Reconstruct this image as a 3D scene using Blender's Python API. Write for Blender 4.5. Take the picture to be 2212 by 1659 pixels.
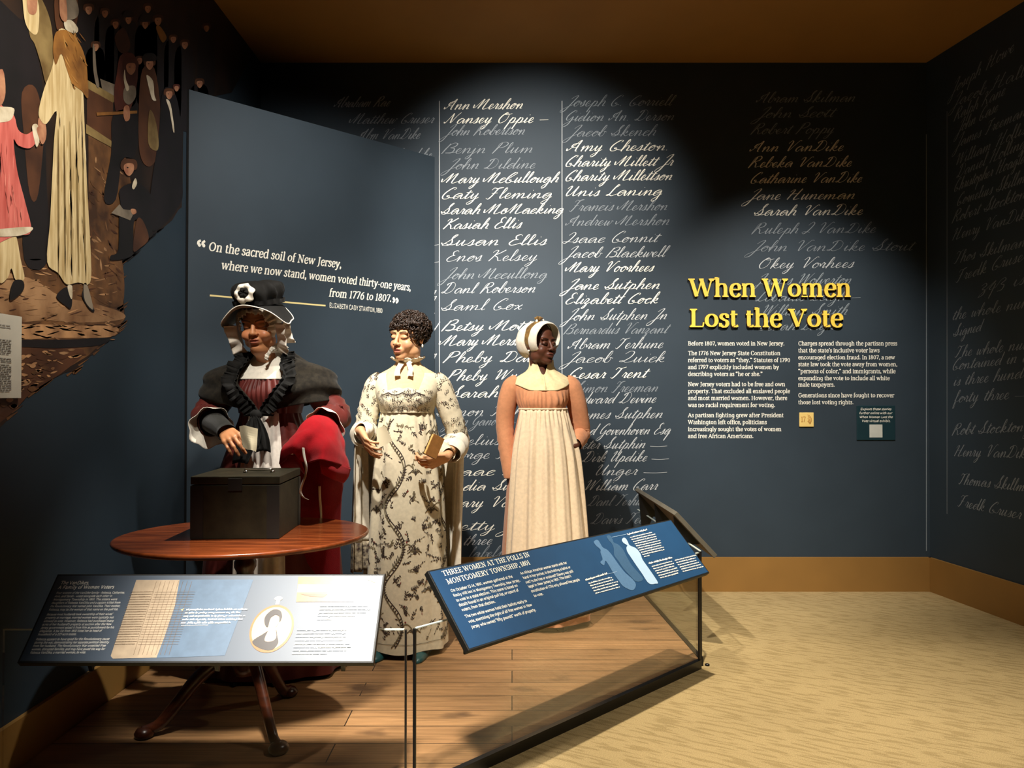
import bpy, bmesh, math, random
import numpy as np
from mathutils import Vector, Matrix, noise

R = math.radians
PI = math.pi
sc = bpy.context.scene
COL = sc.collection
for o in list(bpy.data.objects):
    bpy.data.objects.remove(o)
rng = random.Random(7)

# ------------------------------------------------------------------ camera, world, lamps, exposure
F = 1660.0
PITCH = R(0.85)
CAMZ = 1.28
cd = bpy.data.cameras.new('camera')
cam = bpy.data.objects.new('camera', cd)
COL.objects.link(cam)
cam.location = (0, 0, CAMZ)
cam.rotation_euler = (R(90) + PITCH, 0, 0)
cd.sensor_fit = 'HORIZONTAL'
cd.sensor_width = 36.0
cd.lens = 36.0 * F / 2212.0
cd.clip_start = 0.02
sc.camera = cam

w = bpy.data.worlds.new('world')
sc.world = w
w.use_nodes = True
w.node_tree.nodes['Background'].inputs[0].default_value = (1.0, 0.82, 0.62, 1)
w.node_tree.nodes['Background'].inputs[1].default_value = 0.006

sc.view_settings.view_transform = 'Standard'
sc.view_settings.look = 'None'
sc.view_settings.exposure = 0.0
sc.view_settings.gamma = 1.0
sc.view_settings.use_curve_mapping = False
sc.cycles.max_bounces = 7
sc.cycles.diffuse_bounces = 4
sc.cycles.glossy_bounces = 3
sc.cycles.transparent_max_bounces = 10
sc.cycles.caustics_reflective = False
sc.cycles.caustics_refractive = False

def spot(name, loc, aim, power, size, blend=0.6, radius=0.05, color=(1.0, 0.80, 0.58)):
    l = bpy.data.lights.new(name, 'SPOT')
    l.energy = power
    l.spot_size = R(size)
    l.spot_blend = blend
    l.shadow_soft_size = radius
    l.color = color
    o = bpy.data.objects.new(name, l)
    COL.objects.link(o)
    o.location = loc
    o.rotation_euler = (Vector(aim) - Vector(loc)).to_track_quat('-Z', 'Y').to_euler()
    return o

WARM = (1.0, 0.91, 0.76)
NEUT = (1.0, 0.94, 0.85)
LIGHTS = [
    # name, loc, aim, watts, cone, blend, radius, colour
    ('figure_spot', (-0.60, 2.25, 3.36), (0.0, 4.4, 1.15), 620, 58, .8, .03, NEUT),
    ('wall_wash_spot', (0.0, 2.4, 3.36), (0.12, 5.05, 2.32), 600, 49, 1.0, .08, NEUT),
    ('title_spot', (1.5, 3.2, 3.36), (1.80, 5.05, 1.25), 370, 55, 1.0, .06, NEUT),
    ('label_downlight', (0.55, 2.75, 3.36), (1.0, 3.1, 0.0), 620, 60, 1.0, .03, WARM),
    ('table_spot', (-0.25, 3.00, 3.36), (-1.0, 3.12, 0.95), 330, 30, .8, .03, NEUT),
    ('bonnet_spot', (-0.70, 1.65, 3.36), (-1.10, 3.42, 1.45), 250, 27, .6, .03, NEUT),
    ('quote_spot', (-0.35, 2.6, 3.36), (-1.2, 4.4, 2.0), 240, 66, 1.0, .08, NEUT),
    ('mural_spot', (-0.3, 1.7, 3.36), (-1.66, 2.72, 2.08), 320, 46, 1.0, .06, WARM),
    ('reader_spot', (-0.66, 1.25, 3.36), (-0.62, 2.3, 0.5), 1500, 29, 1.0, .15, NEUT),
    ('carpet_spot', (1.9, 2.4, 3.36), (1.7, 3.0, 0.0), 200, 92, 1.0, .06, WARM),
]
for nm, lo, ai, pw, sz, bl, ra, co in LIGHTS:
    spot(nm, lo, ai, pw, sz, bl, ra, co)

# ------------------------------------------------------------------ helpers
def lin(h):
    h = h.lstrip('#')
    out = []
    for i in (0, 2, 4):
        c = int(h[i:i + 2], 16) / 255.0
        out.append(c / 12.92 if c <= 0.04045 else ((c + 0.055) / 1.055) ** 2.4)
    return (out[0], out[1], out[2], 1.0)

def mat(name, col, rough=0.6, var=0.12, vscale=14.0, metal=0.0, bump=0.0, bscale=60.0, spec=0.5,
        sheen=0.0, sss=0.0, col2=None, stretch=(1, 1, 1), detail=4.0, alpha=1.0):
    m = bpy.data.materials.new(name)
    m.use_nodes = True
    nt = m.node_tree
    b = nt.nodes['Principled BSDF']
    c = lin(col) if isinstance(col, str) else col
    if col2 is not None:
        d = lin(col2)
    else:
        d = tuple(max(0, x * (1 - var)) for x in c[:3]) + (1,)
        c = tuple(min(1, x * (1 + var)) for x in c[:3]) + (1,)
    tc = nt.nodes.new('ShaderNodeTexCoord')
    mp = nt.nodes.new('ShaderNodeMapping')
    mp.inputs['Scale'].default_value = stretch
    nt.links.new(tc.outputs['Object'], mp.inputs[0])
    n = nt.nodes.new('ShaderNodeTexNoise')
    n.inputs['Scale'].default_value = vscale
    n.inputs['Detail'].default_value = detail
    nt.links.new(mp.outputs[0], n.inputs['Vector'])
    rp = nt.nodes.new('ShaderNodeValToRGB')
    rp.color_ramp.elements[0].position = 0.35
    rp.color_ramp.elements[1].position = 0.65
    rp.color_ramp.elements[0].color = d
    rp.color_ramp.elements[1].color = c
    nt.links.new(n.outputs['Fac'], rp.inputs['Fac'])
    nt.links.new(rp.outputs['Color'], b.inputs['Base Color'])
    b.inputs['Roughness'].default_value = rough
    b.inputs['Metallic'].default_value = metal
    b.inputs['Specular IOR Level'].default_value = spec
    if sheen:
        b.inputs['Sheen Weight'].default_value = sheen
    if sss:
        b.inputs['Subsurface Weight'].default_value = sss
        b.inputs['Subsurface Radius'].default_value = (0.012, 0.005, 0.003)
        b.inputs['Subsurface Scale'].default_value = 0.6
    if bump:
        n2 = nt.nodes.new('ShaderNodeTexNoise')
        n2.inputs['Scale'].default_value = bscale
        n2.inputs['Detail'].default_value = 3
        nt.links.new(mp.outputs[0], n2.inputs['Vector'])
        bp = nt.nodes.new('ShaderNodeBump')
        bp.inputs['Strength'].default_value = bump
        bp.inputs['Distance'].default_value = 0.004
        nt.links.new(n2.outputs['Fac'], bp.inputs['Height'])
        nt.links.new(bp.outputs['Normal'], b.inputs['Normal'])
    if alpha < 1:
        b.inputs['Alpha'].default_value = alpha
    return m

def tag(o, label=None, cat=None, group=None, kind=None):
    if label: o['label'] = label
    if cat: o['category'] = cat
    if group: o['group'] = group
    if kind: o['kind'] = kind
    return o

class MB:
    """collects vertices and faces, then links them as one mesh object"""
    def __init__(s):
        s.v = []; s.f = []; s.mi = []
    def add(s, vs, fs, m=0):
        k = len(s.v)
        s.v.extend([tuple(p) for p in vs])
        s.f.extend([tuple(i + k for i in f) for f in fs])
        s.mi.extend([m] * len(fs))
        return s
    def box(s, c, d, rot=None, m=0):
        x, y, z = (q / 2 for q in d)
        vs = [Vector((sx * x, sy * y, sz * z)) for sx in (-1, 1) for sy in (-1, 1) for sz in (-1, 1)]
        if rot is not None: vs = [rot @ p for p in vs]
        vs = [p + Vector(c) for p in vs]
        s.add(vs, [(0, 1, 3, 2), (4, 6, 7, 5), (0, 4, 5, 1), (2, 3, 7, 6), (0, 2, 6, 4), (1, 5, 7, 3)], m)
        return s
    def hexa(s, p8, m=0):  # 4 bottom + 4 top points
        s.add(p8, [(3, 2, 1, 0), (4, 5, 6, 7), (0, 1, 5, 4), (1, 2, 6, 5), (2, 3, 7, 6), (3, 0, 4, 7)], m)
        return s
    def loft(s, rings, cap=True, close=True, m=0):
        k = len(s.v); n = len(rings[0])
        for r in rings: s.v.extend([tuple(p) for p in r])
        for i in range(len(rings) - 1):
            for j in range(n if close else n - 1):
                a = k + i * n + j; b2 = k + i * n + (j + 1) % n
                s.f.append((a, b2, b2 + n, a + n)); s.mi.append(m)
        if cap:
            s.f.append(tuple(k + j for j in reversed(range(n)))); s.mi.append(m)
            s.f.append(tuple(k + (len(rings) - 1) * n + j for j in range(n))); s.mi.append(m)
        return s
    def tube(s, pts, rad, n=10, cap=True, m=0, flat=1.0, fold=0.0, nf=7, up=None, seed=0):
        pts = [Vector(p) for p in pts]
        rings = []
        ref = Vector(up) if up else None
        for i, p in enumerate(pts):
            t = (pts[min(i + 1, len(pts) - 1)] - pts[max(i - 1, 0)])
            if t.length < 1e-9: t = Vector((0, 0, 1))
            t.normalize()
            if ref is None:
                ref = Vector((0, 0, 1)) if abs(t.z) < .9 else Vector((1, 0, 0))
            a = (ref - t * ref.dot(t))
            if a.length < 1e-6: a = t.orthogonal()
            a.normalize(); b2 = t.cross(a); ref = a if up is None else ref
            r = rad[i] if isinstance(rad, (list, tuple)) else rad
            ring = []
            for j in range(n):
                th = 2 * PI * j / n
                rr = r * (1 + fold * math.sin(nf * th + i * .9 + seed))
                ring.append(p + a * math.cos(th) * rr + b2 * math.sin(th) * rr * flat)
            rings.append(ring)
        return s.loft(rings, cap, True, m)
    def lathe(s, prof, c=(0, 0, 0), n=32, m=0, sx=1, sy=1):
        rings = []
        for r, z in prof:
            rings.append([(c[0] + math.cos(2 * PI * j / n) * r * sx, c[1] + math.sin(2 * PI * j / n) * r * sy, c[2] + z) for j in range(n)])
        return s.loft(rings, True, True, m)
    def ell(s, c, r, n=16, k=10, m=0, rot=None):
        rings = []
        for i in range(k + 1):
            a = -PI / 2 + PI * i / k
            cr = max(math.cos(a), 1e-3)
            ring = []
            for j in range(n):
                p = Vector((math.cos(2 * PI * j / n) * cr * r[0], math.sin(2 * PI * j / n) * cr * r[1], math.sin(a) * r[2]))
                if rot is not None: p = rot @ p
                ring.append(p + Vector(c))
            rings.append(ring)
        return s.loft(rings, True, True, m)
    def build(s, name, mats, parent=None, smooth=False, loc=None, noremap=False, bevel=0.0, solid=0.0, recalc=True, sub=0):
        me = bpy.data.meshes.new(name)
        me.from_pydata(s.v, [], s.f)
        if not isinstance(mats, (list, tuple)): mats = [mats]
        for mm in mats: me.materials.append(mm)
        me.polygons.foreach_set('material_index', s.mi)
        if recalc:
            bm = bmesh.new(); bm.from_mesh(me)
            bmesh.ops.recalc_face_normals(bm, faces=bm.faces)
            bm.to_mesh(me); bm.free()
        if smooth:
            me.polygons.foreach_set('use_smooth', [True] * len(me.polygons))
        me.update()
        o = bpy.data.objects.new(name, me)
        COL.objects.link(o)
        if parent is not None:
            o.parent = parent
        if loc is not None:
            o.location = loc
        if bevel:
            b = o.modifiers.new('bevel', 'BEVEL'); b.width = bevel; b.segments = 2; b.limit_method = 'ANGLE'
        if solid:
            b = o.modifiers.new('solid', 'SOLIDIFY'); b.thickness = solid; b.offset = 0
        if sub:
            b = o.modifiers.new('sub', 'SUBSURF'); b.levels = sub; b.render_levels = sub
        return o

def empty(name, loc=(0, 0, 0), rz=0.0):
    o = bpy.data.objects.new(name, None)
    COL.objects.link(o)
    o.location = loc
    o.rotation_euler = (0, 0, rz)
    return o

def cr_spline(pts, per=6, closed=False):
    """Catmull-Rom through points of any dimension"""
    n = len(pts)
    if n < 3 and not closed: return [tuple(p) for p in pts]
    out = []
    d = len(pts[0])
    rngi = range(n) if closed else range(n - 1)
    for i in rngi:
        if closed:
            p0, p1, p2, p3 = (pts[(i + k) % n] for k in (-1, 0, 1, 2))
        else:
            p0, p1, p2, p3 = pts[max(i - 1, 0)], pts[i], pts[i + 1], pts[min(i + 2, n - 1)]
        for k in range(per):
            t = k / per
            out.append(tuple(.5 * (2 * p1[q] + (p2[q] - p0[q]) * t + (2 * p0[q] - 5 * p1[q] + 4 * p2[q] - p3[q]) * t * t
                                   + (3 * p1[q] - p0[q] - 3 * p2[q] + p3[q]) * t ** 3) for q in range(d)))
    if not closed: out.append(tuple(pts[-1]))
    return out

# the photograph's frame is used only to measure where a point of a known plane stands
def ray(px, py):
    u = (px - 1106.0) / F; v = (829.5 - py) / F
    c, s_ = math.cos(PITCH), math.sin(PITCH)
    return Vector((u, c - v * s_, s_ + v * c))
def at_y(px, py, Y):
    d = ray(px, py)
    return Vector((0, 0, CAMZ)) + d * (Y / d.y)
def at_z(px, py, z):
    d = ray(px, py)
    return Vector((0, 0, CAMZ)) + d * ((z - CAMZ) / d.z)

class Plane:
    def __init__(s, o, U, V, eps=0.001):
        s.o = Vector(o); s.U = Vector(U).normalized()
        s.N = s.U.cross(Vector(V)).normalized(); s.V = s.N.cross(s.U).normalized(); s.eps = eps
    def uv(s, px, py):
        d = ray(px, py); c = Vector((0, 0, CAMZ))
        t = (s.o - c).dot(s.N) / d.dot(s.N)
        q = c + d * t - s.o
        return q.dot(s.U), q.dot(s.V)
    def pt(s, u, v, h=None):
        return s.o + s.U * u + s.V * v + s.N * (s.eps if h is None else h)
# ------------------------------------------------------------------ lettering: pen strokes turned into ribbons
GL = {}
def G(ch, adv, s):
    st = []
    for part in s.split(';'):
        part = part.strip()
        if not part: continue
        k, rest = part[0], part[1:].split()
        st.append((k, [tuple(float(q) for q in p.split(',')) for p in rest]))
    GL[ch] = (adv, st)
# S spline with pen contrast, T thick line, H hairline, F serif (x,y,halfwidth), D dot, O oval (cx,cy rx,ry)
G('a', 470, 'S 85,390 130,465 220,495 320,460 350,370;T 350,385 350,70;S 350,285 220,265 110,210 75,120 120,20 210,-5 300,40 350,110;S 350,80 370,10 440,15')
G('b', 550, 'T 125,740 125,15;S 125,400 200,480 300,495 420,410 455,250 415,80 310,-8 200,5 125,80;F 80,735,45')
G('c', 440, 'S 395,400 330,485 240,495 125,420 75,250 120,75 230,-8 330,20 405,110')
G('d', 560, 'T 425,740 425,15;S 425,400 350,485 240,495 115,410 75,240 115,75 215,-8 330,20 425,110;F 385,735,45;F 460,8,45')
G('e', 465, 'H 90,270 400,270;S 400,270 385,410 310,492 235,495 125,425 75,250 120,75 230,-8 330,15 405,110')
G('f', 320, 'T 130,0 130,580;S 130,560 150,680 230,745 325,715;H 35,482 285,482;F 130,0,105')
G('g', 540, 'S 410,400 330,485 230,495 110,410 75,260 110,100 210,25 320,60 410,150;T 410,490 410,-60;S 410,-50 360,-180 230,-222 95,-170')
G('h', 575, 'T 125,740 125,0;S 125,390 200,470 300,495 390,460 430,350;T 430,370 430,0;F 125,0,100;F 430,0,100;F 80,735,45')
G('i', 285, 'T 140,490 140,0;F 140,0,100;F 95,485,45;D 140,650')
G('j', 280, 'T 150,490 150,-80;S 150,-70 120,-190 10,-215;F 105,485,45;D 150,650')
G('k', 550, 'T 125,740 125,0;H 160,230 420,480;T 240,310 450,0;F 125,0,100;F 80,735,45;F 420,485,85;F 455,0,85')
G('l', 285, 'T 140,740 140,0;F 140,0,100;F 95,735,45')
G('m', 870, 'T 125,490 125,0;S 125,390 200,470 290,495 370,460 410,350;T 410,370 410,0;S 410,390 490,470 580,495 660,460 700,350;T 700,370 700,0;F 125,0,100;F 410,0,95;F 700,0,100;F 85,485,45')
G('n', 585, 'T 130,490 130,0;S 130,390 210,470 310,495 400,460 440,350;T 440,370 440,0;F 130,0,100;F 440,0,100;F 90,485,45')
G('o', 530, 'O 265,245 195,250')
G('p', 555, 'T 130,490 130,-220;S 130,400 205,480 305,495 425,410 460,250 420,80 315,-8 205,5 130,80;F 130,-220,100;F 90,485,45')
G('q', 555, 'T 430,490 430,-220;S 430,400 350,485 240,495 115,410 75,240 115,75 215,-8 330,20 430,110;F 430,-220,100')
G('r', 400, 'T 130,490 130,0;S 130,370 200,465 280,495 360,470;D 345,455;F 130,0,105;F 90,485,45')
G('s', 395, 'S 325,400 260,485 180,495 100,440 100,350 190,275 285,220 320,120 265,15 170,-8 65,70;F 325,410,4;F 65,70,4')
G('t', 345, 'T 145,630 145,110;S 145,120 170,20 240,3 320,45;H 40,482 300,482')
G('u', 575, 'T 130,490 130,130;S 130,140 160,20 250,-5 350,30 425,120;T 425,490 425,10;F 90,485,45;F 385,485,45;F 465,8,45')
G('v', 520, 'T 95,490 255,0;H 255,0 420,490;F 95,488,90;F 420,488,75')
G('w', 760, 'T 90,490 230,0;H 230,0 380,470;T 380,490 520,0;H 520,0 670,490;F 90,488,85;F 380,488,60;F 670,488,75')
G('x', 520, 'T 95,490 420,0;H 90,0 415,490;F 95,488,80;F 410,488,75;F 90,2,75;F 425,2,80')
G('y', 520, 'T 95,490 260,20;S 425,490 280,60 210,-140 110,-222 50,-180;F 95,488,90;F 425,488,75')
G('z', 450, 'H 70,488 380,488;T 370,480 80,10;H 75,5 385,5;H 70,488 60,400;H 385,5 400,100')
G('A', 690, 'H 80,0 330,690;T 340,690 590,0;H 160,230 490,230;F 85,0,95;F 590,0,110')
G('B', 620, 'T 160,680 160,0;S 160,675 340,680 440,620 450,510 390,390 160,365;S 300,370 460,350 530,240 510,90 400,10 160,5;F 130,677,90;F 130,3,90')
G('C', 650, 'S 560,500 480,650 350,690 190,610 95,340 190,70 350,-10 490,40 580,170;H 565,690 565,500')
G('D', 720, 'T 160,680 160,0;S 160,677 400,680 570,570 630,340 570,110 400,5 160,3;F 130,677,90;F 130,3,90')
G('E', 590, 'T 160,680 160,0;H 160,677 510,677;H 160,350 400,350;H 160,3 530,3;F 130,677,90;F 130,3,90;H 510,677 520,540;H 530,3 550,150;H 400,430 400,270')
G('F', 560, 'T 160,680 160,0;H 160,677 500,677;H 160,345 390,345;F 130,677,90;F 160,3,120;H 500,677 510,530;H 390,430 390,260')
G('G', 710, 'S 570,500 490,650 350,690 190,610 95,340 190,70 350,-10 490,20 580,70;T 580,300 580,40;H 565,690 565,500;F 580,305,100')
G('H', 760, 'T 165,680 165,0;T 590,680 590,0;H 165,350 590,350;F 165,677,115;F 165,3,115;F 590,677,115;F 590,3,115')
G('I', 350, 'T 175,680 175,0;F 175,677,120;F 175,3,120')
G('J', 400, 'T 220,680 220,60;S 220,80 180,-80 40,-130;F 220,677,120')
G('K', 680, 'T 165,680 165,0;H 200,300 560,677;T 320,400 600,0;F 165,677,115;F 165,3,115;F 560,677,90;F 610,3,95')
G('L', 570, 'T 165,680 165,0;H 165,3 510,3;F 165,677,115;F 135,3,90;H 510,3 535,170')
G('M', 880, 'H 150,0 160,680;T 170,680 430,40;H 430,40 700,680;T 715,680 725,0;F 150,3,95;F 135,677,75;F 740,677,75;F 725,3,115')
G('N', 740, 'H 155,0 155,680;T 160,680 580,10;H 580,0 580,680;F 155,3,100;F 130,677,80;F 580,677,100')
G('O', 730, 'O 365,340 275,350')
G('P', 590, 'T 160,680 160,0;S 160,677 380,680 480,610 500,490 440,350 330,300 160,300;F 130,677,90;F 160,3,120')
G('Q', 730, 'O 365,340 275,350;S 340,-10 450,-120 600,-170')
G('R', 660, 'T 160,680 160,0;S 160,677 370,680 470,620 485,520 430,390 330,345 160,345;T 320,345 580,0;F 130,677,90;F 160,3,115;F 590,3,80')
G('S', 530, 'S 430,530 370,660 260,690 130,630 120,490 230,380 380,300 440,170 360,20 240,-10 90,150;H 440,690 440,520;H 85,0 85,170')
G('T', 630, 'T 315,680 315,0;H 70,677 560,677;F 315,3,120;H 70,677 60,540;H 560,677 570,540')
G('U', 720, 'T 155,680 155,230;S 155,240 200,50 350,-10 500,40 570,200;H 570,200 570,680;F 155,677,115;F 570,677,100')
G('V', 680, 'T 100,680 340,0;H 345,0 570,680;F 105,677,110;F 570,677,95')
G('W', 960, 'T 90,680 290,0;H 295,0 480,640;T 470,680 670,0;H 675,0 860,680;F 95,677,105;F 470,677,70;F 860,677,95')
G('X', 660, 'T 90,680 560,0;H 90,0 550,680;F 95,677,95;F 550,677,90;F 90,3,90;F 560,3,95')
G('Y', 640, 'T 85,680 320,310;H 320,310 560,680;T 320,320 320,0;F 90,677,95;F 555,677,90;F 320,3,115')
G('Z', 600, 'H 80,677 500,677;T 490,670 80,10;H 75,5 520,5;H 80,677 70,540;H 520,5 540,150')
G('0', 540, 'O 270,335 190,345')
G('1', 380, 'T 205,680 205,0;H 90,580 200,670;F 205,3,110')
G('2', 500, 'S 90,530 150,660 250,685 370,620 380,480 250,250 70,20;H 70,10 420,10;H 420,10 440,120')
G('3', 490, 'S 90,580 170,675 260,685 370,620 370,480 280,370 190,360;S 230,365 370,330 410,190 340,30 220,-8 70,70')
G('4', 540, 'H 330,680 60,190;H 60,190 480,190;T 350,680 350,0;F 350,3,90')
G('5', 490, 'H 120,677 400,677;H 120,677 110,380;S 110,390 230,430 360,380 410,230 350,50 220,-8 70,60')
G('6', 530, 'S 430,660 270,580 140,420 95,230 150,40 270,-8 390,50 440,210 380,370 270,410 150,340 100,220')
G('7', 480, 'H 70,670 430,670;T 425,665 190,0;H 70,670 65,560')
G('8', 520, 'O 260,520 145,160;O 260,175 180,182')
G('9', 530, 'S 100,20 260,100 390,260 435,450 380,640 260,688 140,630 90,470 150,310 260,270 380,340 430,460')
G('.', 220, 'D 110,50')
G(',', 220, 'D 110,50;S 130,40 130,-30 70,-120')
G('-', 320, 'H 50,250 260,250')
G('?', 420, 'S 80,570 150,670 240,685 340,620 340,500 230,370 210,220;D 210,50')
G("'", 200, 'S 120,720 130,640 70,560')
G('\u2019', 200, 'D 110,690;S 130,690 130,610 70,530')
G('\u201c', 420, 'D 120,570;S 75,575 85,670 175,735;D 300,570;S 255,575 265,670 355,735')
G('\u201d', 420, 'D 110,680;S 155,675 145,590 60,520;D 290,680;S 335,675 325,590 240,520')
G(' ', 240, '')

def ribbon(out, pts, wid, poly=False):
    """offset both sides of a centre line; wid is a function of direction angle or a number"""
    n = len(pts)
    L, Rr = [], []
    for i in range(n):
        a = pts[max(i - 1, 0)]; b = pts[min(i + 1, n - 1)]
        dx, dy = b[0] - a[0], b[1] - a[1]
        l = math.hypot(dx, dy) or 1.0
        dx /= l; dy /= l
        wd = wid(dx, dy, i / max(1, n - 1)) if callable(wid) else wid
        L.append((pts[i][0] - dy * wd / 2, pts[i][1] + dx * wd / 2))
        Rr.append((pts[i][0] + dy * wd / 2, pts[i][1] - dx * wd / 2))
    for i in range(n - 1):
        out.append([Rr[i], Rr[i + 1], L[i + 1], L[i]])

def glyph_polys(ch, thick, thin, serif=True, per=6):
    adv, st = GL.get(ch, GL[' '])
    out = []
    con = lambda dx, dy, t: thin + (thick - thin) * abs(dy) ** 1.3
    for k, p in st:
        if k == 'S':
            ribbon(out, cr_spline(p, per), con)
        elif k == 'T':
            ribbon(out, p, thick)
        elif k == 'H':
            ribbon(out, p, thin)
        elif k == 'O':
            (cx, cy), (rx, ry) = p
            n = 28 if per > 4 else 16
            pts = [(cx + rx * math.cos(2 * PI * i / n), cy + ry * math.sin(2 * PI * i / n)) for i in range(n + 1)]
            rx2 = []
            for i in range(n):
                t0 = 2 * PI * i / n; t1 = 2 * PI * (i + 1) / n
                q = []
                for t, sgn in ((t0, 1), (t1, 1), (t1, -1), (t0, -1)):
                    wd = thin + (thick * 1.06 - thin) * abs(math.cos(t)) ** 1.3
                    q.append((cx + (rx - thick * .1 + sgn * wd / 2) * math.cos(t), cy + (ry - thin * .3 + sgn * wd / 2) * math.sin(t)))
                rx2.append(q)
            out.extend(rx2)
        elif k == 'D':
            r = thick * .62
            out.append([(p[0][0] + r * math.cos(2 * PI * i / 12), p[0][1] + r * math.sin(2 * PI * i / 12)) for i in range(12)])
        elif k == 'F' and serif:
            x, y, h = p[0]
            if h < 10:
                out.append([(x - thick * .4, y - thick * .5), (x + thick * .4, y - thick * .5), (x + thick * .4, y + thick * .5), (x - thick * .4, y + thick * .5)])
            else:
                h = h + thick * .12
                out.append([(x - h, y - thin * .5), (x + h, y - thin * .5), (x + h, y + thin * .5), (x - h, y + thin * .5)])
                s_ = 1 if y < 300 else -1  # bracket
                out.append([(x - h * .75, y + s_ * thin * .4), (x + h * .75, y + s_ * thin * .4), (x + thick * .5, y + s_ * thin * 1.3), (x - thick * .5, y + s_ * thin * 1.3)])
    return adv, out

def text_width(s, kern=0):
    return sum(GL.get(c, GL[' '])[0] + kern for c in s)

def write(mb, plane, s, u0, v0, size, thick=90, thin=38, serif=True, slant=0.0, xs=None, width=None, kern=0,
          du=0.0, depth=0.0, per=3, m=0):
    """size: metres per 1000 font units; width fits the line; du: baseline rise per metre along"""
    k = size / 1000.0
    cnt = 0
    if width is not None: xs = width / (text_width(s, kern) * k)
    if xs is None: xs = 1.0
    x = 0.0
    for c in s:
        adv, polys = glyph_polys(c, thick, thin, serif, per)
        for q in polys:
            cnt += 1 if depth else 0
            vs = []
            for (gx, gy) in q:
                U = (x + gx + slant * gy) * k * xs
                vs.append((u0 + U, v0 + gy * k + du * U))
            n = len(vs)
            cnt += 1
            base = [plane.pt(a, b, plane.eps + (cnt % 24) * 2e-5) for a, b in vs]
            if depth:
                top = [plane.pt(a, b, depth + (cnt % 24) * 4e-5) for a, b in vs]
                mb.add(base + top, [tuple(range(n, 2 * n))] + [(i, (i + 1) % n, (i + 1) % n + n, i + n) for i in range(n)], m)
            else:
                mb.add(base, [tuple(range(n))], m)
        x += adv + kern
    return x * k * xs

def write_px(mb, plane, s, p0, p1, h, **kw):
    """a line of writing that runs between two measured points of the plane; h = metres per em"""
    u0, v0 = plane.uv(*p0); u1, v1 = plane.uv(*p1)
    return write(mb, plane, s, u0, v0, h, width=u1 - u0, du=(v1 - v0) / (u1 - u0), **kw)

# ---- cursive hand: each letter is a run of points that joins the next one; unit = x-height
CU = {}
def C(ch, adv, s, extra=''):
    P = lambda q: [tuple(float(z) for z in p.split(',')) for p in q.split()]
    CU[ch] = (adv, P(s), [P(e) for e in extra.split('|') if e.strip()])
C('a', 1.2, '.85,.85 .5,1 .15,.6 .18,.1 .5,.05 .88,.85 .9,.2 1.05,.02')
C('b', 1.0, '.1,.2 .5,1.4 .5,2.1 .32,1.9 .2,.7 .3,.05 .65,.1 .75,.6 .6,.9 .95,.8')
C('c', .85, '.7,.85 .42,1 .12,.6 .18,.08 .5,.02 .8,.3')
C('d', 1.2, '.85,.85 .5,1 .15,.6 .18,.1 .5,.05 .85,.8 1.0,2.1 .9,.5 .95,.05 1.1,.1')
C('e', .8, '.1,.3 .5,.55 .52,.95 .28,.95 .12,.45 .28,.03 .55,.05 .75,.3')
C('f', .85, '.1,.3 .5,1.4 .55,2.1 .35,1.9 .25,.5 .2,-.9 .38,-.8 .4,.1 .8,.3')
C('g', 1.15, '.85,.85 .5,1 .15,.6 .18,.1 .5,.05 .85,.85 .8,-.7 .45,-1.1 .3,-.8 .8,-.1 1.1,.3')
C('h', 1.1, '.1,.3 .5,1.5 .48,2.1 .3,1.8 .15,.1 .16,.05 .4,.75 .68,1 .8,.7 .75,.1 1.05,.1')
C('i', .65, '.1,.3 .3,1 .25,.2 .4,.02 .6,.25', '.42,1.5 .45,1.58')
C('j', .65, '.1,.3 .3,1 .2,-.7 -.1,-1.1 -.2,-.8 .3,-.1 .6,.3', '.42,1.5 .45,1.58')
C('k', 1.05, '.1,.3 .5,1.5 .48,2.1 .3,1.8 .15,.1 .16,.05 .4,.75 .7,.95 .65,.55 .3,.5 .7,.05 1.0,.15')
C('l', .6, '.1,.3 .45,1.5 .42,2.1 .25,1.8 .2,.3 .35,.02 .55,.25')
C('m', 1.65, '.05,.6 .22,1 .2,.1 .21,.05 .45,.8 .68,1 .72,.6 .7,.05 .71,.05 .95,.8 1.18,1 1.25,.6 1.22,.1 1.5,.15')
C('n', 1.15, '.05,.6 .22,1 .2,.1 .21,.05 .45,.8 .7,1 .78,.6 .75,.1 1.05,.15')
C('o', .95, '.7,.9 .4,1 .12,.55 .22,.08 .52,.05 .72,.55 .55,.95 .6,.75 .92,.8')
C('p', 1.05, '.1,.4 .35,1.1 .2,.1 .1,-1.0 .11,-1.0 .3,.6 .6,1 .8,.7 .68,.1 .4,.05 .95,.15')
C('q', 1.15, '.85,.85 .5,1 .15,.6 .18,.1 .5,.05 .85,.85 .75,-1.0 .8,-1.0 .95,0 1.1,.3')
C('r', .75, '.1,.3 .28,1.1 .4,.9 .55,.9 .48,.3 .55,.03 .72,.2')
C('s', .75, '.1,.3 .42,1.1 .5,.6 .45,.1 .15,.05 .4,.0 .7,.25')
C('t', .65, '.1,.3 .42,1.7 .25,.3 .35,.02 .6,.25', '.05,1.2 .7,1.3')
C('u', 1.1, '.1,.5 .22,1 .18,.2 .35,.03 .7,.9 .72,1 .68,.2 .82,.02 1.02,.25')
C('v', .9, '.1,.6 .22,1 .25,.2 .4,.02 .7,.8 .6,.95 .88,.85')
C('w', 1.25, '.1,.6 .2,1 .18,.2 .35,.03 .6,.9 .6,.2 .75,.03 1.0,.75 .9,.95 1.2,.85')
C('x', .9, '.1,.7 .3,.9 .5,.4 .7,.03 .88,.25', '.75,.95 .15,.02')
C('y', 1.1, '.1,.6 .22,1 .2,.3 .38,.05 .7,.9 .72,.9 .6,-.6 .25,-1.1 .1,-.8 .7,-.1 1.02,.3')
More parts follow.
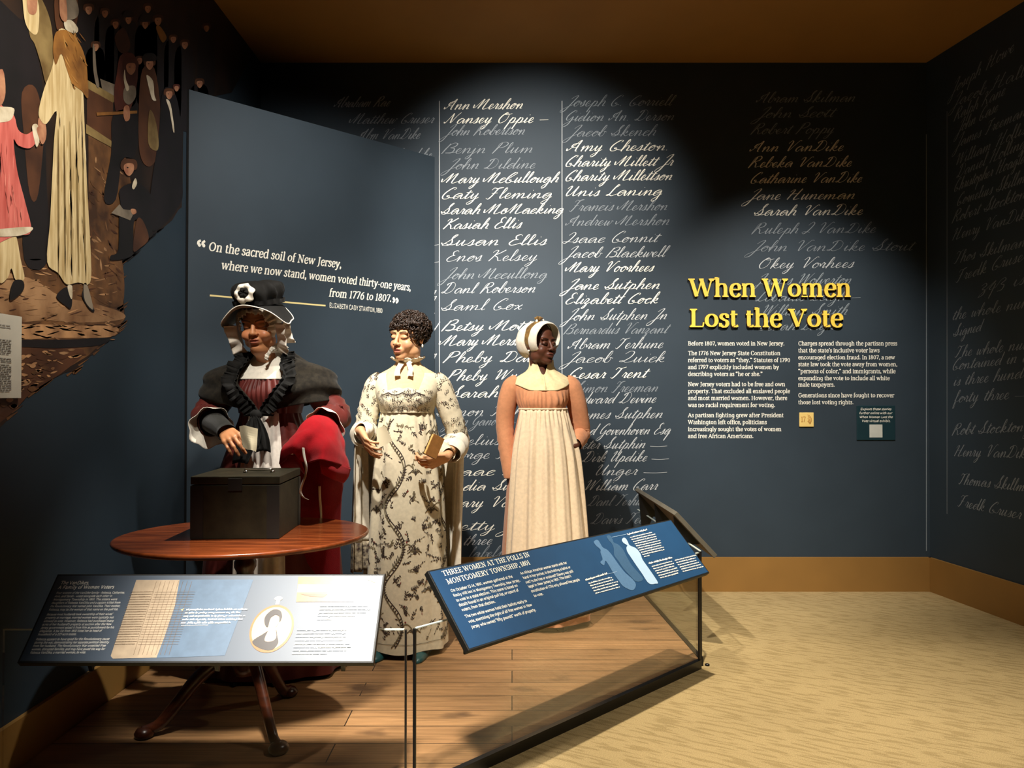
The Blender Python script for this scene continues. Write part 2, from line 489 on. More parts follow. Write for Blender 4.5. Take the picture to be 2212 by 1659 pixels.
C('z', .85, '.1,.8 .3,1 .5,.7 .2,.05 .5,.0 .4,-.7 .1,-.8 .4,-.2 .8,.3')
C('A', 1.6, '.0,.5 .1,.1 .5,.7 1.15,2.1 1.1,1.0 1.1,.1 1.3,.05', '1.15,1.6 .55,1.4 .4,.9 .8,.7 1.2,.9')
C('B', 1.6, '.5,1.9 .3,.9 .15,.1 .1,.05 .3,1.2 .8,2.0 1.3,1.9 1.2,1.35 .75,1.1 1.25,.95 1.3,.35 .9,.0 .5,.15 1.5,.2')
C('C', 1.4, '1.0,1.7 1.15,2.0 .8,2.05 .3,1.3 .15,.5 .4,.0 .9,.1 .85,.6 .6,.5 1.3,.2')
C('D', 1.7, '.7,1.9 .55,.8 .3,.1 .0,.15 .3,.3 .8,.0 1.4,.5 1.4,1.5 .9,2.05 .3,1.8 .25,1.5')
C('E', 1.3, '1.0,1.8 .8,2.1 .45,1.8 .6,1.2 .8,1.15 .4,1.0 .15,.4 .4,.0 .8,.1 1.2,.4')
C('F', 1.3, '.2,1.6 .35,2.0 .8,1.9 1.35,2.1 .85,1.9 .6,.6 .35,-.1 .05,.1', '.4,1.0 1.0,1.1')
C('G', 1.4, '1.0,1.7 1.1,2.0 .7,2.0 .2,1.2 .2,.4 .6,.2 1.05,.9 .9,-.6 .4,-1.1 .2,-.8 .8,-.1 1.3,.3')
C('H', 1.8, '.1,1.5 .3,1.9 .55,1.9 .35,.8 .2,.0', '1.4,2.1 1.15,1.0 1.0,.1 1.2,.0 1.7,.2|.2,.9 .7,1.1 1.3,1.1')
C('I', .9, '.1,1.5 .5,2.1 .8,1.7 .5,.5 .1,-.1 -.2,.2 .3,.3 .8,.2')
C('J', 1.0, '.2,1.5 .55,2.0 .95,2.1 .6,.6 .2,-.9 -.3,-1.2 -.3,-.7 .4,.0 .9,.3')
C('K', 1.6, '.1,1.6 .3,2.0 .6,1.9 .4,.8 .15,.0', '1.4,2.1 .9,1.5 .5,1.1 .9,.7 1.2,.05 1.5,.2')
C('L', 1.3, '.7,1.6 1.0,2.0 .8,2.1 .55,1.2 .35,.2 .05,.1 .3,.3 .7,.0 1.2,.3')
C('M', 2.1, '-.3,.9 -.2,.3 .1,.5 .75,2.0 .65,1.0 .55,.1 .9,1.1 1.45,2.0 1.35,1.0 1.3,.2 1.5,.0 1.9,.2')
C('N', 1.7, '.0,.3 .2,.1 .6,1.6 .7,1.9 .8,1.0 .95,.1 1.3,1.4 1.6,2.1')
C('O', 1.6, '.9,1.9 .4,1.6 .15,.7 .5,.0 1.1,.4 1.2,1.4 .8,2.0 .5,1.7 1.0,1.6 1.5,1.8')
C('P', 1.4, '.6,1.9 .35,.8 .1,-.1 .3,1.0 .35,1.8 .9,2.1 1.3,1.8 1.15,1.3 .7,1.0 .45,1.1')
C('Q', 1.6, '.3,1.6 .7,2.1 1.2,1.9 1.1,1.0 .5,.2 .1,.2 .4,.35 .9,.0 1.5,.2')
C('R', 1.6, '.6,1.9 .35,.8 .1,-.1 .2,.9 .35,1.8 .9,2.1 1.25,1.8 1.1,1.3 .6,1.05 .9,.7 1.1,.05 1.5,.2')
C('S', 1.4, '.0,.6 .2,.3 .6,.9 1.15,2.1 .95,2.1 .8,1.5 1.0,.6 .7,.05 .2,.1 .4,.4 .8,.2 1.3,.2')
C('T', 1.3, '.1,1.6 .3,2.0 .7,1.85 1.3,2.1', '.8,1.9 .6,.8 .3,.0 .0,.15')
C('U', 1.6, '.1,1.5 .35,2.0 .5,1.8 .35,.6 .5,.05 .9,.5 1.25,2.0 1.15,.8 1.2,.1 1.5,.2')
C('V', 1.5, '.1,1.5 .35,2.0 .6,1.8 .55,.8 .6,.05 1.0,1.0 1.4,2.0 1.7,2.0')
C('W', 2.0, '.1,1.5 .35,2.0 .5,1.7 .45,.1 .9,1.2 1.2,1.9 1.2,.1 1.6,1.3 1.9,2.1')
C('Y', 1.5, '.1,1.5 .35,2.0 .5,1.8 .5,1.1 .8,1.0 1.2,1.9 .9,.2 .4,-1.1 .2,-.8 .9,.0 1.4,.3')
C('3', 1.1, '.2,1.7 .6,2.0 .8,1.6 .4,1.1 .8,.8 .7,.1 .2,.0')
C('4', 1.1, '.7,2.0 .2,.8 .9,.8', '.8,1.4 .5,-.8')
C('.', .5, '.1,.05 .2,.1')
C('-', 1.2, '.0,.5 1.2,.55')
C('_', 3.0, '.0,.4 1.5,.32 3.0,.42')

LV = [0]
def cursive(mb, plane, s, p0, p1=None, xh=0.034, slant=0.62, wmul=1.0, m=0, per=5, width_px=None):
    """handwriting along the plane starting at p0 (baseline); fits to p1 when given"""
    u0, v0 = plane.uv(*p0)
    total = 0.0
    strokes = []
    for word in s.split(' '):
        run = []
        for ch in word:
            adv, pts, ex = CU.get(ch, (1.0, [(0, .5), (.8, .5)], []))
            j = rng.uniform(-.05, .05)
            P = [(total + x, y * (1 + j)) for x, y in pts]
            if ch in 'ANHKTFVPWYDOS.-_' and ch not in 'S':
                if run: strokes.append(run)
                strokes.append(P); run = []
            else:
                run = run + P
            for e in ex:
                strokes.append([(total + x, y) for x, y in e])
            total += adv * rng.uniform(.94, 1.06)
        if run: strokes.append(run)
        total += .75
    total -= .75
    xs, du = 1.0, 0.0
    if p1 is not None:
        u1, v1 = plane.uv(*p1)
        xs = (u1 - u0) / (total * xh); du = (v1 - v0) / (u1 - u0)
    for st in strokes:
        pts = []
        sp = cr_spline(st, per) if len(st) > 2 else st
        for x, y in sp:
            U = (x * xs + slant * y) * xh
            pts.append((u0 + U, v0 + y * xh + du * U))
        w0 = xh * .15 * wmul
        out = []
        ribbon(out, pts, lambda dx, dy, t: w0 * (.55 + (1.15 * max(0.0, -dy) ** 1.0)) )
        for q in out:
            LV[0] = (LV[0] + 1) % 60
            mb.add([plane.pt(a, b, plane.eps + LV[0] * 2e-5) for a, b in q], [(0, 1, 2, 3)], m)
# ------------------------------------------------------------------ materials
M = {}
def wall_paint(name, col):
    return mat(name, col, rough=.62, var=.05, vscale=3, bump=.05, bscale=400, spec=.3)
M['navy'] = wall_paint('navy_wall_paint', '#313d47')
M['navy_left_shaded'] = wall_paint('navy_paint_shade_tone', '#27343f')  # same navy paint, its colour darkened to stand in for shade
M['brown_ceiling'] = mat('brown_ceiling_paint', '#b07c38', rough=.8, var=.05, vscale=2)
M['tan'] = mat('tan_baseboard', '#936c35', rough=.55, var=.05, vscale=4)
M['ink_white'] = mat('white_lettering', '#f4f1e4', rough=.6, var=.02)
M['ink_mid'] = mat('grey_white_lettering', '#c2c6c8', rough=.6, var=.03)
M['ink_faint'] = mat('faint_lettering', '#848c93', rough=.6, var=.04)
M['ink_ghost'] = mat('ghost_lettering', '#8b959c', rough=.6, var=.04)
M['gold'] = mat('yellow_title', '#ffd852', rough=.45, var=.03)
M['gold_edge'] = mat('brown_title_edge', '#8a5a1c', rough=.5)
M['rule'] = mat('pale_gold_rule', '#eedb9a', rough=.5, var=.03)
M['black'] = mat('black_metal', '#0d0d0e', rough=.35, var=.1, spec=.5)
M['blackmatte'] = mat('black_matte', '#0b0b0c', rough=.8, var=.1, spec=.2)

def carpet_mat():
    m = bpy.data.materials.new('woven_carpet'); m.use_nodes = True
    nt = m.node_tree; b = nt.nodes['Principled BSDF']; b.inputs['Roughness'].default_value = .95
    b.inputs['Specular IOR Level'].default_value = .1
    tc = nt.nodes.new('ShaderNodeTexCoord')
    def tex(scale, rot, sc_, det=2.0):
        m0 = nt.nodes.new('ShaderNodeMapping'); m0.inputs['Rotation'].default_value = (0, 0, rot)
        nt.links.new(tc.outputs['Object'], m0.inputs[0])
        mp = nt.nodes.new('ShaderNodeMapping'); mp.inputs['Scale'].default_value = scale
        nt.links.new(m0.outputs[0], mp.inputs[0])
        n = nt.nodes.new('ShaderNodeTexNoise'); n.inputs['Scale'].default_value = sc_; n.inputs['Detail'].default_value = det
        nt.links.new(mp.outputs[0], n.inputs['Vector']); return n
    def ramp(src, p0, p1, c0, c1):
        r = nt.nodes.new('ShaderNodeValToRGB'); r.color_ramp.elements[0].position = p0; r.color_ramp.elements[1].position = p1
        r.color_ramp.elements[0].color = c0; r.color_ramp.elements[1].color = c1
        nt.links.new(src, r.inputs['Fac']); return r
    ang = R(29)
    a = tex((9.0, 55, 1), ang, 1.0, 1.0)
    r1 = ramp(a.outputs['Fac'], .52, .60, lin('#b29b6e'), lin('#a08a5f'))
    f = tex((1, 1, 1), 0, 260, 2)
    r2 = ramp(f.outputs['Fac'], .3, .7, (.72, .72, .72, 1), (1.15, 1.15, 1.15, 1))
    g = tex((1, 1, 1), 0, 1.6, 2)
    r3 = ramp(g.outputs['Fac'], .3, .7, (.9, .9, .9, 1), (1.05, 1.05, 1.05, 1))
    def mul(x, y):
        k = nt.nodes.new('ShaderNodeMixRGB'); k.blend_type = 'MULTIPLY'; k.inputs['Fac'].default_value = 1
        nt.links.new(x, k.inputs[1]); nt.links.new(y, k.inputs[2]); return k.outputs[0]
    nt.links.new(mul(mul(r1.outputs['Color'], r2.outputs['Color']), r3.outputs['Color']), b.inputs['Base Color'])
    bp = nt.nodes.new('ShaderNodeBump'); bp.inputs['Strength'].default_value = .5; bp.inputs['Distance'].default_value = .004
    ad = nt.nodes.new('ShaderNodeMath'); ad.operation = 'SUBTRACT'
    nt.links.new(f.outputs['Fac'], ad.inputs[0])
    r4 = ramp(a.outputs['Fac'], .5, .6, (0, 0, 0, 1), (1, 1, 1, 1)); nt.links.new(r4.outputs['Color'], ad.inputs[1])
    nt.links.new(ad.outputs[0], bp.inputs['Height']); nt.links.new(bp.outputs['Normal'], b.inputs['Normal'])
    return m
M['carpet'] = carpet_mat()

def plank_mat(name, c1, c2, c3, pw=1.7, ph=.145, rough=.45):
    m = bpy.data.materials.new(name); m.use_nodes = True
    nt = m.node_tree; b = nt.nodes['Principled BSDF']; b.inputs['Roughness'].default_value = rough
    tc = nt.nodes.new('ShaderNodeTexCoord')
    br = nt.nodes.new('ShaderNodeTexBrick')
    br.offset = .37; br.inputs['Scale'].default_value = 1
    br.inputs['Brick Width'].default_value = pw; br.inputs['Row Height'].default_value = ph
    br.inputs['Mortar Size'].default_value = .0022; br.inputs['Bias'].default_value = 0
    br.inputs['Color1'].default_value = lin(c1); br.inputs['Color2'].default_value = lin(c2); br.inputs['Mortar'].default_value = lin('#1c120a')
    nt.links.new(tc.outputs['Object'], br.inputs['Vector'])
    def nz(scale, s_, det, dist=0):
        mp = nt.nodes.new('ShaderNodeMapping'); mp.inputs['Scale'].default_value = scale
        nt.links.new(tc.outputs['Object'], mp.inputs[0])
        n = nt.nodes.new('ShaderNodeTexNoise'); n.inputs['Scale'].default_value = s_; n.inputs['Detail'].default_value = det; n.inputs['Distortion'].default_value = dist
        nt.links.new(mp.outputs[0], n.inputs['Vector']); return n
    def ramp(src, p0, p1, c0, c1_):
        r = nt.nodes.new('ShaderNodeValToRGB'); r.color_ramp.elements[0].position = p0; r.color_ramp.elements[1].position = p1
        r.color_ramp.elements[0].color = c0; r.color_ramp.elements[1].color = c1_
        nt.links.new(src, r.inputs['Fac']); return r
    def mix(mode, f, x, y):
        k = nt.nodes.new('ShaderNodeMixRGB'); k.blend_type = mode
        if isinstance(f, float): k.inputs['Fac'].default_value = f
        else: nt.links.new(f, k.inputs['Fac'])
        nt.links.new(x, k.inputs[1])
        if isinstance(y, tuple): k.inputs[2].default_value = y
        else: nt.links.new(y, k.inputs[2])
        return k.outputs[0]
    g1 = ramp(nz((1.1, 26, 1), 2.2, 6, 1.2).outputs['Fac'], .3, .7, (.62, .6, .56, 1), (1.18, 1.16, 1.12, 1))
    g2 = ramp(nz((2.4, 5, 1), 1.5, 3).outputs['Fac'], .60, .72, (0, 0, 0, 1), (1, 1, 1, 1))
    c = mix('MULTIPLY', 1.0, br.outputs['Color'], g1.outputs['Color'])
    c = mix('MIX', g2.outputs['Color'], c, lin(c3))
    nt.links.new(c, b.inputs['Base Color'])
    bp = nt.nodes.new('ShaderNodeBump'); bp.inputs['Strength'].default_value = .25; bp.inputs['Distance'].default_value = .003
    nt.links.new(br.outputs['Fac'], bp.inputs['Height']); bp.invert = True
    nt.links.new(bp.outputs['Normal'], b.inputs['Normal'])
    return m
M['planks'] = plank_mat('plank_floor', '#a47c54', '#8a6644', '#62462e')

def glass_mat(name, tint=(.985, .992, .985, 1), refl=.07):
    m = bpy.data.materials.new(name); m.use_nodes = True
    nt = m.node_tree; nt.nodes.remove(nt.nodes['Principled BSDF'])
    out = nt.nodes['Material Output']
    t = nt.nodes.new('ShaderNodeBsdfTransparent'); t.inputs[0].default_value = tint
    g = nt.nodes.new('ShaderNodeBsdfGlossy'); g.inputs['Roughness'].default_value = .02
    lw = nt.nodes.new('ShaderNodeLayerWeight'); lw.inputs['Blend'].default_value = .25
    mm = nt.nodes.new('ShaderNodeMath'); mm.operation = 'MULTIPLY'; mm.inputs[1].default_value = refl * 3
    nt.links.new(lw.outputs['Fresnel'], mm.inputs[0])
    mx = nt.nodes.new('ShaderNodeMixShader')
    nt.links.new(mm.outputs[0], mx.inputs[0]); nt.links.new(t.outputs[0], mx.inputs[1]); nt.links.new(g.outputs[0], mx.inputs[2])
    nt.links.new(mx.outputs[0], out.inputs['Surface'])
    return m
M['glass'] = glass_mat('clear_glass')

# ------------------------------------------------------------------ the room
CEIL = 3.48
LX, BY = -1.66, 5.05
RX = lambda y: 2.74 + .1476 * (BY - y)
PB = Plane((0, BY, 0), (1, 0, 0), (0, 0, 1))
PL = Plane((LX, 0, 0), (0, 1, 0), (0, 0, 1))
QU = Vector((1.024, 1, 0)).normalized()
PQ = Plane((LX, 3.90, 0), QU, (0, 0, 1))
PR = Plane((2.74, BY, 0), (.1476, -1, 0), (0, 0, 1))
YF = -1.6

def struct(name, mb, m, **kw):
    o = mb.build(name, m, **kw); o['kind'] = 'structure'; return o

floor = struct('floor', MB().box((0.9, (YF + BY) / 2, -.05), (6.6, BY - YF + .4, .1)), M['carpet'])
tag(floor, 'beige woven carpet with broken ribbed lines', 'floor')
wall_back = struct('wall_back', MB().box(((LX + 2.74) / 2 + .1, BY + .06, CEIL / 2), (2.74 - LX + .5, .12, CEIL)), M['navy'])
tag(wall_back, 'navy back wall printed with columns of handwritten names', 'wall')
wall_left = struct('wall_left', MB().box((LX - .06, (YF + BY) / 2, CEIL / 2), (.12, BY - YF, CEIL)), M['navy_left_shaded'])
tag(wall_left, 'navy left wall in shade-darkened paint behind the torn edged mural', 'wall')
mb = MB()
a, b = Vector((2.74, BY, 0)), Vector((RX(YF), YF, 0)); nn = Vector((1, .1476, 0)).normalized() * .12; zz = Vector((0, 0, CEIL))
mb.hexa([a, a + nn, b + nn, b, a + zz, a + nn + zz, b + nn + zz, b + zz])
wall_right = struct('wall_right', mb, M['navy'])
tag(wall_right, 'dark navy right wall with faint slanting handwriting', 'wall')
ceiling = struct('ceiling', MB().box((0.9, (YF + BY) / 2, CEIL + .05), (6.6, BY - YF + .4, .1)), M['brown_ceiling'])
tag(ceiling, 'plain brown painted ceiling', 'ceiling')
# the lower slanted wall across the left corner
QLEN, QH = 1.61, 2.845
mb = MB()
q0 = PQ.o + QU * .012; q1 = PQ.o + QU * QLEN; th = -PQ.N * .06
mb.hexa([q0, q1, q1 + th, q0 + th, q0 + Vector((0, 0, QH)), q1 + Vector((0, 0, QH)), q1 + th + Vector((0, 0, QH)), q0 + th + Vector((0, 0, QH))])
wall_corner = struct('wall_corner', mb, M['navy'])
tag(wall_corner, 'lower slanted navy wall panel carrying the white quotation', 'wall')
mb = MB(); mb.hexa([PQ.o + Vector((.002, -.004, 0)), q0, q0 + th, PQ.o + Vector((.002, .06, 0)), PQ.o + Vector((.002, -.004, QH)), q0 + Vector((0, 0, QH)), q0 + th + Vector((0, 0, QH)), PQ.o + Vector((.002, .06, QH))])
struct('gap_shadow_strip', mb, M['blackmatte'])  # black strip in the corner gap, a shadow line made solid

BBH, BBT = .222, .018
struct('baseboard_back', MB().box(((LX + 2.74) / 2, BY - BBT / 2, BBH / 2), (2.74 - LX, BBT, BBH)), M['tan'])
mb = MB(); nI = -nn.normalized() * BBT
mb.hexa([a, b, b + nI, a + nI] + [p + Vector((0, 0, BBH)) for p in (a, b, b + nI, a + nI)])
struct('baseboard_right', mb, M['tan'])
struct('baseboard_left', MB().box((LX + BBT / 2, (YF + 3.85) / 2, .10), (BBT, 3.85 - YF, .20)), M['tan'])
mb = MB(); qa, qb = PQ.o + QU * .03, PQ.o + QU * 1.58
mb.hexa([qa, qb, qb + PQ.N * BBT, qa + PQ.N * BBT] + [p + Vector((0, 0, .2)) for p in (qa, qb, qb + PQ.N * BBT, qa + PQ.N * BBT)])
struct('baseboard_corner', mb, M['tan'])

# raised plank floor of the exhibit
PZ = .04
C0, C1 = Vector((-.328, 2.45, 0)), Vector((.879, 3.64, 0))
C2 = Vector((.80, BY - BBT - .004, 0)); CL = Vector((LX + BBT + .004, 2.45, 0))
poly = [CL, C0, C1, C2, Vector((LX + BBT + .004, BY - BBT - .004, 0))]
mb = MB(); n = len(poly)
mb.add([p + Vector((0, 0, .002)) for p in poly] + [p + Vector((0, 0, PZ)) for p in poly], [tuple(range(n, 2 * n))] + [(i, (i + 1) % n, (i + 1) % n + n, i + n) for i in range(n)])
plat = struct('floor_planks', mb, M['planks'])
tag(plat, 'brown plank floor of the exhibit behind the glass', 'floor')

# ------------------------------------------------------------------ handwriting on the walls
hw = {k: MB() for k in ('ink_white', 'ink_mid', 'ink_faint', 'ink_ghost')}
def name_(s, x, y, inkk, x1=None, xh=.034, wm=1.0, dy=-2):
    cursive(hw[inkk], PB, s, (x, y), None if x1 is None else (x1, y + dy), xh=xh, wmul=wm)
B_, M_, F_, Z_ = 'ink_white', 'ink_mid', 'ink_faint', 'ink_ghost'
col2 = [('Ann Mershon', 958, 237, B_, 1128), ('Nansey Oppie -', 958, 267, B_, 1180), ('John Robertson', 960, 293, F_, 1132), ('Benjn Plum', 952, 332, F_, 1150),
        ('John Dildine', 965, 366, F_, 1155), ('Mary McCullough', 955, 396, B_, 1205), ('Caty Fleming', 950, 430, B_, 1190), ('Sarah McMacking', 950, 463, B_, 1215),
        ('Kasiah Ellis', 955, 495, B_, 1125), ('Susan Ellis', 950, 531, B_, 1180), ('Enos Kelsey', 960, 565, M_, 1160), ('John Mccullong', 958, 603, F_, 1180),
        ('Danl Roberson', 952, 634, M_, 1155), ('Saml Cox', 950, 671, M_, 1125), ('Betsy Mott', 952, 715, B_, 1140), ('Mary Mershon', 950, 747, B_, 1160),
        ('Pheby Davis', 955, 783, B_, 1180), ('Pheby Wyckoff', 962, 822, B_, 1190), ('Sarah Quick', 965, 859, B_, 1190), ('Simon Terhune', 940, 899, M_, 1180), ('John Gano _', 962, 920, F_, 1110),
        ('Cornelius Hill', 930, 962, M_, 1160), ('George Titus', 945, 992, M_, 1150), ('Isaac Lane', 955, 1028, B_, 1180), ('Lydia Sutphen', 958, 1060, B_, 1180),
        ('Mary Van Nest', 955, 1096, B_, 1200), ('Betty Jones', 950, 1146, B_, 1200), ('three', 998, 1178, M_, 1062), ('labels', 1010, 1205, F_, 1080)]
col3 = [('Joseph C. Corriell', 1222, 230, Z_, 1450), ('Gidion An. Derson', 1218, 262, Z_, 1455), ('Jacob Skench', 1228, 295, F_, 1415), ('Amy Cheston.', 1222, 327, B_, 1445),
        ('Charity Millett Jr', 1218, 360, B_, 1452), ('Charity Millettson', 1218, 391, B_, 1450), ('Unis Laning', 1215, 424, B_, 1428), ('Francis Mershon', 1228, 456, F_, 1440),
        ('Andrew Mershon', 1220, 488, F_, 1445), ('Isaac Connit', 1218, 525, M_, 1420), ('Jacob Blackwell', 1220, 557, M_, 1435), ('Mary Voorhees', 1222, 588, B_, 1410),
        ('Jane Sutphen', 1222, 626, B_, 1425), ('Elizabett Cock', 1218, 657, B_, 1420), ('John Sutphen Jn', 1222, 692, M_, 1440), ('Bernardus Vanzant', 1216, 722, F_, 1440),
        ('Abram Terhune', 1225, 754, M_, 1430), ('Jacob Quick', 1222, 784, M_, 1435), ('Cesar Trent', 1225, 818, B_, 1395), ('Simon Freeman', 1235, 848, F_, 1420),
        ('Edward Devine', 1235, 872, M_, 1415), ('James Sutphen', 1240, 905, M_, 1430), ('Fred Govenhoven Esq', 1240, 940, M_, 1445), ('Peter Sutphin _', 1238, 970, M_, 1440),
        ('Dirk Updike _', 1255, 998, M_, 1440), ('Unger _', 1280, 1027, M_, 1435), ('William Carr', 1258, 1060, M_, 1418), ('Danl Terhune', 1268, 1093, F_, 1405), ('Davis Tees', 1275, 1132, F_, 1398)]
col4 = [('Abram Skilman', 1632, 222, Z_, 1845), ('John Scott', 1635, 255, Z_, 1800), ('Robert Poppy', 1620, 290, Z_, 1800), ('Ann VanDike', 1618, 328, B_, 1820),
        ('Rebeka VanDike', 1615, 362, B_, 1838), ('Catharine VanDike', 1618, 396, B_, 1860), ('Jane Huneman', 1615, 432, B_, 1845), ('Sarah VanDike', 1626, 466, B_, 1862),
        ('Ruleph I VanDike', 1622, 505, F_, 1890), ('John VanDike Stout', 1622, 543, F_, 1970), ('Okey Vorhees', 1634, 580, M_, 1842),
        ('James Wolverton', 1632, 615, Z_, 1838), ('Lobatus Leigh -', 1630, 651, Z_, 1855), ('William Smith', 1640, 682, Z_, 1828), ('Sarah Leigh', 1635, 714, Z_, 1800)]
col1 = [('Abraham Rae', 720, 232, Z_, 840), ('Matthew Cruser', 755, 268, F_, 935), ('Abm VanDike', 770, 302, F_, 905), ('Vandike', 840, 345, F_, 930), ('Jno Auan', 835, 392, F_, 935), ('Skillman _', 860, 452, F_, 922),
        ('Elias Drum _', 850, 535, M_, 945), ('Garret Lane _', 845, 572, M_, 948), ('Abel Stout', 850, 608, M_, 925), ('Wilson', 880, 640, M_, 940), ('Hillsmen', 870, 653, M_, 940),
        ('Runyan', 885, 690, M_, 934), ('Wood', 880, 722, M_, 938), ('Merlin', 870, 748, M_, 930), ('Hixson', 895, 777, M_, 940)]
for L_ in (col1, col2, col3, col4):
    for s_, x, y, k_, x1 in L_:
        name_(s_, x, y, k_, x1, wm=.95 if k_ == B_ else .76)
for x, y0, y1 in ((949, 218, 850), (1214, 218, 828), (2001, 290, 1190)):
    us, vs = [], []
    pts = [PB.uv(x, y0 + (y1 - y0) * i / 12) for i in range(13)]
    out = []; ribbon(out, pts, .005)
    for q in out: hw['ink_mid' if x < 1900 else 'ink_ghost'].add([PB.pt(*p) for p in q], [(0, 1, 2, 3)])
hwname = {'ink_white': 'bright_handwritten_names', 'ink_mid': 'grey_handwritten_names', 'ink_faint': 'faint_handwritten_names', 'ink_ghost': 'fading_handwritten_names'}
for k_ in hw:
    o = hw[k_].build(hwname[k_], M[k_], wall_back, recalc=False)
hwr = MB()
for s_, x, y, x1, y1 in [('Joseph Howe', 2055, 205, 2190, 110), ('Jacob Hall', 2058, 232, 2212, 165), ('Ralph Kane', 2060, 262, 2170, 205), ('John Case', 2068, 288, 2155, 240), ('James Freeman', 2065, 320, 2215, 250),
                         ('William Hollis', 2062, 360, 2215, 288), ('Daniel Holling', 2066, 385, 2215, 318), ('Christopher Hoagland', 2060, 415, 2240, 340), ('Cornelius Skillman', 2066, 445, 2240, 385), ('Robert Stockton', 2056, 482, 2215, 428),
                         ('Henry VanDike', 2056, 520, 2225, 470), ('Thos Skilman', 2060, 570, 2215, 532), ('Fredk Cruser', 2064, 610, 2220, 560), ('343 is', 2110, 642, 2215, 612), ('the whole number', 2056, 692, 2270, 655),
                         ('Signed', 2058, 728, 2120, 715), ('The whole number', 2062, 772, 2270, 748), ('Contained in this', 2056, 800, 2250, 778), ('is three hundred', 2058, 834, 2250, 812), ('forty three _', 2060, 870, 2235, 858),
                         ('Robt Stockton Jn', 2056, 940, 2250, 930), ('Henry VanDike', 2060, 985, 2225, 990), ('Thomas Skillman', 2070, 1045, 2240, 1065), ('Fredk Cruser', 2068, 1092, 2205, 1122)]:
    cursive(hwr, PR, s_, (x, y), (x1, y1), xh=.034, wmul=.78, slant=.5)
pts = [PR.uv(2046, 240 + 870 * i / 8) for i in range(9)]
out = []; ribbon(out, pts, .004)
for q in out: hwr.add([PR.pt(*p) for p in q], [(0, 1, 2, 3)])
hwr.build('faint_handwritten_names', M['ink_faint'], wall_right, recalc=False)

# ------------------------------------------------------------------ printed text
txt = MB()
bodyA = [(746, 'Before 1807, women voted in New Jersey.'), (767, 'The 1776 New Jersey State Constitution'), (782, 'referred to voters as \u201cthey.\u201d Statutes of 1790'), (797, 'and 1797 explicitly included women by'),
         (812, 'describing voters as \u201che or she.\u201d'), (834, 'New Jersey voters had to be free and own'), (849, 'property. That excluded all enslaved people'), (864, 'and most married women. However, there'),
         (879, 'was no racial requirement for voting.'), (901, 'As partisan fighting grew after President'), (916, 'Washington left office, politicians'), (931, 'increasingly sought the votes of women'), (946, 'and free African Americans.')]
bodyB = [(746, 'Charges spread through the partisan press'), (761, 'that the state\u2019s inclusive voter laws'), (776, 'encouraged election fraud. In 1807, a new'), (791, 'state law took the vote away from women,'), (806, '\u201cpersons of color,\u201d and immigrants, while'),
         (821, 'expanding the vote to include all white'), (835, 'male taxpayers.'), (858, 'Generations since have fought to recover'), (873, 'those lost voting rights.')]
u0, _ = PB.uv(1486, 780); u1, _ = PB.uv(1707, 780)
EM = .0375
XS = (u1 - u0) / (text_width('referred to voters as \u201cthey.\u201d Statutes of 1790') * EM / 1000)
for x, rows in ((1486, bodyA), (1724, bodyB)):
    for y, s_ in rows:
        u, v = PB.uv(x, y)
        write(txt, PB, s_, u, v, EM, thick=128, thin=78, xs=XS, per=2)
txt.build('body_text', M['ink_white'], wall_back, recalc=False)

title = empty('wall_title', PB.pt(PB.uv(1486, 706)[0], PB.uv(1486, 706)[1], 0))
tag(title, 'raised yellow serif letters reading When Women Lost the Vote', 'title')
for line, y, xa, xb in (('When Women', 641, 1488, 1834), ('Lost the Vote', 706, 1488, 1816)):
    u0, v0 = PB.uv(xa, y); u1, _ = PB.uv(xb, y)
    em = .166
    xs = (u1 - u0) / ((text_width(line, -8) - 60) * em / 1000)
    x = -20
    for ch in line:
        adv = GL.get(ch, GL[' '])[0]
        if ch != ' ':
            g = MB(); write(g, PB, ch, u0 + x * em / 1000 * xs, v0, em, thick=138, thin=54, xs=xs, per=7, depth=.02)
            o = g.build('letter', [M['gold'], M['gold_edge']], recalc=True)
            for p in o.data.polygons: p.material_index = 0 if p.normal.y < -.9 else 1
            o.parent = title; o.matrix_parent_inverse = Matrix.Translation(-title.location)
        x += adv - 8

qt = MB()
for s_, p0, p1, h in [('On the sacred soil of New Jersey,', (449, 541), (737, 579), .066), ('where we now stand, women voted thirty-one years,', (477, 581), (887, 628), .064),
                      ('from 1776 to 1807.', (710, 640), (845, 652), .064)]:
    write_px(qt, PQ, s_, p0, p1, h, thick=132, thin=70, slant=.2, per=4)
for s_, p0, p1, h in [('\u201c', (424, 564), (446, 567), .15), ('\u201d', (846, 680), (862, 682), .15)]:
    write_px(qt, PQ, s_, p0, p1, h, thick=105, thin=60, per=4)
write_px(qt, PQ, 'ELIZABETH CADY STANTON, 1880', (711, 664), (826, 676), .040, thick=98, thin=84, serif=False, per=4)
qt.build('quotation_text', M['ink_white'], wall_corner, recalc=False)
ru = MB(); ua, va = PQ.uv(453, 640); ub, vb = PQ.uv(703, 662)
ru.add([PQ.pt(ua, va), PQ.pt(ub, vb), PQ.pt(ub, vb + .009), PQ.pt(ua, va + .009)], [(0, 1, 2, 3)])
ru.build('quotation_rule', M['rule'], wall_corner, recalc=False)

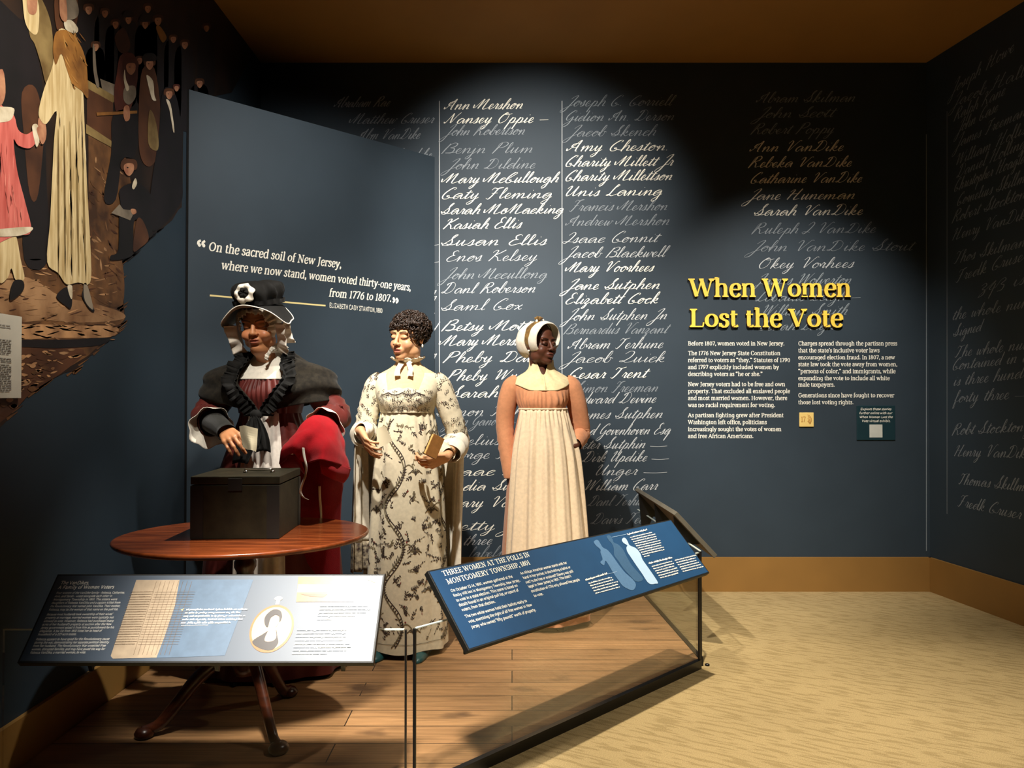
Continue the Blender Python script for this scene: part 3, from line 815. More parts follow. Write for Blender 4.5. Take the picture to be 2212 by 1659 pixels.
# small signs on the back wall
def wall_card(name, x0, y0, x1, y1, m, depth, label, cat, bev=.003):
    u0, v0 = PB.uv(x0, y1); u1, v1 = PB.uv(x1, y0)
    mb = MB(); d = depth
    mb.hexa([PB.pt(u0, v0, 0), PB.pt(u1, v0, 0), PB.pt(u1, v0, d), PB.pt(u0, v0, d), PB.pt(u0, v1, 0), PB.pt(u1, v1, 0), PB.pt(u1, v1, d), PB.pt(u0, v1, d)])
    o = mb.build(name, m, bevel=bev); tag(o, label, cat); return o
M['tagyellow'] = mat('yellow_plaque', '#f3d280', rough=.4, var=.03)
M['tagink'] = mat('brown_plaque_ink', '#a8681c', rough=.5, var=.03)
M['teal'] = mat('dark_teal_card', '#13323a', rough=.5, var=.04)
M['grey_card'] = mat('pale_grey_square', '#c9cbc2', rough=.5, var=.05)
pl = wall_card('audio_plaque', 1726, 891, 1757, 922, M['tagyellow'], .008, 'small yellow square plaque with number 17 and sound waves', 'plaque')
g = MB(); u, v = PB.uv(1729, 911)
PBt = Plane((0, BY - .0081, 0), (1, 0, 0), (0, 0, 1))
write(g, PBt, '17', u, v, .05, thick=90, thin=45, xs=.72, per=4)
for i in range(4):
    cx, cy = PB.uv(1741, 907)
    pts = [(cx + (.012 + .0068 * i) * math.cos(t), cy + (.014 + .0068 * i) * math.sin(t)) for t in [R(-50 + 10 * k) for k in range(11 + i)]]
    out = []; ribbon(out, pts, lambda dx, dy, t: .0042 * (1 - .7 * t))
    for q in out: g.add([PBt.pt(*p) for p in q], [(0, 1, 2, 3)])
g.build('plaque_print', M['tagink'], pl, recalc=False)
card = wall_card('exhibit_card', 1850, 876, 1933, 951, M['teal'], .006, 'dark teal card with four lines of small white text', 'card')
g = MB(); PBc = Plane((0, BY - .0061, 0), (1, 0, 0), (0, 0, 1))
for s_, x0, x1, y in (('Explore these stories', 1858, 1925, 886), ('further online with our', 1856, 1927, 894.5), ('When Women Lost the', 1856, 1928, 903), ('Vote virtual exhibit.', 1861, 1923, 911.5)):
    write_px(g, PBc, s_, (x0, y), (x1, y), .021, thick=110, thin=90, serif=False, slant=.2, per=2)
g.build('card_text', M['ink_white'], card, recalc=False)
g = MB(); u0, v0 = PBc.uv(1878, 945); u1, v1 = PBc.uv(1906, 917)
g.add([PBc.pt(u0, v0), PBc.pt(u1, v0), PBc.pt(u1, v1), PBc.pt(u0, v1)], [(0, 1, 2, 3)])
g.build('blank_square', M['grey_card'], card, recalc=False)
# ------------------------------------------------------------------ mural on the left wall (plain generic figures)
mural = empty('mural', (LX, 2.9, 2.2))
tag(mural, 'torn edged painted mural of walking figures on the left wall', 'mural')
def pm(name, c, c2=None, vs=9, rough=.6, st=(1, 1, 1)):
    return mat(name, c, rough=rough, var=.25, vscale=vs, col2=c2, stretch=st, detail=6)
MP = {'dark': pm('mural_dark', '#2c1c12', '#150d0a', 5), 'ground': pm('mural_ground', '#ab8560', '#6a472c', 7), 'ground2': pm('mural_ground_brown', '#75502f', '#3a2415', 10),
      'mid': pm('mural_brown', '#5a3722', '#3a2114', 6), 'cream': pm('mural_cream', '#d9c69a', '#b59c6c', 6, st=(1, 9, 1)), 'tan': pm('mural_tan', '#a87436', '#6b4520', 8),
      'ochre': pm('mural_ochre', '#8f7a4e', '#5f4a2a', 8), 'black': pm('mural_black', '#171216', '#0b090b', 6), 'pink': pm('mural_pink', '#d3736a', '#b24f48', 5, st=(1, 8, 1)), 'skin': pm('mural_skin', '#b98868', '#94604a', 20),
      'white': pm('mural_white', '#dcd2bc', '#b7aa90', 20), 'red': pm('mural_redbrown', '#5e2c20', '#3c1a14', 8), 'grey': pm('mural_grey', '#8c8172', '#63594e', 10), 'creamlight': pm('mural_cream_light', '#e2d2aa', '#cdb98a', 9), 'creamdark': pm('mural_cream_dark', '#bda678', '#a58d60', 9), 'pinklight': pm('mural_pink_light', '#dd8a7e', '#cf7268', 9), 'pinkdark': pm('mural_pink_dark', '#b85c54', '#a34a44', 9), 'tanlight': pm('mural_tan_light', '#b98a4c', '#a4743a', 9), 'tandark': pm('mural_tan_dark', '#8a5c2a', '#744a20', 9),
      'stone': pm('mural_stone', '#c29468', '#8a6444', 12)}
mparts = {}
def mp(part, m, pts, layer, smooth=True, per=4):
    g = mparts.setdefault(part, MB())
    q = [PL.uv(*p) for p in pts]
    if smooth: q = cr_spline(q, per, closed=True)
    g.add([PL.pt(a, b, .0012 + layer * .0006) for a, b in q], [tuple(range(len(q)))], list(MP).index(m))
def face_(part, x, y, r, layer, hair='dark', hat=False):
    mp(part, hair, [(x - r, y - r * 1.2), (x + r, y - r * 1.2), (x + r * 1.1, y + r * .3), (x - r * 1.1, y + r * .3)], layer)
    mp(part, 'skin', [(x - r * .7, y - r * .5), (x + r * .6, y - r * .6), (x + r * .7, y + r * .5), (x, y + r * 1.3), (x - r * .7, y + r * .6)], layer + 1)
    mp(part, 'black', [(x - r * .4, y - r * .1), (x - r * .1, y - r * .05), (x - r * .25, y + r * .1)], layer + 2)
    if hat: mp(part, 'black', [(x - r * 1.1, y - r * 2.2), (x + r * .9, y - r * 2.2), (x + r * 1.5, y - r * .8), (x - r * 1.5, y - r * .7)], layer + 2)
base = [(-60, -60), (560, -40), (545, 120), (500, 200), (430, 215), (396, 230), (394, 400), (392, 448), (386, 452), (372, 475), (352, 492), (341, 497), (322, 516), (316, 523), (298, 537), (296, 547), (280, 552), (268, 562), (262, 575),
        (264, 620), (268, 660), (269, 690), (264, 700), (259, 716), (240, 728), (224, 742), (205, 762), (190, 772), (170, 792), (171, 798), (140, 805), (110, 820), (98, 826), (82, 842), (60, 850), (42, 862), (40, 880), (22, 900), (8, 915), (-30, 950), (-60, 960)]
mp('painted_ground', 'dark', base, 0, smooth=False)
mp('painted_ground', 'ground2', [(-60, 470), (60, 500), (190, 430), (190, 200), (240, 235), (262, 300), (300, 480), (290, 530), (262, 560), (264, 640), (268, 690), (235, 725), (190, 768), (100, 822), (40, 862), (10, 905), (-60, 950)], 1, smooth=False)
mp('painted_ground', 'ground', [(-60, 590), (60, 600), (130, 640), (200, 655), (262, 675), (262, 690), (180, 697), (90, 692), (-60, 700)], 2)
mp('painted_ground', 'ground2', [(170, 480), (225, 470), (262, 560), (262, 660), (200, 640), (175, 560)], 2)
mp('painted_kerb', 'stone', [(-60, 702), (60, 700), (160, 703), (250, 706), (236, 728), (120, 730), (20, 735), (-60, 738)], 3)
mp('painted_kerb', 'black', [(-60, 738), (60, 734), (150, 733), (232, 730), (215, 745), (120, 752), (20, 748), (-60, 752)], 4)
mp('painted_ground', 'mid', [(-60, 752), (60, 752), (180, 755), (140, 800), (70, 845), (20, 895), (-60, 940)], 2)
for k in range(26):
    y = rng.uniform(760, 880); x = rng.uniform(-20, max(0, 235 - (y - 740) * 1.5)); r = rng.uniform(4, 10)
    mp('painted_ground', 'stone' if k % 2 else 'ground2', [(x - r, y), (x, y - r * .6), (x + r, y), (x, y + r * .7)], 5)
# ragged brush marks along the torn edge
for k in range(46):
    i = rng.randrange(10, len(base) - 4)
    t = rng.random(); x = base[i][0] * (1 - t) + base[i + 1][0] * t; y = base[i][1] * (1 - t) + base[i + 1][1] * t
    l = rng.uniform(8, 22); d = rng.uniform(1, 3)
    mp('painted_ground', 'black' if y < 560 else 'ground2', [(x - l, y + l * .6), (x + l * .55, y - l * .3), (x + l * .5, y - l * .3 + d), (x - l * .8, y + l * .6 + d * 2)], 1, smooth=False)
# ramp and rails
mp('painted_ramp', 'ochre', [(186, 172), (250, 210), (243, 222), (186, 190)], 3, False)
mp('painted_ramp', 'grey', [(215, 170), (248, 183), (246, 220), (220, 196)], 2, False)
mp('painted_ramp', 'mid', [(186, 190), (243, 222), (240, 310), (186, 270)], 3, False)
mp('painted_ramp', 'ochre', [(184, 268), (240, 305), (238, 318), (184, 288)], 4, False)
# crowd of dark coated men
for ci, (x, y, r, hat) in enumerate(((205, 100, 8, 0), (190, 20, 9, 0), (248, 52, 8, 0), (276, 42, 8, 1), (225, 28, 8, 0), (318, 18, 8, 0), (340, 44, 9, 0), (398, 96, 8, 0), (312, 52, 8, 1), (373, 84, 7, 0), (430, 180, 8, 0), (300, 130, 7, 0), (445, 60, 7, 0))):
    mp('painted_man#%d' % ci, 'black', [(x - r * 2, y + r), (x + r * 2, y + r), (x + r * 2.6, y + 70), (x + r * 2, y + 180), (x - r * 2, y + 170), (x - r * 2.8, y + 70)], 1)
    face_('painted_man#%d' % ci, x, y, r, 3, 'mid', hat)
mp('painted_man#11', 'mid', [(262, 60), (272, 70), (280, 100), (270, 115), (255, 110), (246, 80)], 4)
mp('painted_man#6', 'tan', [(335, 58), (345, 58), (358, 80), (350, 92), (342, 80)], 5)
mp('painted_man#0', 'grey', [(198, 95), (203, 110), (206, 150), (212, 185), (206, 186), (199, 150)], 6)
mp('painted_man_with_stick', 'red', [(258, 120), (285, 116), (296, 150), (290, 200), (276, 240), (250, 245), (244, 200), (250, 160)], 6)
mp('painted_man_with_stick', 'black', [(242, 248), (290, 240), (296, 300), (285, 340), (262, 345), (248, 430), (222, 430), (238, 330)], 6)
mp('painted_man_with_stick', 'grey', [(266, 190), (288, 186), (290, 210), (276, 226), (264, 215)], 8)
face_('painted_man_with_stick', 280, 145, 13, 8, 'red')
mp('painted_man_with_stick', 'white', [(266, 150), (269, 172), (276, 190), (270, 196), (264, 172)], 9)
mp('painted_man_with_stick', 'tan', [(205, 243), (293, 239), (293, 245), (206, 250)], 9, False)
mp('painted_man_with_stick', 'skin', [(265, 230), (275, 230), (277, 255), (268, 262), (263, 248)], 10)
mp('painted_man_in_waistcoat', 'mid', [(306, 150), (332, 148), (345, 240), (340, 330), (320, 360), (300, 330), (298, 230)], 4)
face_('painted_man_in_waistcoat', 321, 138, 10, 6, 'mid', True)
mp('painted_man_in_waistcoat', 'white', [(314, 162), (328, 175), (331, 205), (335, 217), (326, 214), (318, 185)], 7)
mp('painted_man_in_waistcoat', 'ochre', [(320, 240), (332, 255), (340, 300), (337, 325), (318, 310)], 7)
mp('painted_man_by_the_edge', 'black', [(350, 196), (375, 200), (388, 260), (392, 380), (388, 440), (330, 500), (322, 430), (340, 300)], 5)
face_('painted_man_by_the_edge', 363, 203, 9, 7, 'mid')
face_('painted_man_by_the_edge', 379, 190, 6, 7, 'red')
mp('painted_man_by_the_edge', 'white', [(356, 215), (366, 225), (374, 280), (371, 282), (364, 240)], 8)
mp('painted_seated_man', 'black', [(256, 408), (292, 395), (322, 420), (330, 470), (318, 515), (300, 480), (286, 480), (284, 540), (276, 556), (238, 562), (236, 552), (252, 540), (254, 470), (257, 440)], 9)
mp('painted_seated_man', 'mid', [(292, 475), (306, 478), (318, 515), (300, 535), (284, 540)], 10)
face_('painted_seated_man', 275, 362, 14, 10, 'mid')
mp('painted_seated_man', 'white', [(288, 385), (292, 396), (285, 409), (281, 402)], 12)
mp('painted_seated_man', 'grey', [(236, 460), (254, 441), (262, 452), (288, 455), (277, 476), (262, 470)], 12, False)
mp('painted_seated_man', 'skin', [(278, 452), (288, 452), (290, 460), (282, 463)], 13)
# ladies
mp('painted_dark_couple', 'black', [(-40, 10), (40, 40), (60, 60), (85, 150), (95, 260), (100, 420), (110, 520), (90, 580), (50, 560), (40, 400), (-40, 380)], 3)
mp('painted_dark_couple', 'mid', [(45, 200), (75, 190), (92, 280), (80, 420), (62, 420), (50, 300)], 4)
mp('painted_shawled_lady', 'ochre', [(50, -30), (82, -10), (106, 45), (112, 110), (108, 180), (96, 180), (86, 140), (72, 95), (60, 70)], 6)
mp('painted_shawled_lady', 'cream', [(47, -30), (78, 0), (80, 60), (72, 75), (56, 60), (48, 30)], 7)
mp('painted_shawled_lady', 'skin', [(55, -30), (75, -30), (76, 22), (66, 32), (56, 20)], 8)
mp('painted_white_lady', 'mid', [(120, -40), (160, -40), (162, 60), (120, 62)], 5)
mp('painted_white_lady', 'cream', [(120, 70), (140, 66), (168, 110), (176, 200), (181, 320), (186, 430), (193, 560), (190, 612), (165, 610), (140, 614), (122, 590), (98, 566), (104, 480), (108, 400), (113, 300), (118, 240), (96, 268), (82, 256), (80, 236), (92, 190), (110, 140)], 9)
mp('painted_white_lady', 'tan', [(113, 78), (122, 66), (146, 68), (168, 95), (181, 130), (185, 170), (186, 212), (172, 196), (152, 180), (140, 150), (128, 116), (116, 140), (110, 110)], 11)
mp('painted_white_lady', 'white', [(134, 46), (150, 44), (164, 62), (158, 72), (138, 64)], 12)
mp('painted_white_lady', 'grey', [(128, -20), (150, -20), (166, 20), (158, 40), (134, 36)], 11)
mp('painted_white_lady', 'skin', [(124, -10), (136, -10), (140, 40), (132, 46), (124, 30)], 13)
mp('painted_white_lady', 'skin', [(80, 255), (94, 262), (94, 290), (84, 312), (78, 290)], 8)
for k in range(5):
    x = 120 + k * 13
    mp('painted_white_lady', 'ochre', [(x, 300 - k * 12), (x + 3, 300), (x + 4 + k, 470), (x + 2 + k * 2, 600), (x + k, 500)], 10)
mp('painted_white_lady', 'black', [(118, 640), (140, 620), (152, 640), (150, 666), (138, 660)], 8)
mp('painted_white_lady', 'black', [(174, 640), (180, 622), (192, 650), (201, 672), (190, 668)], 8)
mp('painted_white_lady', 'white', [(142, 618), (152, 618), (152, 645), (147, 640)], 9)
mp('painted_white_lady', 'grey', [(177, 616), (185, 616), (198, 668), (180, 650)], 9)
mp('painted_pink_girl', 'pink', [(-40, 232), (12, 238), (26, 252), (34, 280), (52, 290), (72, 280), (78, 298), (60, 320), (34, 314), (24, 302), (32, 370), (50, 440), (62, 500), (30, 508), (-40, 506)], 12)
mp('painted_pink_girl', 'white', [(-30, 234), (20, 232), (24, 246), (12, 262), (-30, 262)], 13)
mp('painted_pink_girl', 'white', [(64, 272), (76, 270), (80, 300), (74, 318), (68, 300)], 13)
mp('painted_pink_girl', 'skin', [(74, 276), (92, 270), (94, 296), (86, 312), (78, 296)], 14)
mp('painted_pink_girl', 'white', [(-30, 498), (58, 490), (60, 500), (30, 510), (-30, 510)], 14)
mp('painted_pink_girl', 'cream', [(4, 505), (28, 505), (40, 560), (48, 602), (30, 606), (20, 580), (12, 600), (-6, 610), (-20, 560), (-30, 510)], 10)
mp('painted_pink_girl', 'black', [(24, 608), (44, 606), (46, 626), (22, 648), (16, 640)], 11)
mp('painted_pink_girl', 'skin', [(-20, 170), (0, 150), (6, 200), (-4, 228), (-20, 220)], 13)
rd = random.Random(21)
def dab(part, m, x, y, l, w_, a, layer):
    c, s_ = math.cos(a), math.sin(a)
    mp(part, m, [(x - c * l + s_ * w_ * .2, y - s_ * l), (x - s_ * w_, y + c * w_), (x + c * l, y + s_ * l - w_ * .2), (x + s_ * w_ * .8, y - c * w_ * .8)], layer, True, 2)
for k in range(150):
    y = rd.uniform(560, 735); x = rd.uniform(-20, 258)
    dab('painted_ground', rd.choice(('stone', 'ground', 'ground2', 'mid')), x, y, rd.uniform(5, 16), rd.uniform(1, 2.6), rd.uniform(-.4, .4), 3)
for k in range(70):
    y = rd.uniform(330, 640); x = rd.uniform(196, 262)
    dab('painted_ground', rd.choice(('mid', 'ground2', 'ground')), x, y, rd.uniform(4, 14), rd.uniform(1, 3), rd.uniform(.4, 1.6), 3)
for k in range(90):
    y = rd.uniform(755, 860); x = rd.uniform(-20, max(0, 220 - (y - 740) * 1.6))
    dab('painted_ground', rd.choice(('stone', 'ground', 'mid')), x, y, rd.uniform(4, 12), rd.uniform(1.5, 4), rd.uniform(-.5, .5), 4)
for k in range(40):
    y = rd.uniform(250, 590); x = rd.uniform(118, 178 + (y - 250) * .03)
    dab('painted_white_lady', rd.choice(('creamlight', 'creamdark')), x, y, rd.uniform(14, 38), rd.uniform(.8, 2.2), 1.55 + rd.uniform(-.06, .1), 10)
for k in range(26):
    y = rd.uniform(300, 480); x = rd.uniform(-20, 14 + (y - 290) * .16)
    dab('painted_pink_girl', rd.choice(('pinklight', 'pinkdark')), x, y, rd.uniform(10, 30), rd.uniform(.7, 1.8), 1.45 + rd.uniform(-.05, .15), 13)
for k in range(30):
    x, y = rd.uniform(124, 178), rd.uniform(75, 190)
    if x > 112 + (y - 70) * .35: dab('painted_white_lady', rd.choice(('tanlight', 'tandark')), x, y, rd.uniform(6, 18), rd.uniform(.8, 1.8), 1.1 + rd.uniform(-.2, .3), 12)
for pn, g in mparts.items():
    o = g.build(pn.split('#')[0], list(MP.values()), None, recalc=False)
    o.parent = mural; o.matrix_parent_inverse = Matrix.Translation(-mural.location)

# framed text sheet on the left wall
M['sheet'] = mat('grey_white_sheet', '#c4c1b6', rough=.6, var=.04)
M['sheetink'] = mat('grey_print', '#8d8b86', rough=.6, var=.05)
mb = MB(); u0, v0 = PL.uv(-70, 866); u1, _ = PL.uv(33, 860); _, v1 = PL.uv(33, 684)
_, v0 = PL.uv(33, 860)
mb.hexa([PL.pt(u0, v0, .011), PL.pt(u1, v0, .011), PL.pt(u1, v0, .02), PL.pt(u0, v0, .02), PL.pt(u0, v1, .011), PL.pt(u1, v1, .011), PL.pt(u1, v1, .02), PL.pt(u0, v1, .02)])
sheet = mb.build('text_panel', M['sheet'], bevel=.001)
tag(sheet, 'pale grey text panel fixed over the mural at the left edge', 'panel')
PLs = Plane((LX + .0205, 0, 0), (0, 1, 0), (0, 0, 1))
for blk in ([697, 702], list(range(730, 764, 4)), list(range(772, 782, 4)) + list(range(786, 848, 4))):
    g = MB()
    for y in blk:
        ua, va = PLs.uv(-40, y); ub, _ = PLs.uv(24, y)
        x = ua
        while x < ub - .01:
            l = rng.uniform(.008, .03); e = min(x + l, ub)
            g.add([PLs.pt(x, va), PLs.pt(e, va), PLs.pt(e, va + .0035), PLs.pt(x, va + .0035)], [(0, 1, 2, 3)]); x = e + .004
    g.build('print_block', M['sheetink'], sheet, recalc=False)

# ------------------------------------------------------------------ glass barrier
M['seal'] = mat('dark_joint', '#121212', rough=.4)
M['edge'] = mat('bright_glass_edge', '#cfd8cf', rough=.15, var=.02, spec=.8)
GH = .54
def pane(a, b, off, label, ends=(0, 0)):
    a = Vector(a); b = Vector(b); d = (b - a).normalized(); nrm = Vector((d.y, -d.x, 0))  # outward
    a = a + nrm * off; b = b + nrm * off
    e = empty('glass_panel', (a + b) / 2)
    tag(e, label, 'glass panel', 'low glass barrier panels')
    def hx(h0, h1, o0, o1, aa, bb):
        P = [aa + nrm * o0, bb + nrm * o0, bb + nrm * o1, aa + nrm * o1]
        m_ = MB(); m_.hexa([p + Vector((0, 0, h0)) for p in P] + [p + Vector((0, 0, h1)) for p in P]); return m_
    def put(m_, nm, mt):
        o = m_.build(nm, mt); o.parent = e; o.matrix_parent_inverse = Matrix.Translation(-e.location)
    put(hx(.03, GH, 0, .010, a + d * .008, b - d * .008), 'pane', M['glass'])
    put(hx(.0, .042, -.006, .016, a, b), 'base_channel', M['black'])
    if ends[0]: put(hx(.042, GH, 0, .010, a, a + d * .006), 'joint_strip', M['seal'])
    if ends[1]: put(hx(.042, GH, 0, .010, b - d * .006, b), 'joint_strip', M['seal'])
    put(hx(GH, GH + .003, 0, .010, a + d * .008, b - d * .008), 'top_edge', M['edge'])
pane((LX + BBT + .03, 2.45, 0), C0 + Vector((-.004, 0, 0)), .008, 'low glass panel in front of the round table', (0, 1))
pane(C0 + Vector((.008, .006, 0)), C1 - Vector((.008, .006, 0)), .008, 'slanted low glass panel under the three women label', (1, 1))
pane(C1 + Vector((0, .012, 0)), C2 - Vector((0, .03, 0)), .010, 'low glass panel running back to the wall on the right', (1, 0))
tag(MB().lathe([(.0, 0), (.011, 0), (.011, .007), (.006, .010), (.0, .010)], (.925, 3.66, 0), 14).build('corner_foot', M['black'], smooth=True), 'small black foot at the right corner of the glass', 'foot')

# ------------------------------------------------------------------ reading rail lecterns
RUN, RISE = .20, .215
M['print1'] = mat('glossy_navy_print', '#1d3347', rough=.5, var=.04, spec=1.0)
M['print2'] = mat('matt_navy_print', '#1f4468', rough=.55, var=.04, spec=.25)
M['print3'] = mat('matt_navy_print_b', '#1c3c5c', rough=.5, var=.04, spec=.25)
M['board'] = mat('black_board_edge', '#161614', rough=.55, var=.1, spec=.4)
M['board_grey'] = mat('grey_board_edge', '#5b564a', rough=.6, var=.1)
def lectern(A, U, L, n, label, pmat, emat, brackets):
    A = Vector(A); U = Vector(U).normalized(); n = Vector(n).normalized()
    dn = (n * RUN - Vector((0, 0, RISE)))
    V = -dn.normalized(); N = U.cross(V).normalized()
    e = empty('reading_rail', A + U * L / 2 + dn / 2)
    tag(e, label, 'display panel', 'angled label panels along the glass')
    inv = Matrix.Translation(-e.location)
    T = .022
    P = [A + dn, A + dn + U * L, A + U * L, A]
    mb = MB(); mb.hexa([p - N * T for p in P] + P)
    o = mb.build('board', emat, bevel=.0015); o.parent = e; o.matrix_parent_inverse = inv
    i = .006; S = dn.length
    d1 = dn.normalized()
    Q = [A + d1 * (S - i) + U * i, A + d1 * (S - i) + U * (L - i), A + d1 * i + U * (L - i), A + d1 * i + U * i]
    g = MB(); g.add([q + N * .0006 for q in Q], [(0, 1, 2, 3)])
    o = g.build('printed_face', pmat, recalc=False); o.parent = e; o.matrix_parent_inverse = inv
    for t in brackets:  # sheet metal gusset down to the glass
        c = A + U * (L * t)
        top = c - N * T
        pts = [top + dn * .06, top + dn * .72, top + dn * .5 + Vector((0, 0, -.05)), c + n * .03 + Vector((0, 0, -.30)), c + n * .022 + Vector((0, 0, -.30))]
        k = MB(); w_ = U * .006; m_ = len(pts)
        k.add([p - w_ for p in pts] + [p + w_ for p in pts], [tuple(range(m_)), tuple(range(m_, 2 * m_))] + [(j, (j + 1) % m_, (j + 1) % m_ + m_, j + m_) for j in range(m_)])
        o = k.build('bracket', M['black']); o.parent = e; o.matrix_parent_inverse = inv
    pl = Plane(A + N * .0012, U, V, eps=0)
    def put(mb_, nm, mt):
        o = mb_.build(nm, mt, recalc=False); o.parent = e; o.matrix_parent_inverse = inv; return o
    return e, pl, put
ZT = .706
t0, t1 = at_z(117, 1243, ZT), at_z(824, 1241, ZT)
A1 = Vector((t0.x, (t0.y + t1.y) / 2 + .012, ZT))
R1, P1, put1 = lectern(A1, (1, 0, 0), (t1 - t0).length + .01, (0, -1, 0), 'long glossy label panel with oval portrait in front of the table', M['print1'], M['board'], (.12, .5, .88))
tl, tr, bl, br = at_z(920, 1237, ZT), at_z(1450, 1120, ZT), at_z(1015, 1400, ZT - RISE), at_z(1532, 1240, ZT - RISE)
U2 = ((tr - tl).normalized() + (br - bl).normalized()); U2.z = 0; U2.normalize(); n2 = Vector((U2.y, -U2.x, 0))
cen = (tl + tr + bl + br) / 4; L2 = ((tr - tl).length + (br - bl).length) / 2
A2 = cen - U2 * L2 / 2 - n2 * RUN / 2; A2.z = ZT
R2, P2, put2 = lectern(A2, U2, L2, n2, 'slanted blue label panel headed three women at the polls', M['print2'], M['board'], (.1, .5, .9))
R3, P3, put3 = lectern((.815, 3.80, ZT), (-.035, 1, 0), 1.0, (1, .035, 0), 'label panel seen from behind on the right hand glass', M['print3'], M['board_grey'], (.06, .5, .94))

def c7(x, y): return (900 + x / 5.53, 1120 + y / 5.53)
def c8(x, y): return (1220 + x / 5.53, 1040 + y / 5.53)
g = MB()
write_px(g, P2, 'THREE WOMEN AT THE POLLS IN', c7(322, 688), c7(1358, 452), .027, thick=125, thin=60, per=4)
write_px(g, P2, 'MONTGOMERY TOWNSHIP, 1801', c7(372, 786), c7(1362, 548), .027, thick=125, thin=60, per=4)
put2(g, 'heading', M['ink_white'])
g = MB()
for s_, a, b in [('On October 13-14, 1801, women gathered at the', (415, 880), (1150, 705)), ('Rocky Hill Inn in Montgomery Township, New Jersey,', (445, 937), (1237, 750)), ('to vote in a state election. This scene is based on', (480, 995), (1212, 812)),
                 ('details found in an original poll list, or record of', (512, 1052), (1222, 868)), ('voters, from that election.', (545, 1110), (945, 1005)), ('The two white women hold their ballots ready to', (587, 1188), (1322, 995)),
                 ('vote, exercising the right of all free women in New', (627, 1250), (1382, 1043)), ('Jersey who owned \u201cfifty pounds\u201d worth of property.', (660, 1315), (1430, 1102)),
                 ('An African American woman stands with her', (1247, 672), (1800, 540)), ('hand in her pocket. Is she holding a ballot or', (1278, 724), (1842, 592)), ('not? Is she free or enslaved? Slavery was still', (1310, 778), (1876, 642)),
                 ('legal in New Jersey in 1801. The state\u2019s', (1342, 830), (1850, 698)), ('constitution of 1776 only allowed free people', (1375, 884), (1952, 742)), ('to vote.', (1407, 938), (1516, 912))]:
    write_px(g, P2, s_, c7(*a), c7(*b), .0148, thick=112, thin=98, serif=False, per=2)
def dashes(g, pl, p0, p1, h, lo=.006, hi=.022):
    ua, va = pl.uv(*p0); ub, vb = pl.uv(*p1); x = ua
    while x < ub - .002:
        e_ = min(x + rng.uniform(lo, hi), ub)
        ya = va + (vb - va) * (x - ua) / (ub - ua); ye = va + (vb - va) * (e_ - ua) / (ub - ua)
        q = x; sl = (ye - ya) / max(e_ - x, 1e-6); st = h * .62
        while q < e_ - st * .3:   # letters too small to read
            hh = h * (rng.choice((.62, .62, .66, .95)) if lo < .02 else 1); lw = st * rng.uniform(.62, .9); yy = ya + sl * (q - x) - (h * .28 if rng.random() < .08 else 0)
            g.add([pl.pt(q, yy, .0016), pl.pt(q + lw, yy, .0016), pl.pt(q + lw * .9, yy + hh, .0016), pl.pt(q + lw * .12, yy + hh, .0016)], [(0, 1, 2, 3)]); q += lw * 1.08
        x = e_ + h * .45
for i in range(10):
    x0 = 780 + i * 18.5; y0 = 676 + i * 25.5
    x1 = [1040, 1085, 1095, 1100, 1140, 1150, 1152, 1185, 1185, 1015][i]
    dashes(g, P2, c8(x0, y0), c8(x1, y0 - (x1 - x0) * .235), .0058)
for i in range(5):
    dashes(g, P2, c8(285 + i * 20, 1225 + i * 30), c8([560, 580, 630, 640, 655][i], 1225 + i * 30 - ([560, 580, 630, 640, 655][i] - 285 - i * 20) * .27), .0058)
for i in range(6):
    dashes(g, P2, c8(1040 + i * 20, 1024 + i * 27), c8([1280, 1305, 1310, 1345, 1362, 1355][i], 1024 + i * 27 - ([1280, 1305, 1310, 1345, 1362, 1355][i] - 1040 - i * 20) * .27), .0058)
for i in range(6):
    dashes(g, P2, c8(1315 + i * 19, 950 + i * 26.5), c8([1575, 1565, 1570, 1600, 1625, 1655][i], 950 + i * 26.5 - ([1575, 1565, 1570, 1600, 1625, 1655][i] - 1315 - i * 19) * .25), .0058)
put2(g, 'body_text', M['ink_white'])
for a, b in (((750, 642), (982, 582)), ((248, 1188), (508, 1108)), ((1005, 988), (1282, 918))):
    g = MB(); dashes(g, P2, c8(*a), c8(*b), .0085, .012, .05)
    put2(g, 'subheading', M['ink_white'])
M['sil1'] = mat('mid_blue_silhouette', '#4f7396', rough=.55, var=.05, vscale=120)
M['sil2'] = mat('dull_blue_silhouette', '#355878', rough=.55, var=.05, vscale=120)
M['sil3'] = mat('pale_blue_silhouette', '#a9c3da', rough=.55, var=.02)
def sil(pts, m, h):
    q = cr_spline([P2.uv(*c8(*p)) for p in pts], 4, True)
    g = MB(); g.add([P2.pt(a, b, h) for a, b in q], [tuple(range(len(q)))]); put2(g, 'figure_silhouette', m)
sil([(500, 660), (520, 643), (545, 650), (570, 690), (585, 730), (640, 755), (700, 820), (740, 900), (800, 1000), (870, 1080), (930, 1150), (915, 1190), (850, 1195), (800, 1150), (700, 1040), (640, 950), (590, 880), (585, 800), (560, 740), (530, 710)], M['sil2'], .0003)
sil([(345, 725), (370, 700), (400, 705), (425, 745), (455, 790), (510, 820), (570, 890), (640, 990), (720, 1090), (800, 1160), (845, 1220), (840, 1270), (800, 1300), (700, 1255), (640, 1180), (570, 1080), (490, 950), (470, 1000), (435, 985), (425, 960), (450, 930), (425, 850), (425, 815), (375, 770)], M['sil1'], .0006)
sil([(680, 700), (700, 674), (730, 685), (755, 730), (775, 765), (850, 800), (900, 860), (925, 930), (980, 1010), (1050, 1110), (1112, 1210), (1080, 1222), (1030, 1228), (985, 1200), (920, 1100), (850, 1000), (790, 910), (745, 840), (735, 790), (745, 765), (700, 735)], M['sil3'], .0009)
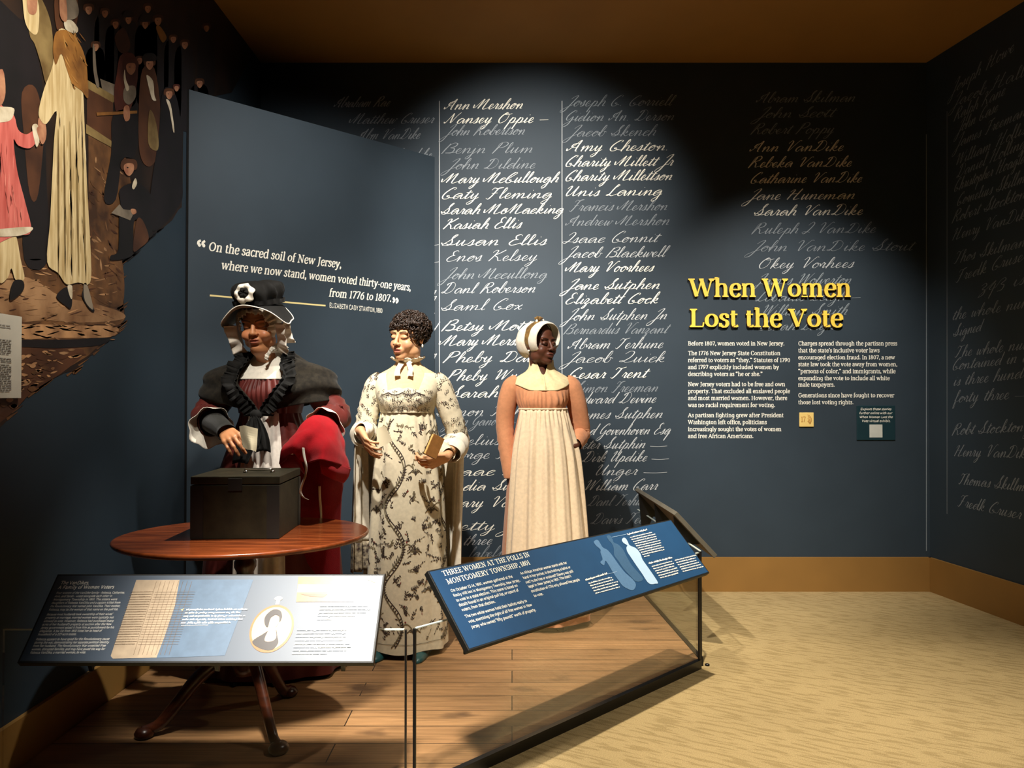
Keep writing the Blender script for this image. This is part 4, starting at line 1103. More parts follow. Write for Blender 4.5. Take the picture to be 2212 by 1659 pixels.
for a, b in (((560, 668), (735, 632)), ((515, 1108), (620, 1078))):
    out = []; ribbon(out, [P2.uv(*c8(*a)), P2.uv(*c8(*b))], .0012); g = MB()
    for q in out: g.add([P2.pt(x, y, .0012) for x, y in q], [(0, 1, 2, 3)])
    put2(g, 'pointer_line', M['sil3'])

# first lectern: ledger sheet, miniature portrait, small room picture and text
def c5(x, y): return (20 + x / 5.027, 1220 + y / 5.027)
def c6(x, y): return (420 + x / 5.027, 1220 + y / 5.027)
M['ink_gloss'] = mat('white_gloss_print', '#eceade', rough=.5, var=.02, spec=1.0)
M['ledger'] = mat('tan_ledger_page', '#a8947a', rough=.5, var=.1, vscale=30, spec=.5)
M['ledger2'] = mat('bluish_ledger_page', '#50657a', rough=.5, var=.08, vscale=30, spec=.5)
M['ledgerink'] = mat('brown_ledger_ink', '#6e5840', rough=.4, var=.1)
def patch(pts, m, nm, h, pl=P1, put=put1):
    g = MB(); q = [pl.uv(*p) for p in pts]
    g.add([pl.pt(a, b, h) for a, b in q], [tuple(range(len(q)))]); return put(g, nm, m)
patch([c5(1380, 162), c5(1665, 162), c5(1990, 162), c6(640, 160), c6(330, 985), c5(1940, 1000), c5(1600, 1010), c5(1125, 1022), c5(1100, 1000)], M['ledger2'], 'ledger_picture', .0001)
patch([c5(1380, 165), c5(1850, 165), c5(1800, 440), c5(1680, 800), c5(1600, 1008), c5(1125, 1020), c5(1102, 990)], M['ledger'], 'ledger_page', .0004)
g = MB()
for i in range(22):
    y0 = 300 + i * 27; x0 = 1345 - (y0 - 165) * .325 + 20
    dashes(g, P1, c5(x0, y0), c5(x0 + 240, y0 - 4), .0022, .004, .014)
    dashes(g, P1, c5(x0 + 260, y0), c5(x0 + 700, y0 - 4), .0008, .02, .06)
for i in range(9):
    xa = 1600 + i * 48
    out = []; ribbon(out, [P1.uv(*c5(xa, 180)), P1.uv(*c5(xa - 250, 980))], .0010)
    for q in out: g.add([P1.pt(x, y, .0008) for x, y in q], [(0, 1, 2, 3)])
o = put1(g, 'ledger_writing', M['ledgerink'])
g = MB()
write_px(g, P1, 'The VanDikes,', c5(552, 212), c5(862, 212), .0165, thick=125, thin=100, serif=False, slant=.1, per=3)
write_px(g, P1, 'A Family of Women Voters', c5(525, 262), c5(1132, 258), .0165, thick=125, thin=100, serif=False, slant=.1, per=3)
put1(g, 'heading', M['ink_gloss'])
g = MB()
L1 = ['Four women of the VanDike family \u2019 Rebecca, Catharine,', 'Ann, and Sarah - voted alongside each other in', 'Montgomery Township in 1801. The sisters were', 'daughters of Rebecca VanDike and a captain killed from', 'the Revolutionary War named John VanDike. Their mother,', 'Rebecca, may be the woman of that name on the poll list.',
      None, 'Because most husbands took ownership of their wives\u2019', 'property at marriage, married women were typically not', 'allowed to vote. However, Rebecca had purchased many', 'acres of her husband\u2019s property at auction after the New', 'Jersey government seized it from him as punishment for his', 'allegiance. A tax list from 1802 listed her as head of', 'household of a 227-acre estate.',
      None, 'Rebecca appears to have spied for the Revolutionary cause', 'during the war, demonstrating her separate political identity', 'from her husband. The Revolutionary War unsettled Free', 'women, disrupted families, and may have paved the way for', 'Rebecca VanDike, a married woman, to vote.']
ends = [1250, 1115, 1168, 1205, 1203, 1180, 0, 1120, 1130, 1132, 1108, 1135, 1000, 728, 0, 1083, 1080, 1045, 1035, 828]
y = 316
for s_, xe in zip(L1, ends):
    if s_ is None: y += 16; continue
    x0 = 505 - (y - 316) * .437
    write_px(g, P1, s_.replace('\u2019 R', '- R') if s_.startswith('Four') else s_, c5(x0, y), c5(xe, y - 4), .0100, thick=105, thin=85, serif=False, slant=.12, per=2)
    y += 36.3
put1(g, 'body_text', M['ink_gloss'])
g = MB()
for i in range(5):
    dashes(g, P1, c5(1920 - i * 14, 496 + i * 36), c6([583, 495, 550, 518, 390][i], 492 + i * 36), .0062)
dashes(g, P1, c5(1868, 662), c5(2165, 660), .002)
for i in range(5):
    dashes(g, P1, c6(1362 - i * 8, 455 + i * 36), c6([1880, 1910, 1860, 1740, 1500][i], 452 + i * 36), .0058)
for i in range(8):
    dashes(g, P1, c6(1115 - i * 8, 715 + i * 37), c6([1650, 1640, 1640, 1610, 1680, 1690, 1650, 1440][i], 712 + i * 37), .0058)
put1(g, 'captions', M['ink_gloss'])
patch([c5(1862, 488), c5(1900, 474), c5(1884, 503)], M['rule'], 'pointer', .0006)
patch([c6(1970, 132), c6(1882, 162), c6(1962, 195)], M['rule'], 'pointer', .0006)
M['roomtan'] = mat('picture_tan', '#9d7048', rough=.35, var=.15, vscale=40)
M['roomcream'] = mat('picture_cream', '#d8c6a4', rough=.35, var=.08, vscale=40)
M['roombrown'] = mat('picture_brown', '#6d4b30', rough=.35, var=.15, vscale=40)
patch([c6(1128, 130), c6(1770, 125), c6(1730, 402), c6(1105, 405)], M['roomtan'], 'room_picture', .0004)
patch([c6(1128, 212), c6(1500, 215), c6(1490, 300), c6(1115, 300)], M['roomcream'], 'room_picture_wall', .0007)
patch([c6(1610, 210), c6(1766, 130), c6(1730, 400), c6(1655, 400), c6(1680, 260), c6(1560, 300)], M['roomcream'], 'room_picture_wall', .0007)
patch([c6(1150, 318), c6(1440, 322), c6(1400, 352), c6(1250, 345)], M['roombrown'], 'room_picture_table', .001)
# oval miniature
mini = lambda x, y: P1.uv(*c6(x, y))
cx, cy = mini(840, 690); ex = (mini(1075, 690)[0] - mini(605, 690)[0]) / 2; ey = abs(mini(840, 440)[1] - mini(840, 960)[1]) / 2
def oval(sx, sy, m, nm, h, ox=0, oy=0, n=40):
    g = MB(); g.add([P1.pt(cx + ox + ex * sx * math.cos(2 * PI * i / n), cy + oy + ey * sy * math.sin(2 * PI * i / n), h) for i in range(n)], [tuple(range(n))]); put1(g, nm, m)
M['minigold'] = mat('copper_frame', '#a06a3c', rough=.35, var=.1); M['miniskin'] = mat('miniature_skin', '#d9b592', rough=.4, var=.05); M['minibg'] = mat('miniature_ground', '#c9a883', rough=.4, var=.08)
M['minidark'] = mat('miniature_dark', '#2d2622', rough=.4, var=.1)
oval(1, 1, M['minigold'], 'miniature_frame', .0004); oval(.9, .9, M['minibg'], 'miniature_ground', .0007)
def mpoly(pts, m, nm, h):
    g = MB(); q = cr_spline(pts, 4, True)
    g.add([P1.pt(cx + ex * a, cy + ey * b, h) for a, b in q], [tuple(range(len(q)))]); put1(g, nm, m)
mpoly([(-.75, -.55), (-.35, -.25), (-.1, -.1), (.2, -.05), (.35, -.35), (.45, -.6), (.3, -.85), (0, -.9), (-.4, -.8)], M['minidark'], 'miniature_dress', .001)
mpoly([(-.12, -.1), (.1, .1), (.2, -.05), (.3, -.4), (.1, -.55), (-.2, -.5)], M['miniskin'], 'miniature_neck', .0013)
mpoly([(-.2, .35), (.05, .55), (.25, .35), (.22, .1), (.05, -.02), (-.12, .08)], M['miniskin'], 'miniature_face', .0016)
mpoly([(-.38, .2), (-.42, .5), (-.15, .78), (.2, .75), (.36, .5), (.3, .25), (.22, .5), (0, .55), (-.15, .4), (-.2, .05)], M['minidark'], 'miniature_hair', .0019)
g = MB()
g.add([P1.pt(cx + ex * .0 + a, cy + ey * 1.02 + b, .0006) for a, b in ((-.006, 0), (.006, 0), (.006, .016), (-.006, .016))], [(0, 1, 2, 3)])
g.add([P1.pt(cx + .013 * math.cos(2 * PI * i / 14), cy + ey * 1.02 + .02 + .007 * math.sin(2 * PI * i / 14), .0008) for i in range(14)], [tuple(range(14))])
put1(g, 'miniature_loop', M['roomcream'])

# ------------------------------------------------------------------ tea table
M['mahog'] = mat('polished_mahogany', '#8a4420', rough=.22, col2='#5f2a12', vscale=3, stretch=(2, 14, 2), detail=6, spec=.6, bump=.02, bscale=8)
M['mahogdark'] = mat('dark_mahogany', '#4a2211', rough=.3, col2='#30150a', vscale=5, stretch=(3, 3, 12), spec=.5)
TZ = .763
TC = Vector((-.998, 2.885, 0))
table = empty('tea_table', (TC.x, TC.y, PZ))
tag(table, 'oval mahogany pedestal tea table with three curved legs', 'table')
mb = MB()
prof = [(.0, -.024), (.93, -.024), (.972, -.020), (.992, -.014), (1.0, -.007), (.996, -.002), (.985, 0), (0, 0)]
ca, sa = math.cos(R(13)), math.sin(R(13))
rings = []
for r, z in prof:
    rings.append([(ca * .455 * r * math.cos(t) - sa * .388 * r * math.sin(t), sa * .455 * r * math.cos(t) + ca * .388 * r * math.sin(t), TZ - PZ + z) for t in [2 * PI * j / 72 for j in range(72)]])
mb.loft(rings, False)
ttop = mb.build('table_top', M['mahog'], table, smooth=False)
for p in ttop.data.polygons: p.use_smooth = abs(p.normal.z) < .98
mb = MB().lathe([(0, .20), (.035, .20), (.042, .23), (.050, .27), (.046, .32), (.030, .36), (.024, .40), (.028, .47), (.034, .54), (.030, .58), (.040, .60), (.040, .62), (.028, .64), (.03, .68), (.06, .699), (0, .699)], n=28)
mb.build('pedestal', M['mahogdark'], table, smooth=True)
for fx, fy in ((-.823, 2.70), (-1.313, 2.81), (-.925, 3.17)):
    d = Vector((fx - TC.x, fy - TC.y, 0)); L_ = d.length; d.normalize()
    pts = [d * (.02) + Vector((0, 0, .30)), d * .07 + Vector((0, 0, .275)), d * (L_ * .5) + Vector((0, 0, .20)), d * (L_ * .75) + Vector((0, 0, .10)), d * (L_ * .9) + Vector((0, 0, .045)), d * L_ + Vector((0, 0, .030)), d * (L_ + .03) + Vector((0, 0, .026))]
    pts = [Vector(p) for p in cr_spline([tuple(p) for p in pts], 4)]
    k = len(pts)
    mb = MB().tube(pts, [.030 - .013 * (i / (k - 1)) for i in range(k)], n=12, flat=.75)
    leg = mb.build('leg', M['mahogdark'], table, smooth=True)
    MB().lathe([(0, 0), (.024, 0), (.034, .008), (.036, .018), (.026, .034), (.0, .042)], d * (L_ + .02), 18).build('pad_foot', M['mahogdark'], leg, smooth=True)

# ------------------------------------------------------------------ ballot box
M['boxpaint'] = mat('dark_olive_box_paint', '#2e2a1b', rough=.6, var=.25, vscale=18, bump=.1, bscale=120, spec=.25)
M['boxband'] = mat('black_box_edge', '#1c1a14', rough=.6, var=.2)
M['steel'] = mat('worn_steel', '#c9c6bc', rough=.25, metal=1.0, var=.1)
bx = empty('ballot_box', (-1.003, 2.93, TZ), R(2.5))
tag(bx, 'dark olive wooden ballot box with wire handle on the table', 'box')
W_, D_, H_ = .315, .32, .226
MB().box((0, 0, H_ / 2 - .016), (W_, D_, H_ - .032)).build('box_body', M['boxpaint'], bx, bevel=.003)
MB().box((0, 0, H_ - .0145), (W_ + .002, D_ + .002, .029)).build('box_lid', M['boxpaint'], bx, bevel=.003)
for sx in (-1, 1):
    mb = MB()
    mb.box((sx * (W_ / 2 - .022), -D_ / 2 - .0012, H_ / 2 - .016), (.045, .0024, H_ - .036))
    mb.build('corner_band', M['boxband'], bx); mb = MB()
    mb.box((sx * (W_ / 2 + .0012), D_ / 2 - .018, H_ / 2 - .016), (.0024, .036, H_ - .036))
    mb.build('corner_band', M['boxband'], bx)
MB().box((0, -D_ / 2 - .002, H_ - .03), (.05, .004, .045)).build('hasp', M['boxband'], bx, bevel=.001)
hp = [(-.05, 0, .0), (-.05, -.004, .012), (-.042, -.012, .012), (0, -.018, .010), (.042, -.012, .012), (.05, -.004, .012), (.05, 0, .0)]
MB().tube([Vector(p) + Vector((.045, -.02, H_)) for p in cr_spline(hp, 4)], .0035, n=8).build('handle', M['steel'], bx, smooth=True)
for sx in (-1, 1):
    MB().lathe([(0, 0), (.009, 0), (.009, .004), (.004, .009), (0, .010)], (.045 + sx * .05, -.02, H_), 12).build('handle_mount', M['steel'], bx, smooth=True)
MB().box((.03, .06, H_ + .0006), (.10, .012, .0012)).build('slot', M['blackmatte'], bx)
# ------------------------------------------------------------------ bodies: one continuous surface grown from blended volumes
class Field:
    def __init__(s, lo, hi, h):
        s.h = h; s.lo = np.array(lo, float)
        s.n = [int(math.ceil((hi[i] - lo[i]) / h)) + 1 for i in range(3)]
        s.ax = [(lo[i] + h * np.arange(s.n[i])).astype(np.float32) for i in range(3)]
        s.init = .03
        s.D = np.full(s.n, s.init, np.float32)
    def box(s, lo, hi, k):
        m = s.init + k
        sl = []
        for i in range(3):
            a = int(max(0, math.floor((lo[i] - m - s.lo[i]) / s.h))); b = int(min(s.n[i], math.ceil((hi[i] + m - s.lo[i]) / s.h) + 1))
            if b <= a: return None
            sl.append(slice(a, b))
        return tuple(sl)
    def grid(s, sl):
        return s.ax[0][sl[0]][:, None, None], s.ax[1][sl[1]][None, :, None], s.ax[2][sl[2]][None, None, :]
    def put(s, sl, d, k, sub=False):
        A = s.D[sl]
        if sub:
            d = -d
            h = np.maximum(k - np.abs(A - d), 0) / k
            s.D[sl] = np.maximum(A, d) + h * h * k * .25
        else:
            h = np.maximum(k - np.abs(A - d), 0) / k
            s.D[sl] = np.minimum(A, d) - h * h * k * .25
    def ell(s, c, r, rot=None, k=.015, sub=False):
        c = np.array(c, float); R_ = max(r)
        rr = np.array([R_] * 3) if rot is not None else np.array(r)
        sl = s.box(c - rr, c + rr, k)
        if sl is None: return
        X, Y, Z = s.grid(sl)
        X = X - np.float32(c[0]); Y = Y - np.float32(c[1]); Z = Z - np.float32(c[2])
        if rot is not None:
            m = np.array(rot.transposed(), np.float32)
            X, Y, Z = (m[i][0] * X + m[i][1] * Y + m[i][2] * Z for i in range(3))
        k0 = np.sqrt((X / r[0]) ** 2 + (Y / r[1]) ** 2 + (Z / r[2]) ** 2)
        k1 = np.sqrt((X / r[0] ** 2) ** 2 + (Y / r[1] ** 2) ** 2 + (Z / r[2] ** 2) ** 2)
        d = k0 * (k0 - 1) / np.maximum(k1, 1e-6)
        s.put(sl, d.astype(np.float32), k, sub)
    def cap(s, a, b, ra, rb, k=.015, sub=False):
        a = np.array(a, float); b = np.array(b, float); R_ = max(ra, rb)
        sl = s.box(np.minimum(a, b) - R_, np.maximum(a, b) + R_, k)
        if sl is None: return
        X, Y, Z = s.grid(sl); ba = b - a; q = float(ba @ ba) or 1e-9
        X = X - np.float32(a[0]); Y = Y - np.float32(a[1]); Z = Z - np.float32(a[2])
        t = np.clip((X * ba[0] + Y * ba[1] + Z * ba[2]) / q, 0, 1)
        d = np.sqrt((X - ba[0] * t) ** 2 + (Y - ba[1] * t) ** 2 + (Z - ba[2] * t) ** 2) - (ra + (rb - ra) * t)
        s.put(sl, d.astype(np.float32), k, sub)
    def mesh(s):
        D = s.D; S = D < 0
        nx, ny, nz = s.n
        cnt = np.zeros((nx - 1, ny - 1, nz - 1), np.uint8)
        for i in (0, 1):
            for j in (0, 1):
                for k in (0, 1):
                    cnt += S[i:nx - 1 + i, j:ny - 1 + j, k:nz - 1 + k]
        I = np.argwhere((cnt > 0) & (cnt < 8)); del cnt
        pos = np.zeros((len(I), 3)); num = np.zeros(len(I))
        cs = [(i, j, k) for i in (0, 1) for j in (0, 1) for k in (0, 1)]
        val = {c: D[I[:, 0] + c[0], I[:, 1] + c[1], I[:, 2] + c[2]] for c in cs}
        for c0 in cs:
            for ax in range(3):
                if c0[ax]: continue
                c1 = list(c0); c1[ax] = 1; c1 = tuple(c1)
                a, b = val[c0], val[c1]
                m = (a < 0) != (b < 0)
                t = np.where(m, a / np.where(m, a - b, 1), 0)
                p = np.repeat(np.array(c0, float)[None], len(I), 0); p[:, ax] += t
                pos[m] += p[m]; num += m
        V = s.lo + (I + pos / num[:, None]) * s.h
        idx = np.full((nx - 1, ny - 1, nz - 1), -1, np.int32)
        idx[I[:, 0], I[:, 1], I[:, 2]] = np.arange(len(I))
        F_ = []
        for ax in range(3):
            sl0 = [slice(None)] * 3; sl1 = [slice(None)] * 3
            sl0[ax] = slice(0, s.n[ax] - 1); sl1[ax] = slice(1, s.n[ax])
            ch = S[tuple(sl0)] != S[tuple(sl1)]
            E = np.argwhere(ch)
            flip = S[tuple(sl0)][E[:, 0], E[:, 1], E[:, 2]]
            u, v = [(1, 2), (2, 0), (0, 1)][ax]
            ok = (E[:, u] > 0) & (E[:, v] > 0) & (E[:, u] < s.n[u] - 1) & (E[:, v] < s.n[v] - 1)
            E, flip = E[ok], flip[ok]
            def at(du, dv):
                q = E.copy(); q[:, u] += du; q[:, v] += dv
                return idx[q[:, 0], q[:, 1], q[:, 2]]
            Q = np.stack([at(-1, -1), at(0, -1), at(0, 0), at(-1, 0)], 1)
            Q[~flip] = Q[~flip][:, ::-1]
            F_.append(Q)
        Q = np.concatenate(F_); Q = Q[(Q >= 0).all(1)]
        return V, Q

class Head:
    """head frame: origin between the eyes' height, face towards -y"""
    def __init__(s, c, yaw=0, pitch=0, roll=0, sc=1.0):
        s.c = Vector(c); s.sc = sc
        s.r = Matrix.Rotation(R(yaw), 3, 'Z') @ Matrix.Rotation(R(roll), 3, 'Y') @ Matrix.Rotation(R(pitch), 3, 'X')
    def w(s, p): return s.c + s.r @ (Vector(p) * s.sc)
    def grow(s, f, lids='down', nose=1.0, lip=1.0, old=False, cheek=1.0):
        E = lambda p, r, k=.012, sub=False, rot=None: f.ell(s.w(p), [q * s.sc for q in r], s.r if rot is None else s.r @ rot, k, sub)
        Cc = lambda a, b, ra, rb, k=.01, sub=False: f.cap(s.w(a), s.w(b), ra * s.sc, rb * s.sc, k, sub)
        E((0, .018, .040), (.074, .094, .080)); E((0, -.012, -.028), (.060, .070, .076), .02)
        E((0, -.020, -.062), (.052, .058, .044), .02); E((0, -.068, -.095), (.024, .020, .018), .03)
        for x in (-1, 1):
            E((x * .036, -.058, -.036), (.026 * cheek, .024 * cheek, .026), .02)
            E((x * .05, -.02, -.075), (.016, .03, .02), .02)
            E((x * .030, -.072, .027), (.026, .010, .009), .016)
        for x in (-1, 1):
            E((x * .031, -.092, .003), (.019, .0135, .013), .012, True)
        # nose
        Cc((0, -.080, .016), (0, -.1015, -.024), .0075 * nose, .0095 * nose, .009)
        E((0, -.1045, -.027), (.0115 * nose, .0105, .0098), .006)
        for x in (-1, 1):
            E((x * .0125 * nose, -.0945, -.031), (.0085 * nose, .010, .0075), .006)
            E((x * .0065 * nose, -.101, -.0385), (.0042, .006, .0034), .003, True)
        # mouth
        E((0, -.082, -.062), (.028, .014, .019), .014)
        for x in (-1, 1): E((x * .0085, -.0935, -.0555), (.0125, .0072, .0062 * lip), .006)
        E((0, -.0925, -.0685), (.0165, .0075, .0070 * lip), .006)
        E((0, -.1005, -.0620), (.024, .0085, .0024), .003, True)
        E((0, -.092, -.0815), (.016, .007, .0055), .008, True)
        if old:
            for x in (-1, 1):
                Cc((x * .021, -.097, -.036), (x * .034, -.086, -.066), .003, .003, .008, True)
                E((x * .040, -.066, -.040), (.022, .024, .018), .012)
            E((0, -.045, -.108), (.034, .035, .016), .02)
        # lids
        for x in (-1, 1):
            if lids == 'open':
                E((x * .031, -.0725, .003), (.0170, .0140, .0130), .006)
                E((x * .031, -.0905, .0020), (.0138, .0095, .0040), .002, True)
            else:
                E((x * .031, -.0700, .003), (.0180, .0130, .0125), .009)
                E((x * .031, -.0870, -.0065), (.017, .0060, .0020), .002, True)
        # ears
        for x in (-1, 1):
            E((x * .074, .012, -.006), (.008, .017, .029), .006)
            E((x * .082, .008, -.002), (.005, .009, .016), .004, True)
    def masks(s, V):
        m = np.array(s.r.transposed()) / s.sc
        L = (V - np.array(s.c)) @ m.T
        x, y, z = L[:, 0], L[:, 1], L[:, 2]
        front = y < -.06
        ax = np.abs(x)
        lips = np.clip(1.6 - ((x / .0235) ** 2 + ((z + .0622) / .0125) ** 2) * 1.1, 0, 1) * (y < -.078)
        bz = .0225 + .0075 * np.sin(np.clip((ax - .010) / .042, 0, 1) * 2.2)
        brow = np.clip(1.8 - np.abs(z - bz) / .0026, 0, 1) * ((ax > .011) & (ax < .050)) * front * (y < -.045)
        lz = -.0062 + .0040 * ((ax - .031) / .015) ** 2
        lash = np.clip(1.8 - np.abs(z - lz) / .0022, 0, 1) * ((ax > .014) & (ax < .049)) * (y < -.055)
        chk = np.clip(1 - (((ax - .040) / .026) ** 2 + ((z + .030) / .026) ** 2), 0, 1) * front
        return lips, brow, lash, chk

FW = [(.034, (.040, .024, .020), .0086), (.0115, (.044, .027, .021), .0088), (-.0105, (.040, .025, .020), .0083), (-.031, (.031, .019, .017), .0074)]
def grow_hand(f, wrist, d, pn, side, curls, thumb, sc=.94, splay=(.10, .02, -.06, -.14)):
    """wrist point, finger direction, palm normal, side=+1/-1 for where the thumb sits (+1: along d x pn)"""
    d = Vector(d).normalized(); pn = Vector(pn); pn = (pn - d * pn.dot(d)).normalized()
    tx = d.cross(pn).normalized() * side
    W = Vector(wrist)
    P = lambda x, y, z: W + (tx * x + d * y + pn * z) * sc
    kn = []
    for i, (bx_, ln, r) in enumerate(FW):
        ky = (.082, .086, .081, .073)[i]; kz = (-.002, -.004, -.003, 0)[i]
        f.cap(P(bx_ * .55, .004, 0), P(bx_, ky, kz), .0135 * sc, .0112 * sc, .012)
        kn.append((bx_, ky, kz))
    f.ell(P(0, .042, .004), (.03 * sc, .03 * sc, .03 * sc * .5), Matrix((tx, d, pn)).transposed(), .012)
    tips = []
    for i, (bx_, ln, r) in enumerate(FW):
        p = P(*kn[i]); a = 0.0
        sd = (d + tx * splay[i]).normalized()
        for j in range(3):
            a += curls[i][j]
            dr = sd * math.cos(a) + pn * math.sin(a)
            q = p + dr * ln[j] * sc
            f.cap(p, q, r * sc * (1 - .06 * j), r * sc * (.94 - .07 * j), .004 if j else .007)
            p = q
        tips.append(p)
    tp = [P(.020, .018, .006)] + [P(*t) for t in thumb]
    rr = [.014, .0105, .0092, .0078]
    for j in range(len(tp) - 1):
        f.cap(tp[j], tp[j + 1], rr[j] * sc, rr[j + 1] * sc, .009 if j == 0 else .004)
    return P, tips

def skin_mat(name, base, lips, brow, blush, sss=.12, rough=.45):
    m = mat(name, base, rough=rough, var=.05, vscale=40, sss=sss, spec=.4)
    nt = m.node_tree; b = nt.nodes['Principled BSDF']
    src = b.inputs['Base Color'].links[0].from_socket
    at = nt.nodes.new('ShaderNodeAttribute'); at.attribute_name = 'tint'
    sp = nt.nodes.new('ShaderNodeSeparateColor'); nt.links.new(at.outputs['Color'], sp.inputs[0])
    for ch, col, fac in ((0, lips, .8), (1, brow, .9), (2, blush, .45)):
        mu = nt.nodes.new('ShaderNodeMath'); mu.operation = 'MULTIPLY'; mu.inputs[1].default_value = fac
        nt.links.new(sp.outputs[ch], mu.inputs[0])
        mx = nt.nodes.new('ShaderNodeMixRGB'); mx.inputs[2].default_value = lin(col)
        nt.links.new(mu.outputs[0], mx.inputs['Fac']); nt.links.new(src, mx.inputs[1]); src = mx.outputs[0]
    nt.links.new(src, b.inputs['Base Color'])
    return m

def body_mesh(name, f, head, m, loc, rz, lash=True):
    V, Q = f.mesh()
    me = bpy.data.meshes.new(name)
    me.vertices.add(len(V)); me.vertices.foreach_set('co', V.astype(np.float32).ravel())
    me.loops.add(Q.size); me.loops.foreach_set('vertex_index', Q.astype(np.int32).ravel())
    me.polygons.add(len(Q)); me.polygons.foreach_set('loop_start', np.arange(0, Q.size, 4, dtype=np.int32))
    me.update(calc_edges=True); me.validate()
    me.polygons.foreach_set('use_smooth', [True] * len(me.polygons))
    lips, brow, la, chk = head.masks(V)
    a = me.color_attributes.new('tint', 'FLOAT_COLOR', 'POINT')
    col = np.ones((len(V), 4), np.float32); col[:, 0] = lips; col[:, 1] = np.maximum(brow, la if lash else 0); col[:, 2] = chk
    a.data.foreach_set('color', col.ravel())
    me.materials.append(m)
    o = bpy.data.objects.new(name, me); COL.objects.link(o)
    o.location = loc; o.rotation_euler = (0, 0, rz)
    return o

def grow_body(f, hip=.80, sh=1.30, sw=.165, bust=.055, belly=0.0, hx=0.0, neck=None):
    f.ell((0, .0, sh - .10), (.125, .085, .15), None, .03); f.ell((0, .005, 1.02), (.112, .085 + belly, .13), None, .04)
    f.ell((0, .012, .90), (.15, .105 + belly, .13), None, .04)
    for x in (-1, 1):
        f.ell((x * .062, -.045, sh - .12), (bust, bust, bust), None, .03)
        f.cap((0, .02, sh + .030), (x * sw * .8, .015, sh - .03), .038, .034, .03)
        f.cap((x * .08, .0, .88), (x * .075, -.005, .47), .078, .05, .03); f.cap((x * .075, -.005, .47), (x * .07, .012, .09), .05, .032, .02)
        f.cap((x * .07, .02, .05), (x * .08, -.10, .034), .034, .026, .02)
    if neck:
        f.cap((0, .018, sh + .01), neck, .052, .046, .03)

# ------------------------------------------------------------------ cloth helpers
class Surf:
    """closed garment surface: rows of (z, cx, cy, rx, ry) from bottom to top; th=-pi/2 is the front"""
    def __init__(s, rows, fold=None, ex=2.0):
        rows = sorted(rows); s.fold = fold; s.ex = ex
        sp = cr_spline(rows, 8)
        s.T = np.array(sp)
    def row(s, z):
        return [float(np.interp(z, s.T[:, 0], s.T[:, i])) for i in range(1, 5)]
    def p(s, th, z, off=0.0):
        cx, cy, rx, ry = s.row(z)
        c, q = math.cos(th), math.sin(th)
        r = 1.0 / ((abs(c) / rx) ** s.ex + (abs(q) / ry) ** s.ex) ** (1 / s.ex)
        if s.fold: r += s.fold(th, z)
        r += off
        return Vector((cx + c * r, cy + q * r, z))
    def sheet(s, mb, th0, th1, z0, z1, nt=96, nz=40, off=0.0, closed=True, m=0):
        """z0(th), z1(th) may be functions"""
        f0 = z0 if callable(z0) else (lambda t: z0); f1 = z1 if callable(z1) else (lambda t: z1)
        fo = off if callable(off) else (lambda t, u: off)
        rings = []
        for i in range(nz + 1):
            u = i / nz
            ring = []
            for j in range(nt if closed else nt + 1):
                t = th0 + (th1 - th0) * j / nt
                a, b = f0(t), f1(t)
                ring.append(s.p(t, a + (b - a) * u, fo(t, u)))
            rings.append(ring)
        mb.loft(rings, False, closed, m)

def ruffle(mb, pts, out, width, amp, waves, m=0, per=4, lift=0.0, closed=False, rows=3):
    """gathered strip along pts; out(i)->outward direction; the free edge waves"""
    P_ = [Vector(p) for p in cr_spline([tuple(p) for p in pts], per, closed)]
    n = len(P_); k = max(1, int(waves * 8 / n) + 1)
    Q = []
    for i in range(n - 1 if not closed else n):
        for j in range(k): Q.append(P_[i].lerp(P_[(i + 1) % n], j / k))
    if not closed: Q.append(P_[-1])
    n = len(Q); rows_ = []
    for r in range(rows + 1):
        u = r / rows; ring = []
        for i, p in enumerate(Q):
            t = i / max(1, n - 1)
            a = Q[(i + 1) % n if closed else min(i + 1, n - 1)] - Q[i - 1 if (closed or i) else 0]
            if a.length < 1e-9: a = Vector((1, 0, 0))
            a.normalize()
            o_ = out(t, p) if callable(out) else Vector(out)
            o_ = (o_ - a * o_.dot(a)).normalized(); nn_ = a.cross(o_)
            ph = 2 * PI * waves * t
            ring.append(p + o_ * width * u * (1 + .12 * math.sin(ph * .37 + 1)) + nn_ * (amp * u ** .8 * math.sin(ph + .6 * math.sin(ph * .31)) + lift * u) + a * amp * .5 * u * math.sin(2 * ph))
        rows_.append(ring)
    mb.loft(rows_, False, closed, m)

def wrinkle(o, amp, sc_, seed=0, zs=1.0):
    for v in o.data.vertices:
        p = Vector((v.co.x * sc_ + seed, v.co.y * sc_, v.co.z * sc_ * zs))
        v.co += v.normal * amp * (noise.noise(p) + .5 * noise.noise(p * 2.3))
    o.data.update()

def sleeve(path, radii, n=44, per=6, creases=(), amp=.006, seed=0, flat=1.0):
    P_ = [Vector(p) for p in cr_spline([tuple(p) for p in path], per)]
    k = len(P_)
    rad = [float(np.interp(i / (k - 1), np.linspace(0, 1, len(radii)), radii)) for i in range(k)]
    mb = MB(); rings = []
    ref = Vector((0, -1, 0.01))
    for i, p in enumerate(P_):
        t = (P_[min(i + 1, k - 1)] - P_[max(i - 1, 0)]).normalized()
        a = ref - t * ref.dot(t)
        if a.length < .15: a = Vector((1, 0, 0)) - t * t.x
        a.normalize(); b_ = t.cross(a); ring = []
        u = i / (k - 1)
        for j in range(n):
            th = 2 * PI * j / n
            w_ = sum(math.exp(-((u - c) / wd) ** 2) for c, wd in creases)
            r = rad[i] + amp * w_ * math.sin(u * 95 + 2.2 * math.sin(th + seed) + seed) + amp * .35 * math.sin(3 * th + 7 * u + seed)
            ring.append(p + a * math.cos(th) * r + b_ * math.sin(th) * r * flat)
        rings.append(ring)
    mb.loft(rings, False)
    return mb, P_, rings

